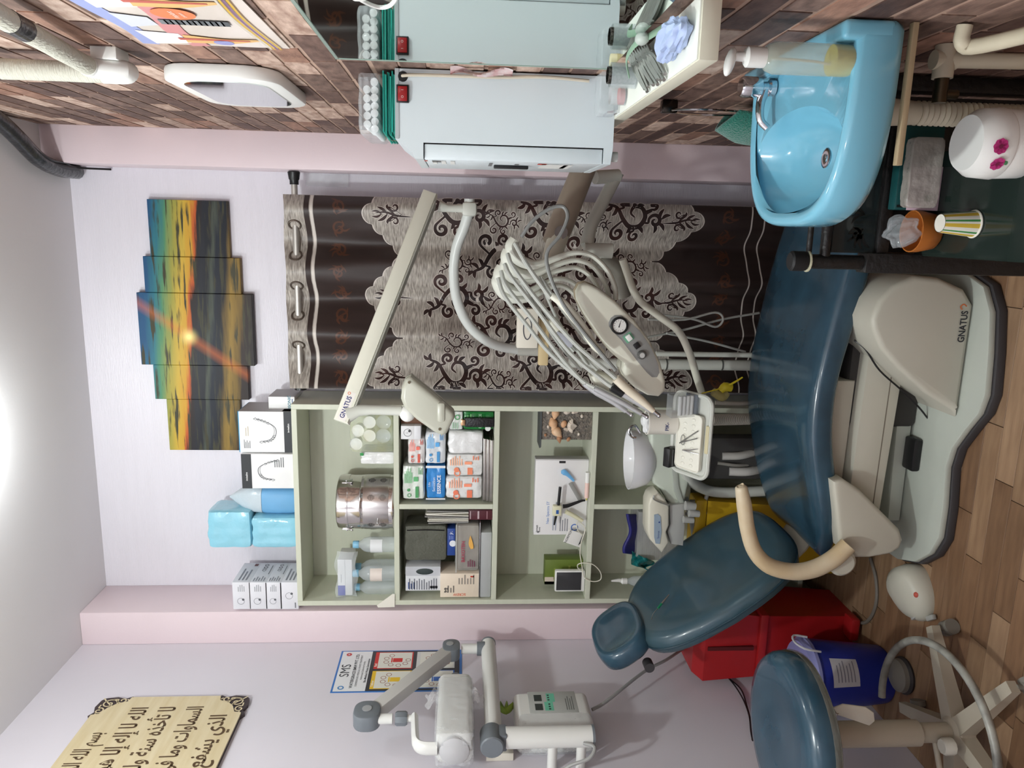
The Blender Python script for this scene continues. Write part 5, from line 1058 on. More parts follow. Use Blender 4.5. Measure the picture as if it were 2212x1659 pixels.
# back rest, head rest
A_ = V((-.6, 0, .8)); N_ = V((.8, 0, .6)); Wd = V((0, 1, 0))
def cushion(c, hl, hw, th, m_, name, e=.55, dish=.02, rim=0, parent=None, taper=0):
    b = B(); rings = []; n = 44
    lev = [(.0, 0), (.72, 0), (.9, .06), (.985, .22), (1.0, .5), (.985, .78), (.93, .95), (.86, 1.0), (.7, 1-.1), (.45, 1-.17), (.2, 1-.19), (.0, 1-.19)]
    def pt(a, k, h):
        c_, s_ = math.cos(a), math.sin(a); u = math.copysign(abs(c_)**e, c_)*k; v = math.copysign(abs(s_)**e, s_)*k
        wv = hw*(1-taper*max(0, u))
        hh = h*th if h < .85 else th*(1-(1-h)*dish/.02)
        return V(c)+A_*u*hl+Wd*v*wv+N_*(hh-th)
    for k, h in lev: rings.append([pt(2*math.pi*i/n, max(k, .004), h) for i in range(n)])
    return obj(name, b.loft(rings), m_, parent, ang=60)
bk = cushion((-1.215, 2.55, .665), .325, .285, .085, VIN2, 'back_cushion', e=.62, parent=CH, taper=.12)
ps = [V((-1.215, 2.55, .665))+A_*.325*math.copysign(abs(math.cos(a))**.62, math.cos(a))*1.004+Wd*.285*(1-.12*max(0, math.copysign(abs(math.cos(a))**.62, math.cos(a))))*1.004*math.copysign(abs(math.sin(a))**.62, math.sin(a))-N_*.042 for a in [2*math.pi*i/60 for i in range(61)]]
obj('piping', B().tube(ps, .0028, 6, cap=False), mat('dark piping', (34, 58, 70), .35), bk)
hr = cushion((-1.428, 2.53, .978), .106, .155, .078, VIN, 'head_cushion', e=.72, parent=CH)
obj('headrest_stem', B().tube([V((-1.36, 2.55, .82))-N_*.07, V((-1.44, 2.53, .93))-N_*.085], .018, 10, flat=((0, 1, 0), 2.2)), STEEL, CH)
obj('headrest_knob', B().cyl(V((-1.475, 2.44, .905))-N_*.05, V((-1.475, 2.4, .905))-N_*.05, .018), RUB, CH)
obj('back_bracket', B().tube([V((-.95, 2.55, .28)), V((-1.08, 2.55, .34))-N_*.02, V((-1.2, 2.55, .55))-N_*.075], .03, 10, 4, flat=((0, 1, 0), 3)), BEI, CH)
# napkin clip lying on the back rest
# armrest with bracket
ap = [(-.768, .684), (-.775, .682), (-.83, .668), (-.91, .65), (-.985, .62), (-1.035, .568), (-1.055, .49), (-1.045, .42), (-1.01, .36), (-.965, .318)]
obj('armrest', B().tube([V((x, 2.2, z)) for x, z in ap], [.006, .019, .0235, .0235, .024, .026, .027, .028, .028, .027], 16, 5), mat('worn beige arm', (214, 202, 178), .35, c2=(196, 172, 134), vscale=7), CH)
br = [(1800, 1040), (1822, 1035), (1860, 1060), (1905, 1105), (1945, 1145), (1952, 1168), (1945, 1186), (1925, 1198), (1880, 1206), (1850, 1206), (1815, 1185)]
obj('side_bracket', B().prism([(at(x, y, Y=2.23).x, at(x, y, Y=2.23).z) for x, y in br], -.06, (0, 2.23, 0), FRONT, .014, 3), BEI, CH, ang=50)
obj('pivot_boss', B().lathe([(.045, 0), (.045, .02), (.035, .03), (0, .03)], (-1.03, 2.23, .325), 24, rot(90, 0, 0)), BEI, CH)
t = thing('napkin_clip', at(1425, 1330, Y=2.5), 'green and steel napkin clip on a fine chain hanging from the head rest', 'clip')
sp = lambda x, y: at(x, y, Y=2.47)
def onback(x, y):        # point of the back rest front plane seen at a pixel
    d = CR*(829.5-y)+CD*(x-1106)+CF*FPX; c = V((-1.215, 2.55, .665)); return CAM+d*((c-CAM).dot(N_)/d.dot(N_))
b0, b1 = onback(1448, 1288), onback(1432, 1308); obj('jaw', B().tube([b0+N_*.008, b1+N_*.008], [.0025, .005], 8), STEEL, t); obj('green_sleeve', B().tube([b1+N_*.009, onback(1424, 1318)+N_*.009], .004, 8), mat('green sleeve', (24, 120, 80), .4), t); obj('chain', B().tube([onback(1424, 1318)+N_*.009, onback(1414, 1330)+N_*.009, onback(1408, 1340)+N_*.003], .0012, 6, 3), STEEL, t)
# foot control
p = at(1962, 1262, Z=.03)+V((-.022, -.02, 0))
t = thing('foot_control', (p.x, p.y, 0), 'grey beige foot control pedal with a red button on the floor', 'foot control')
ol = []
for i in range(28):
    a = 2*math.pi*i/28; ol.append((.095*math.copysign(abs(math.cos(a))**.8, math.cos(a)), .085*math.sin(a)*(1-.22*math.cos(a))))
Uf, Vf = V((-.62, -.78, 0)), V((.78, -.62, 0))
lv = [(.98, 0), (1, .012), (.98, .03), (.88, .055), (.66, .068), (.3, .074), (.02, .075)]
rg = [[V((p.x, p.y, 0))+Uf*a*k+Vf*b_*k+V((0, 0, h*(1-.3*(a*k/.095)))) for a, b_ in ol] for k, h in lv]
obj('shell', B().loft(rg), BEI, t, ang=60)
c = V((p.x, p.y, 0)); obj('red_button', B().ell(c+Uf*.03+Vf*.055+V((0, 0, .05)), (.012, .012, .008), n=10), mat('red rubber', (190, 84, 70), .5), t); obj('rocker_switch', B().box(c+Uf*.075-Vf*.02+V((0, 0, .035)), (.03, .014, .016), .003, rot(0, 0, -40)), mat('grey plastic', (170, 170, 166), .4), t); obj('foot_lever', B().box(c+Uf*.1+Vf*.03+V((0, 0, .014)), (.016, .04, .014), .003, rot(0, 0, 40)), mat('grey plastic', (170, 170, 166), .4), t)
# ================================================================== operating light on its pole
GRYP = mat('pale grey enamel', (206, 208, 199), .35, var=.04, vscale=6)
CRE = mat('cream enamel', (224, 223, 208), .35, var=.03, vscale=6)
WEN = mat('white enamel', (214, 218, 214), .3)
def pp(pts, Y): return [at(p[0], p[1], Y=(p[2] if len(p) > 2 else Y)) for p in pts]
OL = thing('operating_light', (-.5, 2.9, 0), 'dental operating light on a long cream arm above the chair', 'lamp')
pole_b = at(1430, 787, Y=2.9); pt_ = at(1185, 752, Y=2.9)
obj('pole', B().tube([V((pole_b.x, 2.9, .0)), V((pole_b.x, 2.9, at(1300, 780, Y=2.9).z)), V((pole_b.x+.004, 2.9, at(1230, 770, Y=2.9).z))], .021, 16), GRYP, OL)
x2 = at(1430, 763, Y=2.9).x; obj('conduit', B().cyl((x2, 2.885, .0), (x2, 2.885, at(1415, 763, Y=2.9).z), .01), GRYP, OL)
for x_ in (1440, 1560): obj('clamp_ring', B().cyl(V((pole_b.x, 2.9, at(x_, 787, Y=2.9).z)), V((pole_b.x, 2.9, at(x_, 787, Y=2.9).z+.006)), .0225), mat('dark ring', (90, 90, 86), .5), OL)
obj('sleeve', B().cyl(at(1190, 757, Y=2.9), at(1118, 755, Y=2.9), .0235), GRYP, OL)
obj('s_tube', B().tube([at(1185, 757, Y=2.9)]+pp([(1118, 755, 2.9), (1062, 742, 2.88), (1015, 705, 2.85), (988, 650, 2.82), (980, 590, 2.8), (986, 535, 2.78), (1003, 490, 2.76), (1013, 455, 2.75), (1014, 430, 2.75)], 2.8), .0185, 14, 5), WEN, OL)
jb = at(1012, 452, Y=2.75)
obj('joint_block', B().bb(at(1030, 468, Y=2.75)+V((0, -.028, 0)), at(998, 436, Y=2.75)+V((0, .028, 0)), .012), GRYP, OL)
obj('joint_neck', B().tube(pp([(1000, 450), (968, 450), (948, 445)], 2.74), [.015, .013, .022], 14), GRYP, OL)
# box arm between the two joints
a0, a1 = at(930, 418, Y=2.72), at(738, 912, Y=2.42)
U_, W_, N_b = frame(a1-a0, (0, 0, 1)); Lb = (a1-a0).length
def arm(o, L_, h, d, m_, name, bev):
    return obj(name, B().prism([(0, -h/2), (L_, -h/2), (L_, h/2), (0, h/2)], d, V(o)-N_b*d/2 if True else o, (U_, W_), bev), m_, OL)
arm(a0-W_*.0, Lb, .05, .05, CRE, 'beam', .01); bm_ = OL.children[-1]
arm(a0+U_*.03-W_*.027, Lb-.06, .006, .046, mat('grey seam', (160, 160, 150), .5), 'under_rail', .002)
c_ = a0+U_*(Lb-.048); letters(b := flat(B()), 'GNATUS', .022, c_+N_b*.0255, (U_, W_), 0, bold=True, sx=.85) if N_b.y < 0 else letters(b := flat(B()), 'GNATUS', .022, c_-N_b*.0255, (-U_, W_), 0, bold=True, sx=.85)
obj('lettering', b, pcol((44, 52, 110)), bm_, smooth=False)
fr_ = (U_, W_) if N_b.y < 0 else (-U_, W_); nn = N_b if N_b.y < 0 else -N_b
b = flat(B()); quad(b, c_+nn*.0251, fr_, -.045, -.014, .052, .014, 0); obj('badge', b, pcol((236, 232, 226)), bm_, smooth=False)
b = flat(B()); disc(b, c_+nn*.0253, fr_, .046 if N_b.y < 0 else .046, .006, .005, 0, r0=.003); obj('badge_swirl', b, pcol((216, 120, 60)), bm_, smooth=False)
# lamp neck and head
nk = at(770, 888, Y=2.43)
obj('neck', B().tube(pp([(752, 893, 2.43), (775, 886, 2.43), (800, 885, 2.43), (868, 887, 2.43)], 2.43), [.03, .02, .0165, .0165], 16), GRYP, OL)
hc = at(920, 878, Y=2.40)
obj('swivel_ball', B().ell(at(880, 893, Y=2.43), (.028, .028, .026), n=16), WHITE, OL)
hd = [(868, 838), (876, 818), (888, 812), (905, 826), (950, 862), (980, 890), (982, 902), (965, 935), (955, 940), (938, 932), (900, 905), (874, 880), (866, 860)]
P = [(at(x, y, Y=2.38).x, at(x, y, Y=2.38).z) for x, y in hd]
hb_ = obj('lamp_housing', B().prism(P, -.075, (0, 2.365, 0), FRONT, .014, 3), mat('lamp grey', (186, 186, 172), .3, var=.06, vscale=9), OL, ang=50)
cxm = sum(p[0] for p in P)/len(P); czm = sum(p[1] for p in P)/len(P)
obj('rim_seam', B().prism([(cxm+(x-cxm)*1.02, czm+(z-czm)*1.02) for x, z in P], -.006, (0, 2.40, 0), FRONT, .002), mat('seam grey', (150, 150, 138), .4), OL)
obj('ridge', B().bb(at(962, 912, Y=2.37)+V((0, -.012, 0)), at(944, 868, Y=2.37)+V((0, .02, 0)), .01), MATS['lamp grey'], hb_)
for x, y in ((884, 826), (950, 927)): obj('screw_hole', B().cyl(at(x, y, Y=2.364), at(x, y, Y=2.363)+V((0, -.001, 0)), .0045, n=12), mat('hole brown', (96, 84, 64), .6), hb_)

# ================================================================== delivery unit
DU = thing('delivery_unit', (-.3, 2.5, 0), 'dental delivery console with pressure gauge, whip arms and hanging handpieces', 'dental console')
DY = 2.3
body = [(1248, 632), (1256, 617), (1270, 613), (1292, 622), (1330, 650), (1372, 692), (1405, 736), (1428, 785), (1439, 825), (1438, 845), (1424, 858), (1400, 855), (1372, 838), (1350, 815), (1345, 800), (1350, 786), (1342, 780), (1325, 765), (1296, 728), (1266, 682), (1250, 650)]
def pol(pts, Y): return [(at(x, y, Y=Y).x, at(x, y, Y=Y).z) for x, y in pts]
cb = obj('console_body', B().prism(pol(body, DY), -.12, (0, DY, 0), FRONT, .014, 3), CRE, DU, ang=50)
pb_ = pol(body, DY); cxm = sum(p[0] for p in pb_)/len(pb_); czm = sum(p[1] for p in pb_)/len(pb_)
obj('console_seam', B().prism([(cxm+(x-cxm)*1.03, czm+(z-czm)*1.03) for x, z in pb_], -.012, (0, DY+.06, 0), FRONT, .003), mat('aged trim', (150, 138, 116), .5), DU)
pan = [(990, 260), (1010, 215), (1050, 188), (1110, 188), (1170, 225), (1300, 345), (1420, 520), (1485, 690), (1494, 760), (1470, 805), (1420, 805), (1370, 760), (1270, 640), (1120, 440), (1020, 340), (992, 300)]
pan = [(1100+x/4.607, 640+y/4.607) for x, y in pan]
obj('control_panel', B().prism(pol(pan, DY-.0005), .0016, (0, DY, 0), FRONT, .0006), mat('panel grey', (142, 142, 140), .4), cb)
gg = at(1337, 703, Y=DY); MR = rot(90, 0, 0)
ga = obj('pressure_gauge', B().lathe([(.027, 0), (.027, .010), (.024, .0125), (.021, .0125), (.021, .006), (0, .006)], gg, 28, MR), BLACK, DU)
obj('dial', flat(disc(B(), gg, FRONT, 0, 0, .0205, .0095)), pcol((226, 224, 220)), ga)
b = flat(B())
for i in range(11): a = math.radians(-40+26*i); quad(b, gg+V((.016*math.cos(a), -.0098, .016*math.sin(a))), ((math.cos(a), 0, math.sin(a)), (-math.sin(a), 0, math.cos(a))), -.002, -.0005, .002, .0005, .0002)
b.stroke([(gg.x-.005, gg.z+.002), (gg.x+.016, gg.z-.003)], lambda f: .003*(1-f)+.0006, lambda x, y: V((x, DY-.0104, y)), 0); obj('needle', b, pcol((30, 30, 32)), ga, smooth=False, kind='stuff')
Ud = (at(1425, 850, Y=DY)-at(1262, 625, Y=DY)).normalized(); Md = Matrix((Ud, V((0, 1, 0)), Ud.cross(V((0, 1, 0))))).transposed()
p = at(1357.5, 729, Y=DY); bt = obj('rocker_button', B().box(p+V((0, -.006, 0)), (.02, .01, .016), .002, Md), WHITE, DU); obj('green_mark', B().box(p+V((0, -.0015, 0)), (.026, .003, .028), 0, Md), mat('green mark', (110, 170, 140), .5), bt)
p = at(1375, 746, Y=DY); obj('rocker_button', B().box(p+V((0, -.005, 0)), (.018, .01, .018), .002, Md), BLACK, DU)
p = at(1385, 766, Y=DY); kb = obj('knob', B().lathe([(.014, 0), (.014, .01), (.011, .014), (0, .014)], p, 12, MR), mat('grey knob', (96, 96, 94), .4), DU); obj('knob_cap', B().lathe([(.008, .0145), (.008, .016), (0, .016)], p, 16, MR), mat('silver cap', (190, 190, 188), .3), kb)
rest = [(1278, 815), (1290, 806), (1312, 812), (1340, 830), (1372, 862), (1376, 872), (1366, 876), (1345, 870), (1312, 850), (1284, 832)]
obj('instrument_rest', B().prism(pol(rest, 2.33), -.09, (0, 2.33, 0), FRONT, .01, 3), CRE, DU, ang=50)
ir2 = [(1185, 700), (1192, 692), (1225, 715), (1240, 740), (1232, 748), (1200, 722)]
obj('accessory_block', B().prism(pol(ir2, 2.36), -.05, (0, 2.36, 0), FRONT, .008), CRE, DU); ir3 = [(1199, 722), (1205, 715), (1240, 735), (1236, 750), (1228, 750)]
obj('accessory_screen', B().prism(pol(ir3, 2.358), -.03, (0, 2.352, 0), FRONT, .003), mat('lilac grey', (176, 178, 188), .35), DU)
# whip arms
WH = mat('whip beige', (212, 213, 202), .35)
wp = [[(1112, 517), (1104, 532), (1112, 552), (1130, 566), (1158, 572), (1195, 560), (1240, 546), (1278, 552), (1310, 582), (1328, 620), (1330, 648)], [(1098, 540), (1094, 556), (1104, 576), (1124, 590), (1156, 590), (1196, 574), (1240, 562), (1276, 572), (1300, 600), (1314, 632), (1312, 655)], [(1094, 562), (1092, 580), (1106, 598), (1130, 604), (1164, 600), (1200, 586), (1240, 578), (1270, 592), (1290, 618), (1298, 645)], [(1084, 575), (1078, 592), (1088, 612), (1108, 626), (1140, 630), (1176, 612), (1208, 602), (1236, 610), (1258, 632), (1266, 660)], [(1078, 592), (1074, 610), (1086, 632), (1108, 644), (1142, 644), (1178, 626), (1206, 616), (1230, 626), (1248, 648), (1254, 672)]]
for i, w_ in enumerate(wp): obj('whip_arm', B().tube(pp(w_, 2.38+.035*i), [.017, .02, .02, .018, .012, .009, .008, .008, .008, .008], 10, 5, flat=((0, 1, 0), 1.3)), WH, DU)
# hoses and handpieces
HOSE = mat('grey hose', (178, 180, 174), .4)
SATS = mat('satin silver', (206, 208, 210), .32, .55)
hp = [([(1112, 525, 2.3), (1140, 575, 2.28), (1190, 645, 2.26)], [(1191, 638), (1215, 655), (1240, 684), (1262, 712), (1285, 748), (1303, 763)], [.010, .014, .015, .014, .012, .009], CRE, 'triple_syringe'),
      ([(1096, 548, 2.34), (1110, 580, 2.32), (1170, 660, 2.3), (1240, 740, 2.27), (1310, 800, 2.25), (1331, 818, 2.24)], [(1330, 817), (1352, 838), (1382, 862), (1412, 888)], [.014, .0145, .013, .008], mat('ivory handpiece', (222, 212, 192), .35), 'scaler_handpiece'),
      ([(1090, 570, 2.37), (1105, 600, 2.35), (1160, 670, 2.33), (1230, 760, 2.3), (1300, 820, 2.27), (1322, 836, 2.25)], [(1345, 848), (1368, 862), (1396, 880), (1408, 888)], [.013, .012, .010, .007], SATS, 'micromotor_handpiece'),
      ([(1082, 585, 2.41), (1095, 620, 2.39), (1150, 690, 2.37), (1210, 770, 2.35), (1262, 828, 2.33)], [(1262, 828), (1290, 848), (1325, 868), (1352, 888)], [.010, .011, .010, .008], SATS, 'turbine_handpiece'),
      ([(1076, 600, 2.43), (1090, 640, 2.41), (1140, 705, 2.38), (1190, 765, 2.36), (1260, 824, 2.33), (1285, 838, 2.31)], [(1284, 838), (1312, 852), (1350, 872), (1385, 893)], [.010, .011, .010, .008], SATS, 'turbine_handpiece')]
for hs, bd, rs, mm, nm in hp:
    Yh = hs[-1][2] if len(hs[-1]) > 2 else 2.27; h_ = obj(nm, B().tube(pp(bd, Yh), rs, 12, 4), mm, DU); obj('hose', B().tube(pp(hs, 2.3), .0068, 8, 6), HOSE, h_)
    e_ = pp(bd, Yh); d_ = (e_[-1]-e_[-2]).normalized()
    if nm != 'triple_syringe': obj('tip', B().tube([e_[-1], e_[-1]+d_*.018], [.005, .006], 10).ell(e_[-1]+d_*.022, (.0075, .0075, .0065), n=10), CHROME, h_)
    if nm == 'micromotor_handpiece': obj('black_motor', B().tube(pp([(1322, 834), (1346, 849)], Yh), .016, 12), BLACK, h_)
for i, (a_, b2) in enumerate((((1160, 590), (1270, 790)), ((1140, 620), (1290, 800)), ((1150, 640), (1255, 800)), ((1170, 600), (1320, 790)), ((1125, 610), (1240, 760)))):
    obj('spare_hose', B().tube(pp([(a_[0], a_[1], 2.42), ((a_[0]+b2[0])/2-8, (a_[1]+b2[1])/2+6, 2.4), (b2[0], b2[1], 2.36)], 2.4), .005, 8, 6), HOSE, DU)
obj('loop_hose', B().tube(pp([(1126, 512, 2.3), (1150, 478, 2.3), (1185, 452, 2.3), (1215, 446, 2.3), (1226, 468, 2.29), (1210, 508, 2.28), (1182, 545, 2.27), (1186, 590, 2.26), (1212, 650, 2.25), (1250, 705, 2.24), (1300, 765, 2.24), (1330, 800, 2.24)], 2.3), .0058, 8, 6), mat('dark grey hose', (138, 140, 138), .4), DU)
# balance arms behind
AR = mat('brown grey arm cover', (158, 146, 132), .4)
b0, b1 = at(1262, 362, Y=2.72), at(1196, 525, Y=2.6)
obj('balance_arm', B().tube([b0, b0.lerp(b1, .75), b1], [.042, .044, .04], 14, 3, flat=((0, 1, 0), .8)), AR, DU)
obj('pivot_disc', B().lathe([(.022, 0), (.022, .004), (0, .005)], at(1212, 502, Y=2.575), 20, MR), mat('mauve disc', (132, 124, 122), .4), DU)
obj('arm_end', B().tube(pp([(1208, 505, 2.62), (1190, 560, 2.55), (1188, 580, 2.5)], 2.6), [.036, .03, .024], 14, 3), CRE, DU)
obj('swivel_column', B().cyl(at(1262, 540, Y=2.66), at(1322, 542, Y=2.66), .026), GRYP, DU)
obj('lower_arm', B().tube(pp([(1335, 372, 2.8), (1325, 392, 2.8), (1300, 440, 2.76), (1276, 490, 2.7), (1268, 530, 2.67)], 2.7), .023, 14, 5), GRYP, DU)
obj('joint_cap', B().cyl(at(1285, 383, Y=2.76), at(1335, 380, Y=2.8), .024), GRYP, DU)
obj('support_tube', B().tube(pp([(1345, 560, 2.6), (1375, 640, 2.62), (1420, 680, 2.64), (1465, 715, 2.66), (1490, 765, 2.68), (1505, 815, 2.7), (1520, 860, 2.72)], 2.7), .0135, 12, 5), CRE, DU)
obj('lower_hose', B().tube(pp([(1290, 560, 2.68), (1330, 580, 2.7), (1345, 640, 2.72)], 2.7), .03, 12, 4), mat('arm underside', (150, 148, 138), .5), DU)
for pts in ([(1400, 690, 2.8), (1480, 690, 2.85), (1545, 675, 2.86), (1562, 690, 2.86), (1545, 706, 2.86), (1500, 690, 2.86), (1430, 680, 2.84)], [(1390, 730, 2.8), (1480, 712, 2.86), (1560, 690, 2.88), (1640, 676, 2.9)], [(1440, 720, 2.8), (1530, 738, 2.86), (1610, 760, 2.9)]):
    obj('floor_hose', B().tube(pp(pts, 2.85), .0045, 8, 6), HOSE, DU)
# small ring-print box clipped to the pole
q = pr(1117, 667, 1162, 752, 2.62)
bxx = thing('ring_print_box', ((q[0]+q[1])/2, 2.64, q[2]), 'small cream box printed with an oval ring clipped to the lamp pole', 'box')
obj('carton', B().bb((q[0], 2.62, q[2]), (q[1], 2.66, q[3]), .002), mat('cream card', (226, 220, 206), .5), bxx)
xm_, zm_ = (q[0]+q[1])/2, (q[2]+q[3])/2; b = flat(B()); b.stroke([(xm_+.038*math.cos(a), zm_+.014*math.sin(a)) for a in [2*math.pi*i/30 for i in range(31)]], .004, lambda x, y: V((x, 2.6192, y)), 0); obj('ring_print', b, pcol((84, 84, 88)), bxx, smooth=False)
obj('mount_clip', B().bb(at(1184, 790, Y=2.66)+V((0, 0, 0)), at(1166, 690, Y=2.66)+V((0, .03, 0)), .004).tube([at(1175, 770, Y=2.68), at(1175, 775, Y=2.9)], .008, 8), mat('wood yellow plastic', (206, 184, 140), .5), bxx)

# ================================================================== cuspidor, assistant block
CS = thing('cuspidor_unit', (-.85, 2.82, 0), 'pale green cuspidor unit with a white porcelain spittoon bowl behind the chair', 'cuspidor')
cl, cr = at(1380, 1055, Y=2.82).x, at(1380, 928, Y=2.82).x; bc = V(((cl+cr)/2, 2.82, at(1412, 990, Y=2.82).z)); rb_ = (cr-cl)/2; hbw = at(1358, 990, Y=2.82).z-bc.z
obj('spittoon_bowl', B().lathe([(rb_*.35, 0), (rb_*.6, .004), (rb_*.85, hbw*.3), (rb_*.97, hbw*.75), (rb_, hbw), (rb_*.95, hbw), (rb_*.86, hbw*.6), (rb_*.6, hbw*.22), (rb_*.1, hbw*.12), (0, hbw*.12)], bc, 36, None, 1, .85), mat('porcelain', (232, 232, 234), .14, coat=.4), CS, ang=60)
obj('rinse_spout', B().tube(pp([(1383, 935, 2.76), (1372, 920, 2.76), (1362, 924, 2.75), (1359, 934, 2.75), (1366, 944, 2.75), (1374, 946, 2.75)], 2.76), .005, 8, 5), CHROME, CS)
cs = [(1404, 940), (1412, 925), (1450, 922), (1490, 925), (1495, 1000), (1490, 1040), (1478, 1092), (1462, 1096), (1452, 1094), (1440, 1080), (1428, 1058), (1412, 1046), (1405, 1020)]
obj('housing', B().prism(pol(cs, 2.76), -.16, (0, 2.76, 0), FRONT, .014, 3), mat('pale green enamel', (196, 204, 190), .35), CS, ang=50)
obj('housing_band', B().prism(pol([(1450, 1000), (1462, 1000), (1466, 1050), (1478, 1088), (1470, 1092), (1455, 1060)], 2.758), -.02, (0, 2.752, 0), FRONT, .003), mat('grey band', (170, 176, 166), .4), CS)
ab = [(1412, 1070), (1422, 1065), (1438, 1080), (1446, 1095), (1446, 1135), (1440, 1150), (1446, 1172), (1430, 1195), (1404, 1166), (1400, 1150), (1401, 1090), (1406, 1076)]
as_ = obj('assistant_block', B().prism(pol(ab, 2.72), -.1, (0, 2.72, 0), FRONT, .008, 2), mat('ivory enamel', (214, 210, 194), .35), CS, ang=50)
obj('touch_label', B().prism(pol([(1413, 1112), (1421, 1110), (1427, 1116), (1429, 1150), (1425, 1175), (1416, 1174), (1413, 1160)], 2.718), .0016, (0, 2.719, 0), FRONT), mat('blue grey label', (150, 166, 182), .4), as_)
q = at(1424, 1128, Y=2.717); disc(b := flat(B()), q, FRONT, 0, 0, .003, .001); letters(b, 'Syncrus', .01, at(1422, 1155, Y=2.717), FRONT, .001); obj('label_print', b, pcol((40, 70, 140)), as_, smooth=False)
obj('assistant_side', B().prism(pol([(1446, 1092), (1478, 1088), (1480, 1140), (1476, 1180), (1450, 1176), (1442, 1150), (1448, 1132)], 2.74), -.08, (0, 2.74, 0), FRONT, .006), mat('grey plastic', (170, 170, 166), .4), CS)
obj('hook_wire', B().tube(pp([(1413, 1070), (1412, 1078), (1428, 1086), (1445, 1091)], 2.71), .003, 8, 4), mat('dull steel', (128, 128, 126), .3, 1), CS)
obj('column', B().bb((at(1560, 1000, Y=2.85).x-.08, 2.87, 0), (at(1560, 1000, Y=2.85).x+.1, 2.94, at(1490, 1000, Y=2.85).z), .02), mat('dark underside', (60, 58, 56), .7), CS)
n_ = 46; hx, hy_ = at(1535, 907, Y=2.76), at(1625, 905, Y=2.88)
obj('suction_hose', B().tube([hx.lerp(hy_, i/(n_*2)) for i in range(n_*2+1)], [.0225 if i % 4 < 2 else .0185 for i in range(n_*2+1)], 14), mat('ivory hose', (196, 190, 176), .5), CS)
obj('bent_tube', B().tube(pp([(1478, 1015, 2.74), (1495, 1040, 2.8), (1525, 1058, 2.87), (1570, 1064, 2.88), (1660, 1060, 2.88)], 2.88), .0215, 14, 6), GRYP, CS)
for i, (x0, y0, x1, y1, r, c) in enumerate(((1480, 1075, 1500, 1160, .012, (150, 152, 148)), (1490, 1082, 1640, 1088, .006, (120, 118, 112)), (1480, 1110, 1560, 1100, .006, (140, 140, 136)), (1545, 870, 1640, 868, .009, (176, 170, 158)), (1550, 1000, 1620, 1004, .007, (140, 136, 128)), (1560, 985, 1625, 978, .016, (196, 192, 184)), (1575, 1018, 1640, 1014, .018, (200, 196, 190)), (1500, 1120, 1530, 1060, .008, (186, 186, 182)))):
    obj('plumbing_tube', B().tube(pp([(x0, y0, 2.87), ((x0+x1)/2+4, (y0+y1)/2+3, 2.86), (x1, y1, 2.88)], 2.8), r, 10, 4), mat('tube %d' % i, c, .45), CS)
for x, y, r in ((1480, 1092, .018), (1488, 1108, .016), (1476, 1122, .014)): obj('handpiece_holder', B().cyl(at(x, y, Y=2.72), at(x+22, y+2, Y=2.72), r, r*.8, 14), mat('grey plastic', (170, 170, 166), .4), CS)
obj('yellow_cap', B().tube(pp([(1556, 845, 2.7), (1566, 836, 2.7), (1580, 838, 2.7)], 2.7), [.012, .018, .015], 12, 3).tube(pp([(1515, 850, 2.7), (1560, 838, 2.69), (1586, 826, 2.69), (1604, 815, 2.69)], 2.7), [.002, .003, .004, .003], 8, 4), mat('yellow plastic', (226, 206, 50), .35), CS)
obj('film_wrap', B().tube(pp([(1540, 846, 2.71), (1560, 856, 2.71), (1572, 848, 2.71)], 2.71), [.016, .02, .012], 12, 4), mat('yellowed film', (206, 190, 120), .25, alpha=.6), CS)

# ---- instrument tray table over the chair, sagging a little towards the room
NL, NR, FL_, FR_ = at(1534, 1020, Y=2.47), at(1534, 858, Y=2.47), at(1454, 1028, Y=2.61), at(1454, 846, Y=2.61)
oo = (NL+NR+FL_+FR_)/4; tU = V((1, 0, 0)); tV = ((FL_+FR_)-(NL+NR)); tV = V((0, tV.y, tV.z)); hw_ = ((NR-NL).length+(FR_-FL_).length)/4; hh_ = tV.length/4; tV.normalize(); tN = tU.cross(tV)
TFR = (tU, tV); tp = lambda a, b_, c=0: oo+tU*a+tV*b_+tN*c
MT = Matrix((tU, tV, tN)).transposed()
TR = thing('tray_table', oo-tN*.03, 'pale grey swing tray table with rounded corners over the chair', 'tray table')
TG = mat('pale grey tray', (204, 206, 198), .35)
obj('tray_plate', B().prism(rr(hw_, hh_, .035), .012, oo-tN*.014, TFR, .004), TG, TR)
ro = rr(hw_, hh_, .035); obj('tray_lip', B().tube([tp(x, y) for x, y in ro+ro[:1]], .008, 8, cap=False), TG, TR)
obj('front_notch', B().box(tp(0, -hh_+.006, .003), (.1, .016, .014), .004, MT), mat('beige insert', (206, 196, 160), .5), TR)
obj('support_post', B().cyl(tp(0, hh_*.3, -.012), tp(0, hh_*.3, -.07), .03, .02), GRYP, TR); obj('support_arm', B().tube([tp(0, hh_*.3, -.06), V((oo.x-.02, 2.72, oo.z-.06)), V((-.8, 2.8, oo.z-.05))], .014, 10, 4), GRYP, TR)
def ont(x, y, h=0):      # point of the tray plane seen at a pixel
    d = CR*(829.5-y)+CD*(x-1106)+CF*FPX; o_ = oo+tN*h; return CAM+d*((o_-CAM).dot(tN)/d.dot(tN))
q0, q1, q2, q3 = ont(1514, 1014, .015), ont(1512, 893, .015), ont(1462, 893, .015), ont(1464, 1016, .015)
ic = (q0+q1+q2+q3)/4-tN*.016; iw = ((q1-q0).length+(q2-q3).length)/4; ih = (q2+q3-q0-q1).length/4
ip = lambda a, b_, c=0: ic+tU*a+tV*b_+tN*c
IT = thing('plastic_tray', ic, 'white moulded plastic tray with tooth shapes on the tray table', 'tray')
MEL = mat('white melamine', (236, 234, 222), .35)
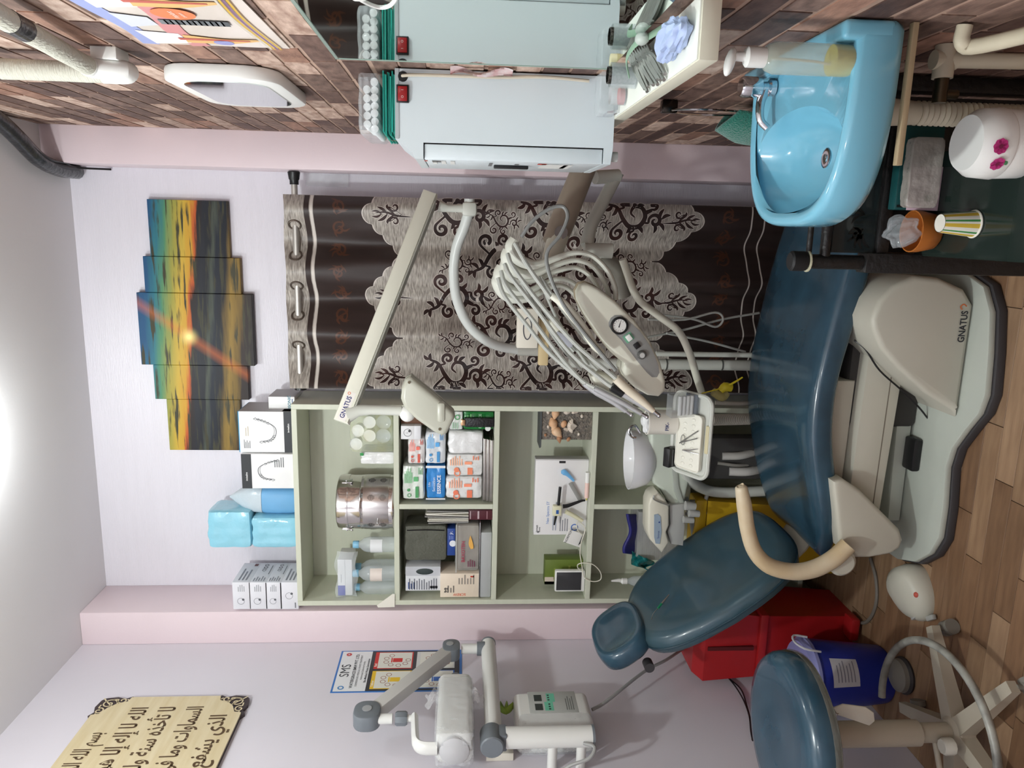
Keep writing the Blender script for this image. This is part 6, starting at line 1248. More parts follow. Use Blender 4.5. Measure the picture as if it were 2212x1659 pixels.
obj('shell', B().prism(rr(iw, ih, .014), .018, ic, TFR, .003), MEL, IT); obj('rim', B().tube([ip(x, y, .018) for x, y in rr(iw, ih, .014)+rr(iw, ih, .014)[:1]], .003, 6, cap=False), MEL, IT)
for j in range(2):
    for i in range(9): obj('tooth_relief', B().ell(ip(-iw*.82+iw*1.64*i/8, (-.35+.7*j)*ih, .018), (.0065, .009, .003), MT, 8), MEL, IT)
onz_ = lambda x, y, h=0: ont(x, y, .0235+h)
t = thing('tweezers', onz_(1485, 980), 'steel dental tweezers splayed open on the white plastic tray', 'tweezers')
for e in ((1508, 970), (1510, 981)): obj('blade', B().tube([onz_(1474, 972), onz_((1474+e[0])/2, (972+e[1])/2+1, .002), onz_(*e)], [.002, .0022, .0008], 6, 4), STEEL, t)
t = thing('scissors', onz_(1485, 945), 'thin steel scissors lying on the white plastic tray', 'scissors')
obj('blade', B().tube([onz_(1468, 957), onz_(1508, 931)], [.0026, .0022], 6), bs, t); obj('blade', B().tube([onz_(1470, 956, .003), onz_(1506, 947, .003)], [.002, .0022], 6), bs, t)
cc_ = onz_(1475, 950); obj('finger_loop', B().tube([cc_+tU*.018*math.cos(a)+tV*.009*math.sin(a) for a in [2*math.pi*i/16 for i in range(17)]], .0012, 6, cap=False), bs, t)
p0, p1 = ont(1462, 1008), ont(1462, 966); h_ = at(1440, 985, Y=p0.y).z-p0.z
t = thing('black_box', (p0+p1)/2, 'small glossy black box standing at the back of the tray table', 'box'); bc_ = (p0+p1)/2+tV*.014+tN*(h_/2+.001)
obj('body', B().box(bc_, (p1.x-p0.x, .03, h_), .004, MT), BLACK, t); obj('glint_edge', B().box(bc_-tV*.0155+tN*.002, (p1.x-p0.x-.008, .001, .003), 0, MT), mat('grey line', (120, 122, 124), .3), t)
p0 = ont(1458, 912); rr2 = abs(at(1425, 938, Y=p0.y).x-at(1425, 886, Y=p0.y).x)/2; h_ = at(1398, 912, Y=p0.y).z-p0.z; cz_ = V((p0.x, p0.y, p0.z-.003))
t = thing('cotton_jar', cz_, 'white plastic jar heaped with cotton on the tray table', 'jar'); obj('jar', B().lathe([(0, .0005), (rr2*.96, .0005), (rr2, .004), (rr2, h_), (rr2*1.03, h_+.002), (rr2*1.03, h_+.006), (rr2*.95, h_+.006), (rr2*.92, h_-.004), (0, h_-.004)], cz_, 28), mat('warm white jar', (240, 236, 226), .4), t)
bm = bmesh.new(); bmesh.ops.create_icosphere(bm, subdivisions=3, radius=1)
for v in bm.verts: p = v.co; v.co = p*(1+.12*math.sin(5*p.x+3*p.y)+.1*math.sin(8*p.y+4*p.z)); v.co = V((v.co.x*rr2*.84, v.co.y*rr2*.84, v.co.z*.018))
obj('cotton', B().bm(bm, None, cz_+V((0, 0, h_+.004))), COT, t); letters(b := flat(B()), 'PIK-', .018, cz_+V((-.005, -rr2*1.005, h_*.42)), FRONT, .001, bold=True); obj('lettering', b, pcol((50, 60, 110)), t, smooth=False)
p0, p1 = ont(1512, 900), ont(1512, 852); dw = p1.x-p0.x; db = (p0+p1)/2; dh = .085; dp = lambda a, b_, c=0: db+tU*a+tV*b_+tN*c
t = thing('cotton_roll_dispenser', db, 'clear tilted dispenser of cotton rolls beside the cotton jar', 'dispenser')
obj('case', B().prism([(0, 0), (.055, 0), (.075, dh), (.03, dh*1.25)], dw, dp(-dw/2, 0), (tV, tN)), mat('smoke clear plastic', (190, 194, 196), .1, alpha=.3), t, smooth=False)
obj('base', B().box(dp(0, .03, .006), (dw-.004, .05, .012), .002, MT), mat('slate base', (70, 84, 104), .4), t)
for i in range(4): obj('cotton_roll', B().cyl(dp(-dw/2+.005, .02+.004*i, .021+.0145*i), dp(dw/2-.005, .02+.004*i, .021+.0145*i), .007, n=10), COT, t)
# ================================================================== stool
sx_, sy_ = -1.42, 1.9; sz0, sz1 = .535, .63; SR = .235
ST = thing('dentist_stool', (sx_, sy_, 0), 'round petrol blue dentist stool with beige five-leg base and foot ring', 'stool')
obj('seat', B().lathe([(0, sz0), (SR*.86, sz0), (SR*.97, sz0+.014), (SR, sz0+.04), (SR*.985, sz0+.07), (SR*.93, sz1-.006), (SR*.8, sz1), (SR*.4, sz1-.008), (0, sz1-.012)], (sx_, sy_, 0), 48), VIN, ST, ang=60)
obj('seat_tape', B().lathe([(SR*.99, sz0+.016), (SR*1.006, sz0+.03), (SR*1.004, sz0+.036)], (sx_, sy_, 0), 48), mat('clear wrap', (150, 150, 140), .2, alpha=.4, bump=1, bscale=30), ST)
BEI2 = mat('grey beige enamel', (176, 168, 152), .4, var=.08, vscale=8)
obj('column', B().tube([(sx_, sy_, sz0), (sx_, sy_, .3), (sx_, sy_, .21)], .037, 20), BEI2, ST); obj('lower_column', B().cyl((sx_, sy_, .215), (sx_, sy_, .1), .028), BEI2, ST); obj('hub', B().lathe([(0, .06), (.045, .06), (.05, .075), (.05, .105), (.034, .118), (0, .118)], (sx_, sy_, 0), 24), BEI2, ST)
lv0 = at(1875, 1545, Y=1.93); lvp = V((sx_, sy_, .44))
lw = [(1800, 1530), (1822, 1522), (1870, 1528), (1888, 1540), (1890, 1558), (1878, 1568), (1860, 1562), (1810, 1545)]
obj('height_lever', B().prism(pol(lw, 1.82), -.006, (0, 1.82, 0), FRONT, .002), mat('pale lever', (206, 204, 192), .4), ST); obj('lever_rod', B().tube([at(1808, 1538, Y=1.823), V((sx_, sy_, .5))], .006, 8), STEEL, ST)
FRZ = .16; fr_r = .257
obj('foot_ring', B().tube([V((sx_+fr_r*math.cos(a), sy_+fr_r*math.sin(a), FRZ+.01*math.sin(a))) for a in [math.radians(102-300*i/48) for i in range(49)]], .0115, 12), mat('worn grey ring', (168, 168, 160), .35, c2=(90, 88, 84), vscale=14), ST)
obj('ring_strut', B().cyl((sx_, sy_, FRZ), (sx_+fr_r*math.cos(-2.6), sy_+fr_r*math.sin(-2.6), FRZ), .008), BEI2, ST)
obj('tension_knob', B().lathe([(.018, 0), (.024, .004), (.024, .03), (.02, .036), (0, .036)], at(2060, 1612, Y=1.84), 10, rot(0, 0, 0)), mat('pale knob', (200, 198, 188), .4), ST)
casters = []
tg = at(2012, 1342, Z=.075); a0 = math.atan2(tg.y-sy_, tg.x-sx_)
for k_ in range(5):
    a = a0+2*math.pi*k_/5; d = V((math.cos(a), math.sin(a), 0)); e = V((sx_, sy_, 0))+d*.3
    if e.x < XL+.04: e = V((sx_, sy_, 0))+d*min(.29, (XL+.045-sx_)/d.x if d.x < 0 else .29)
    n_ = V((-d.y, d.x, 0)); b = B(); s0 = V((sx_, sy_, 0))+d*.035; sec = lambda p, w_, h0, h1: [p+n_*w_+V((0, 0, h0)), p+n_*w_+V((0, 0, h1)), p-n_*w_+V((0, 0, h1)), p-n_*w_+V((0, 0, h0))]
    b.loft([sec(s0, .026, .062, .11), sec(s0.lerp(e, .5), .021, .062, .1), sec(e, .016, .062, .088)]); lg = obj('leg', b, BEI2, ST, smooth=False)
    cz = e-d*.004; f_ = obj('caster', B().cyl(V((cz.x, cz.y, .064)), V((cz.x, cz.y, .045)), .008).cyl(V((cz.x, cz.y, .0245))+n_*.006, V((cz.x, cz.y, .0245))+n_*.022, .0235, n=16).cyl(V((cz.x, cz.y, .0245))-n_*.006, V((cz.x, cz.y, .0245))-n_*.022, .0235, n=16).ell(V((cz.x, cz.y, .034)), (.02, .02, .017), n=10), mat('caster grey', (120, 116, 108), .45), lg)

# ================================================================== X-ray unit on the left wall
XG = mat('x-ray grey plastic', (112, 118, 124), .4); XW = mat('x-ray white', (222, 222, 218), .35); XA = mat('satin arm', (196, 194, 190), .4)
XU = thing('xray_unit', (-1.66, 2.3, 1.1), 'wall-mounted dental x-ray machine with folding arm and wrapped head', 'x-ray machine')
xp = lambda x, y, X=-1.62: at(x, y, X=X)
cp = xp(1180, 1592); zT, zB = xp(1092, 1592).z, xp(1278, 1592).z; cxp, cyp = cp.x, cp.y
obj('column', B().cyl((cxp, cyp, zB), (cxp, cyp, zT), .034, n=24), XW, XU); obj('column_cap', B().cyl((cxp, cyp, zB-.008), (cxp, cyp, zB), .036, n=24), XG, XU)
for x_ in (1195, 1258): zz_ = xp(x_, 1600).z; obj('wall_stub', B().cyl((cxp, cyp-.01, zz_), (XL+.001, cyp-.01, zz_), .016, n=16), XW, XU)
ay0, ay1 = xp(1062, 1600).y, xp(1062, 1392).y; az = xp(1061, 1500).z
obj('elbow', B().lathe([(.036, -.04), (.038, -.036), (.038, .036), (.034, .04), (0, .04)], (cxp, cyp-.01, zT+.045), 24, rot(90, 0, 0)).bb((cxp-.03, cyp-.03, zT-.004), (cxp+.03, cyp+.03, zT+.03), .006), XG, XU)
obj('horizontal_arm', B().cyl((cxp, cyp+.02, az), (cxp, ay1, az-.0), .0285, n=24), XW, XU); obj('arm_cap', B().cyl((cxp, ay1, az), (cxp, ay1+.008, az), .03, n=24), XG, XU)
vz0, vz1 = xp(1045, 1402).z, xp(1002, 1402).z; vy = ay1-.03
obj('collar', B().cyl((cxp, vy, az+.015), (cxp, vy, az+.045), .027, n=20), XG, XU); obj('riser', B().cyl((cxp, vy, az+.04), (cxp, vy, vz1+.01), .0195, n=20), XW, XU)
kz = xp(972, 1400).z
kn = obj('knuckle', B().prism(rr(.045, .034, .03), .05, (cxp-.025, vy-.01, kz-.005), LEFTW, .006), XG, XU); obj('knuckle_disc', B().cyl((cxp+.026, vy-.005, kz), (cxp+.028, vy-.005, kz), .014, n=20), mat('disc grey', (160, 162, 164), .4), kn)
e1 = xp(800, 1545); s1 = V((cxp, vy-.02, kz+.0)); Ua = (V((cxp, e1.y, e1.z))-s1); La = Ua.length
obj('scissor_arm', B().prism([(0, -.024), (La-.02, -.024), (La-.02, .024), (0, .024)], .045, s1-V((.0225, 0, 0)), (Ua, V((0, 0, 1)) if False else V((0, Ua.z, -Ua.y))*-1), .004), XA, XU)
kp = V((cxp, e1.y-.005, e1.z+.01)); k2 = obj('knuckle', B().prism(rr(.05, .045, .038), .056, kp-V((.028, 0, 0)), LEFTW, .008), XG, XU); obj('knuckle_disc', B().cyl(kp+V((.029, 0, 0)), kp+V((.031, 0, 0)), .016, n=20), mat('disc grey', (160, 162, 164), .4), k2)
hy_, hz_ = kp.y-.015, kp.z
zk0, zk1 = xp(842, 1548).z, xp(888, 1548).z
obj('swivel_pin', B().cyl((cxp, hy_, hz_-.03), (cxp, hy_, zk0-.01), .017, n=16), XW, XU); obj('swivel_grip', B().lathe([(.02, 0), (.024, .006), (.024, .034), (.02, .04)], (cxp, hy_, zk1+.012), 8), XG, XU); obj('swivel_pin', B().cyl((cxp, hy_, zk1-.01), (cxp, hy_, zk1+.015), .012, n=16), XW, XU)
yk = [xp(896, 1540), xp(897, 1590), xp(900, 1608), xp(915, 1616), xp(945, 1617)]
obj('yoke', B().tube([V((cxp, hy_+.0, zk1-.012)), V((cxp, yk[1].y, yk[1].z)), V((cxp, yk[2].y, yk[2].z)), V((cxp, yk[3].y, yk[3].z)), V((cxp, yk[4].y, yk[4].z))], .013, 10, 4, flat=((1, 0, 0), 1.8)), XW, XU)
hA, hB_ = xp(982, 1618), xp(982, 1477); zt_, zb_ = xp(945, 1545).z, xp(1020, 1545).z
hd_ = obj('tube_head', B().bb((cxp-.06, hA.y, zb_), (cxp+.05, hB_.y, zt_), .024, 4), XW, XU)
obj('cone', B().lathe([(.034, 0), (.03, .02), (.02, .045), (.016, .047), (0, .047)], (cxp, hB_.y-.004, (zt_+zb_)/2), 24, rot(-90, 0, 0)), XG, XU)
obj('head_cap', B().lathe([(.05, 0), (.047, .012), (.03, .02), (0, .022)], (cxp-.005, hA.y+.006, (zt_+zb_)/2), 24, rot(90, 0, 0)), mat('cap grey', (190, 190, 192), .35), XU)
obj('film_wrap', pillow(B(), cxp-.066, cxp+.056, hA.y-.004, hB_.y-.03, zb_-.006, zt_+.006, seed=41), mat('cling film', (232, 234, 236), .12, alpha=.3, bump=1, bscale=26), hd_)
for s_ in (1, -1):
    zc_ = zt_ if s_ > 0 else zb_; y_ = hA.y+(hB_.y-hA.y)*.62
    ob = obj('film_tail', B().grid(lambda u, v: V((cxp+.02+.02*u+.012*math.sin(5*v), y_+.05*(u-.5)+.01*math.sin(7*v), zc_+s_*(.04*v)+.005*math.sin(9*u))), 8, 8), MATS['cling film'], hd_)
x0_ = -1.635; q0, q1 = at(1195, 1578, X=x0_), at(1195, 1492, X=x0_); zt_, zb_ = at(1112, 1535, X=x0_).z, at(1278, 1535, X=x0_).z
CB = obj('control_box', B().bb((XL+.001, q0.y, zb_), (x0_, q1.y, zt_), .022, 4), XW, XU)
r0, r1 = at(1200, 1540, X=x0_), at(1200, 1494, X=x0_); za, zb2 = at(1142, 1518, X=x0_).z, at(1246, 1518, X=x0_).z
PF = V((x0_+.0004, r0.y, zb2)); pw_, ph_ = r1.y-r0.y, za-zb2
obj('display_panel', B().bb((x0_-.002, r0.y, zb2), (x0_+.0008, r1.y, za), .001), mat('panel silver', (176, 178, 174), .35), CB)
b = flat(B()); b2 = flat(B()); b3 = flat(B())
for i in range(2): quad(b, PF, LEFTW, pw_*(.12+.42*i), ph_*.72, pw_*(.42+.42*i), ph_*.88, .0008)
quad(b2, PF, LEFTW, pw_*.1, ph_*.5, pw_*.5, ph_*.68, .0008); quad(b2, PF, LEFTW, pw_*.5, ph_*.45, pw_*.9, ph_*.62, .0008)
for i in range(3): quad(b, PF, LEFTW, pw_*(.56+.11*i), ph_*.56, pw_*(.62+.11*i), ph_*.6, .0012)
for i in range(3): quad(b, PF, LEFTW, pw_*(.14+.11*i), ph_*.56, pw_*(.2+.11*i), ph_*.6, .0012)
for i in range(4): quad(b3, PF, LEFTW, pw_*.12, ph_*(.08+.045*i), pw_*(.75-.1*(i % 2)), ph_*(.1+.045*i), .0008)
obj('display_window', b, pcol((50, 56, 54)), CB, smooth=False, kind='stuff'); obj('green_sticker', b2, pcol((110, 190, 160)), CB, smooth=False, kind='stuff'); obj('caption_lines', b3, pcol((110, 112, 110)), CB, smooth=False, kind='stuff')
obj('film_wrap', pillow(B(), XL+.003, x0_+.005, q0.y-.004, q0.y+(q1.y-q0.y)*.42, zb_+.004, zt_-.01, seed=43), MATS['cling film'], CB)
obj('coil_cable', B().tube([(cxp+.0, cyp-.034, zB+.03), (cxp+.004, cyp-.06, zB+.0), (cxp-.02, cyp-.08, zB+.02), (cxp-.05, cyp-.075, zB+.08), (XL+.02, cyp-.07, zB+.12)], .006, 8, 6), mat('grey cable', (150, 150, 148), .45), XU)
obj('wall_card', B().bb((XL+.001, cyp+.03, zT-.03), (XL+.03, cyp+.08, zT+.06), .002), mat('cream card', (226, 220, 206), .5), XU)
gl = xp(1090, 1545, -1.66); b = B()
for i in range(4):
    a = -.6+.45*i; b.grid(lambda u, v: V((-1.67+.02*math.sin(3*u), gl.y+.02+.05*v*math.cos(a)+.018*(u-.5)*math.sin(3.1*v), gl.z-.01+.05*v*math.sin(a)+.012*u)), 4, 5)
ob = obj('green_glove', b, mat('lime cloth', (150, 176, 70), .6), None, 'crumpled lime green cloth tucked behind the x-ray arm', 'cloth', smooth=True)
ob['kind'] = 'thing'; md = ob.modifiers.new('thick', 'SOLIDIFY'); md.thickness = .003

# ---- safety poster
yA, yB = at(860, 1495, X=XL).y, at(850, 1406, X=XL).y; zA_, zB2 = 2.028, 1.535; o = V((XL, yA, zB2)); W, H = yB-yA, zA_-zB2; FL = LEFTW
SP_ = thing('waste_poster', (XL, (yA+yB)/2, zB2), 'blue bordered medical waste sorting poster with coloured bins on the left wall', 'poster')
obj('sheet', B().bb((XL+.0003, yA, zB2), (XL+.002, yB, zA_)), mat('poster blue', (52, 116, 190), .4), SP_)
def pq(name, c, a0, b0, a1, b1, off): obj(name, flat(quad(B(), o, FL, a0*W, b0*H, a1*W, b1*H, off)), pcol(c), SP_)
pq('header', (232, 234, 236), .02, .74, .98, .985, .0024); pq('dark_band', (52, 54, 58), .02, .02, .98, .74, .0024)
letters(b := flat(B()), 'SMS', .052, o+V((0, W*.5, H*.925)), FL, .003, sx=1.0); letters(b, 'WATERGRACE BMW PVT. LTD.', .017, o+V((0, W*.5, H*.855)), FL, .003, bold=True); letters(b, 'COMMON BIO-MEDICAL WASTE TREATMENT', .0105, o+V((0, W*.5, H*.82)), FL, .003); letters(b, 'Authorised Collection Facility', .0105, o+V((0, W*.5, H*.79)), FL, .003)
letters(b, 'Bio-Medical Waste Segregation', .013, o+V((0, W*.5, H*.757)), FL, .003, bold=True); obj('lettering', b, pcol((40, 44, 52)), SP_, smooth=False)
disc(b := flat(B()), o, FL, W*.1, H*.93, .012, .003, r0=.007); obj('logo', b, pcol((60, 130, 190)), SP_); disc(b := flat(B()), o, FL, W*.9, H*.93, .011, .003, r0=.004); obj('logo', b, pcol((200, 70, 70)), SP_)
for i, (c, a0, b0) in enumerate((((230, 190, 40), .06, .4), ((206, 52, 46), .53, .4), ((60, 110, 190), .06, .06), ((214, 216, 214), .53, .06))):
    pq('panel_border', c, a0, b0, a0+.42, b0+.31, .0028); pq('panel', (226, 226, 216), a0+.015, b0+.01, a0+.405, b0+.28, .0032)
    cx2, cz2 = (a0+.21)*W, (b0+.13)*H; b = flat(B()); quad(b, o, FL, cx2-.014, cz2-.022, cx2+.014, cz2+.016, .0036); quad(b, o, FL, cx2-.017, cz2+.018, cx2+.017, cz2+.023, .0036); obj('bin_picture', b, pcol(c), SP_, kind='stuff')
    b = flat(B())
    for k_ in range(7): a = math.radians(30+40*k_); disc(b, o, FL, cx2+.038*math.cos(a), cz2+.045*math.sin(a), .011, .0034, 12, .0085)
    obj('waste_icons', b, pcol((150, 90, 80)), SP_, kind='stuff')
letters(b := flat(B()), 'Yellow', .014, o+V((0, W*.18, H*.695)), FL, .0034, bold=True); letters(b, 'Red', .014, o+V((0, W*.62, H*.695)), FL, .0034, bold=True); obj('panel_titles', b, pcol((250, 246, 236)), SP_, smooth=False)

# ---- carved calligraphy plaque
y1_, y0_, z0_, z1_ = 2.585, 1.83, 2.305, 2.845; W, H = y1_-y0_, z1_-z0_; o = V((XL, y0_, z0_))
PQ = thing('calligraphy_plaque', (XL, (y0_+y1_)/2, z0_), 'pale wooden plaque with carved Arabic calligraphy and dark filigree corners', 'plaque')
def scal(ins, cut):
    w_, h_ = W-2*ins, H-2*ins; P = []
    for cx, cy, sx__, sy__ in ((0, 0, 1, 1), (w_, 0, -1, 1), (w_, h_, -1, -1), (0, h_, 1, -1)):
        q = [(0, cut), (cut*.25, cut*.95), (cut*.4, cut*.6), (cut*.6, cut*.4), (cut*.95, cut*.25), (cut, 0)]
        q = [(cx+sx__*a, cy+sy__*b_) for a, b_ in q]
        if sx__*sy__ < 0: q = q[::-1]
        P += q
    return [(ins+a, ins+b_) for a, b_ in P]
def bump_rect():
    P = []; n_ = 0
    for cx, cy, sx__, sy__ in ((0, 0, 1, 1), (W, 0, -1, 1), (W, H, -1, -1), (0, H, 1, -1)):
        q = [(.012, .13), (.0, .11), (.012, .09), (.002, .06), (.008, .02), (.02, .008), (.06, .002), (.09, .012), (.11, 0), (.13, .012)]
        q = [(cx+sx__*a, cy+sy__*b_) for a, b_ in q]
        if sx__*sy__ < 0: q = q[::-1]
        P += q
    return P
obj('dark_back', B().prism(bump_rect(), .012, o, LEFTW), mat('dark walnut', (62, 50, 50), .5), PQ, smooth=False)
WOOD = mat('pale birch', (220, 206, 172), .55, c2=(208, 190, 150), vscale=4, stretch=(1, 1, 9))
obj('birch_panel', B().prism(scal(.012, .1), .006, o+V((.0121, 0, 0)), LEFTW), WOOD, PQ, smooth=False)
bq = flat(B()); fq = lambda a, b_: V((XL+.0145, y0_+a, z0_+b_))
for cx, cy, sx__, sy__ in ((0, 0, 1, 1), (W, 0, -1, 1), (W, H, -1, -1), (0, H, 1, -1)):
    for pts in (spiral(.045, .045, .03, .8, 1.4, 1), spiral(.085, .026, .018, 3.5, 1.2, -1, (.05, .02)), spiral(.026, .085, .018, -1.9, 1.2, 1, (.02, .05)), [(.012, .014), (.03, .03), (.06, .06)], [(.1, .02), (.115, .03), (.13, .016)], [(.02, .1), (.03, .115), (.016, .13)]):
        bq.stroke([(cx+sx__*a, cy+sy__*b_) for a, b_ in pts], .005, fq, 4)
obj('filigree', bq, WOOD, PQ, smooth=False, kind='stuff')
# Arabic shaping: presentation forms, laid out right to left
FM = {'ا': 'ﺍﺎﺍﺎ', 'أ': 'ﺃﺄﺃﺄ', 'إ': 'ﺇﺈﺇﺈ', 'ب': 'ﺏﺐﺑﺒ', 'ت': 'ﺕﺖﺗﺘ', 'ث': 'ﺙﺚﺛﺜ', 'ج': 'ﺝﺞﺟﺠ', 'ح': 'ﺡﺢﺣﺤ', 'خ': 'ﺥﺦﺧﺨ', 'د': 'ﺩﺪﺩﺪ', 'ذ': 'ﺫﺬﺫﺬ', 'ر': 'ﺭﺮﺭﺮ', 'ز': 'ﺯﺰﺯﺰ', 'س': 'ﺱﺲﺳﺴ', 'ش': 'ﺵﺶﺷﺸ', 'ص': 'ﺹﺺﺻﺼ', 'ض': 'ﺽﺾﺿﻀ', 'ط': 'ﻁﻂﻃﻄ', 'ظ': 'ﻅﻆﻇﻈ', 'ع': 'ﻉﻊﻋﻌ', 'غ': 'ﻍﻎﻏﻐ', 'ف': 'ﻑﻒﻓﻔ', 'ق': 'ﻕﻖﻗﻘ', 'ك': 'ﻙﻚﻛﻜ', 'ل': 'ﻝﻞﻟﻠ', 'م': 'ﻡﻢﻣﻤ', 'ن': 'ﻥﻦﻧﻨ', 'ه': 'ﻩﻪﻫﻬ', 'و': 'ﻭﻮﻭﻮ', 'ي': 'ﻱﻲﻳﻴ', 'ى': 'ﻯﻰﻯﻰ', 'ة': 'ﺓﺔﺓﺔ', 'ئ': 'ﺉﺊﺋﺌ', 'ء': 'ﺀﺀﺀﺀ', 'ؤ': 'ﺅﺆﺅﺆ', 'آ': 'ﺁﺂﺁﺂ'}
NOJ = set('اأإآدذرزوةىءؤ')
def shape(s):
    out = []
    for w__ in s.split(' '):
        r = ''
        for i, ch in enumerate(w__):
            pj = i > 0 and w__[i-1] not in NOJ and w__[i-1] != 'ء'; nj = i < len(w__)-1 and ch not in NOJ and w__[i+1] != 'ء'
            r += FM[ch][(1 if pj else 0)+(2 if nj else 0)] if ch in FM else ch
        out.append(r[::-1])
    return ' '.join(out[::-1])
lines = ['بسم الله الرحمن الرحيم', 'الله لا إله إلا هو الحي القيوم', 'لا تأخذه سنة ولا نوم له ما في', 'السماوات وما في الأرض من ذا', 'الذي يشفع عنده إلا بإذنه']
bl = flat(B())
for i, s in enumerate(lines):
    vs_, fs_ = text_mesh(shape(s), .062 if i else .06, 0, True); x1_ = max(v.x for v in vs_); x0_ = min(v.x for v in vs_)
    tgt = W*(.8 if i else .5); k = tgt/(x1_-x0_); cy_ = H*(.86-.178*i); cxs = W*(.5 if i else .47)
    if i == 4: cxs -= .05
    bl.add([V((XL+.0188, y0_+cxs+(v.x-(x0_+x1_)/2)*k, z0_+cy_+v.y*1.25)) for v in vs_], fs_)
obj('calligraphy', bl, mat('burnt lettering', (84, 62, 36), .6), PQ, smooth=False, kind='stuff')

# ================================================================== bins and floor clutter
RD = mat('red bin plastic', (170, 30, 34), .38, var=.1, vscale=6)
RB = thing('red_pedal_bin', (-1.565, 2.75, 0), 'red plastic pedal bin with tall lid behind the chair back', 'bin')
zL = at(1640, 1360, Y=2.62).z; zT = at(1508, 1360, Y=2.62).z; xa, xb = -1.695, -1.44
sq = lambda x0, x1, y0, y1, z: [V((x0, y0, z)), V((x1, y0, z)), V((x1, y1, z)), V((x0, y1, z))]
obj('body', B().loft([sq(xa+.025, xb-.02, 2.65, 2.87, .001), sq(xa, xb, 2.62, 2.9, zL-.02)]), RD, RB, smooth=False)
obj('rim', B().bb((xa-.012, 2.605, zL-.03), (xb+.012, 2.91, zL+.002), .006), RD, RB)
obj('lid', B().loft([sq(xa, xb, 2.62, 2.9, zL+.003), sq(xa-.01, xb+.03, 2.61, 2.9, zT-.03), sq(xa+.0, xb+.0, 2.66, 2.9, zT)]), RD, RB, smooth=False)
obj('lid_groove', B().bb((-1.575, 2.606, zL+.02), (-1.56, 2.622, zT-.04)), mat('dark red gap', (84, 16, 18), .5), RB)
obj('pedal', B().bb((xb-.09, 2.585, .015), (xb-.0, 2.65, .05), .008), RD, RB)
YE = mat('yellow bin plastic', (206, 166, 36), .4, var=.1, vscale=6)
YBN = thing('yellow_bin', (-1.27, 2.9, 0), 'yellow plastic bin half hidden behind the chair back', 'bin'); zt_ = at(1495, 1150, Y=2.87).z
obj('body', B().loft([sq(-1.38, -1.1, 2.86, 2.942, .001), sq(-1.395, -1.06, 2.85, 2.945, zt_-.05)]), YE, YBN, smooth=False); obj('lid', B().bb((-1.4, 2.846, zt_-.048), (-1.055, 2.946, zt_), .01), YE, YBN)
# blue bucket
bx_, by_, bh = -1.575, 2.44, at(1745, 1440, Y=2.44).z
BK = thing('blue_bucket', (bx_, by_, 0), 'deep blue bucket with translucent lid, handle and paper label', 'bucket')
rB, rT = .098, .128
obj('body', B().lathe([(0, .001), (rB, .001), (rB*1.03, .006), (rT, bh-.006), (rT*1.03, bh-.004), (rT*1.03, bh)], (bx_, by_, 0), 40), mat('blue bucket plastic', (38, 54, 160), .35), BK)
zl = at(1672, 1430, Y=2.44).z
obj('lid', B().lathe([(rT*1.05, bh+.001), (rT*1.05, bh+.012), (rT*.98, bh+.018), (rT*.94, bh+.03), (rT*.5, bh+.036), (0, bh+.037)], (bx_, by_, 0), 40), mat('translucent lilac', (150, 152, 206), .25, alpha=.85), BK)
obj('handle', B().tube([(bx_+rT*1.0, by_-.06, bh-.01), (bx_+rT*1.1, by_-.06, bh+.05), (bx_+rT*1.05, by_-.0, bh+.062), (bx_+rT*1.1, by_+.03, bh+.05), (bx_+rT*1.04, by_+.03, bh)], .004, 8, 3), mat('white handle', (214, 214, 220), .4), BK)
b = flat(B()); n_ = 12
for i in range(n_+1):
    a = math.radians(-78+46*i/n_); 
    for z_ in (bh*.5, bh*.86): rr3 = rB+(rT-rB)*(z_/bh)+.0015; b.v.append(V((bx_+rr3*math.cos(a), by_+rr3*math.sin(a), z_)))
b.f = [(2*i, 2*i+2, 2*i+3, 2*i+1) for i in range(n_)]; lb = obj('paper_label', b, pcol((206, 206, 214)), BK)
b = flat(B())
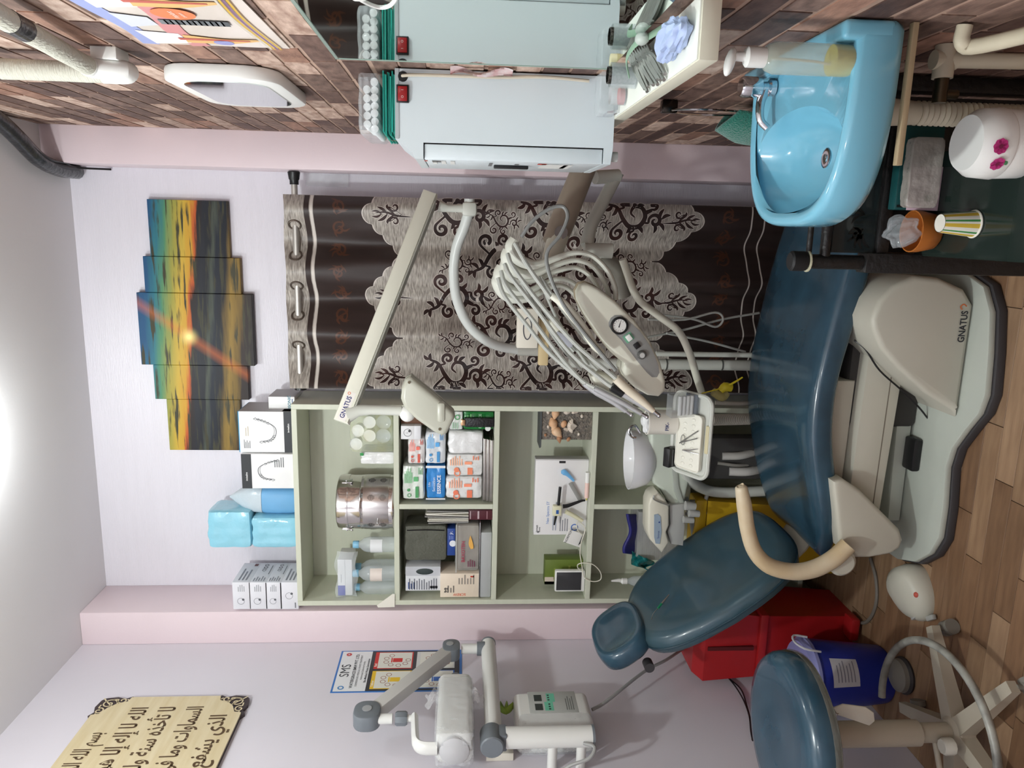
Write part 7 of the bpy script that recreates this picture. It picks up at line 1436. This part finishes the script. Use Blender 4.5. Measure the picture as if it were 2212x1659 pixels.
for j in range(6):
    z_ = bh*(.56+.045*j)
    for i in range(2, n_-1-(j % 3)):
        q = []
        for ii in (i, i+1):
            a = math.radians(-78+46*ii/n_)
            for dz in (0, .003): rr3 = rB+(rT-rB)*((z_+dz)/bh)+.0022; q.append(V((bx_+rr3*math.cos(a), by_+rr3*math.sin(a), z_+dz)))
        k0 = len(b.v); b.v += q; b.f.append((k0, k0+2, k0+3, k0+1))
obj('label_print', b, pcol((120, 122, 140)), lb, smooth=False, kind='stuff')
p = at(1930, 1465, Z=.02)+V((.03, -.03, 0))
t = thing('foot_disc', (p.x, p.y, 0), 'grey round foot switch on the floor beside the blue bucket', 'foot switch'); obj('base', B().lathe([(0, .0005), (.062, .0005), (.064, .008), (.058, .016), (0, .016)], (p.x, p.y, 0), 28), RUB, t); obj('dome', B().lathe([(.057, .016), (.054, .03), (.035, .042), (0, .045)], (p.x, p.y, 0), 28), mat('grey dome', (134, 130, 122), .45), t)
fz = .006
g = lambda x, y, z=fz: at(x, y, Z=z)
obj('floor_hose', B().tube([g(1880, 1205), g(1892, 1250), g(1893, 1300), g(1880, 1335), g(1860, 1345), g(1830, 1322), g(1800, 1308), g(1772, 1312, .03), g(1760, 1335, .05), g(1770, 1365, .04), g(1800, 1392, .02), g(1850, 1415), g(1895, 1440, .014)], .0065, 8, 6), mat('grey hose dark', (120, 114, 106), .5), None, 'grey hose looping over the floor from chair to foot switch', 'hose')
wl = lambda x, y, X=XL+.008: at(x, y, X=X)
obj('xray_cable', B().tube([wl(1279, 1533, XL+.05), wl(1310, 1515, XL+.06), wl(1390, 1452, XL+.08), wl(1440, 1425, XL+.08), wl(1478, 1400, XL+.06), wl(1500, 1394, XL+.03)], .006, 8, 6), mat('grey cable', (150, 150, 148), .45), None, 'grey cable sagging from the x-ray control box along the wall', 'cable')
for i, (pts, lb) in enumerate((([(1535, 1420), (1560, 1450), (1585, 1478), (1605, 1510), (1618, 1545), (1622, 1580), (1626, 1600)], 'upper thin black cord on the left wall above the stool'), ([(1535, 1420), (1572, 1462), (1600, 1488), (1612, 1520), (1622, 1560), (1625, 1598)], 'lower thin black cord on the left wall above the stool'))):
    obj('black_cable', B().tube([wl(*q) for q in pts], .0028, 6, 5), BLACK, None, lb, 'cable', 'black cords on the left wall')
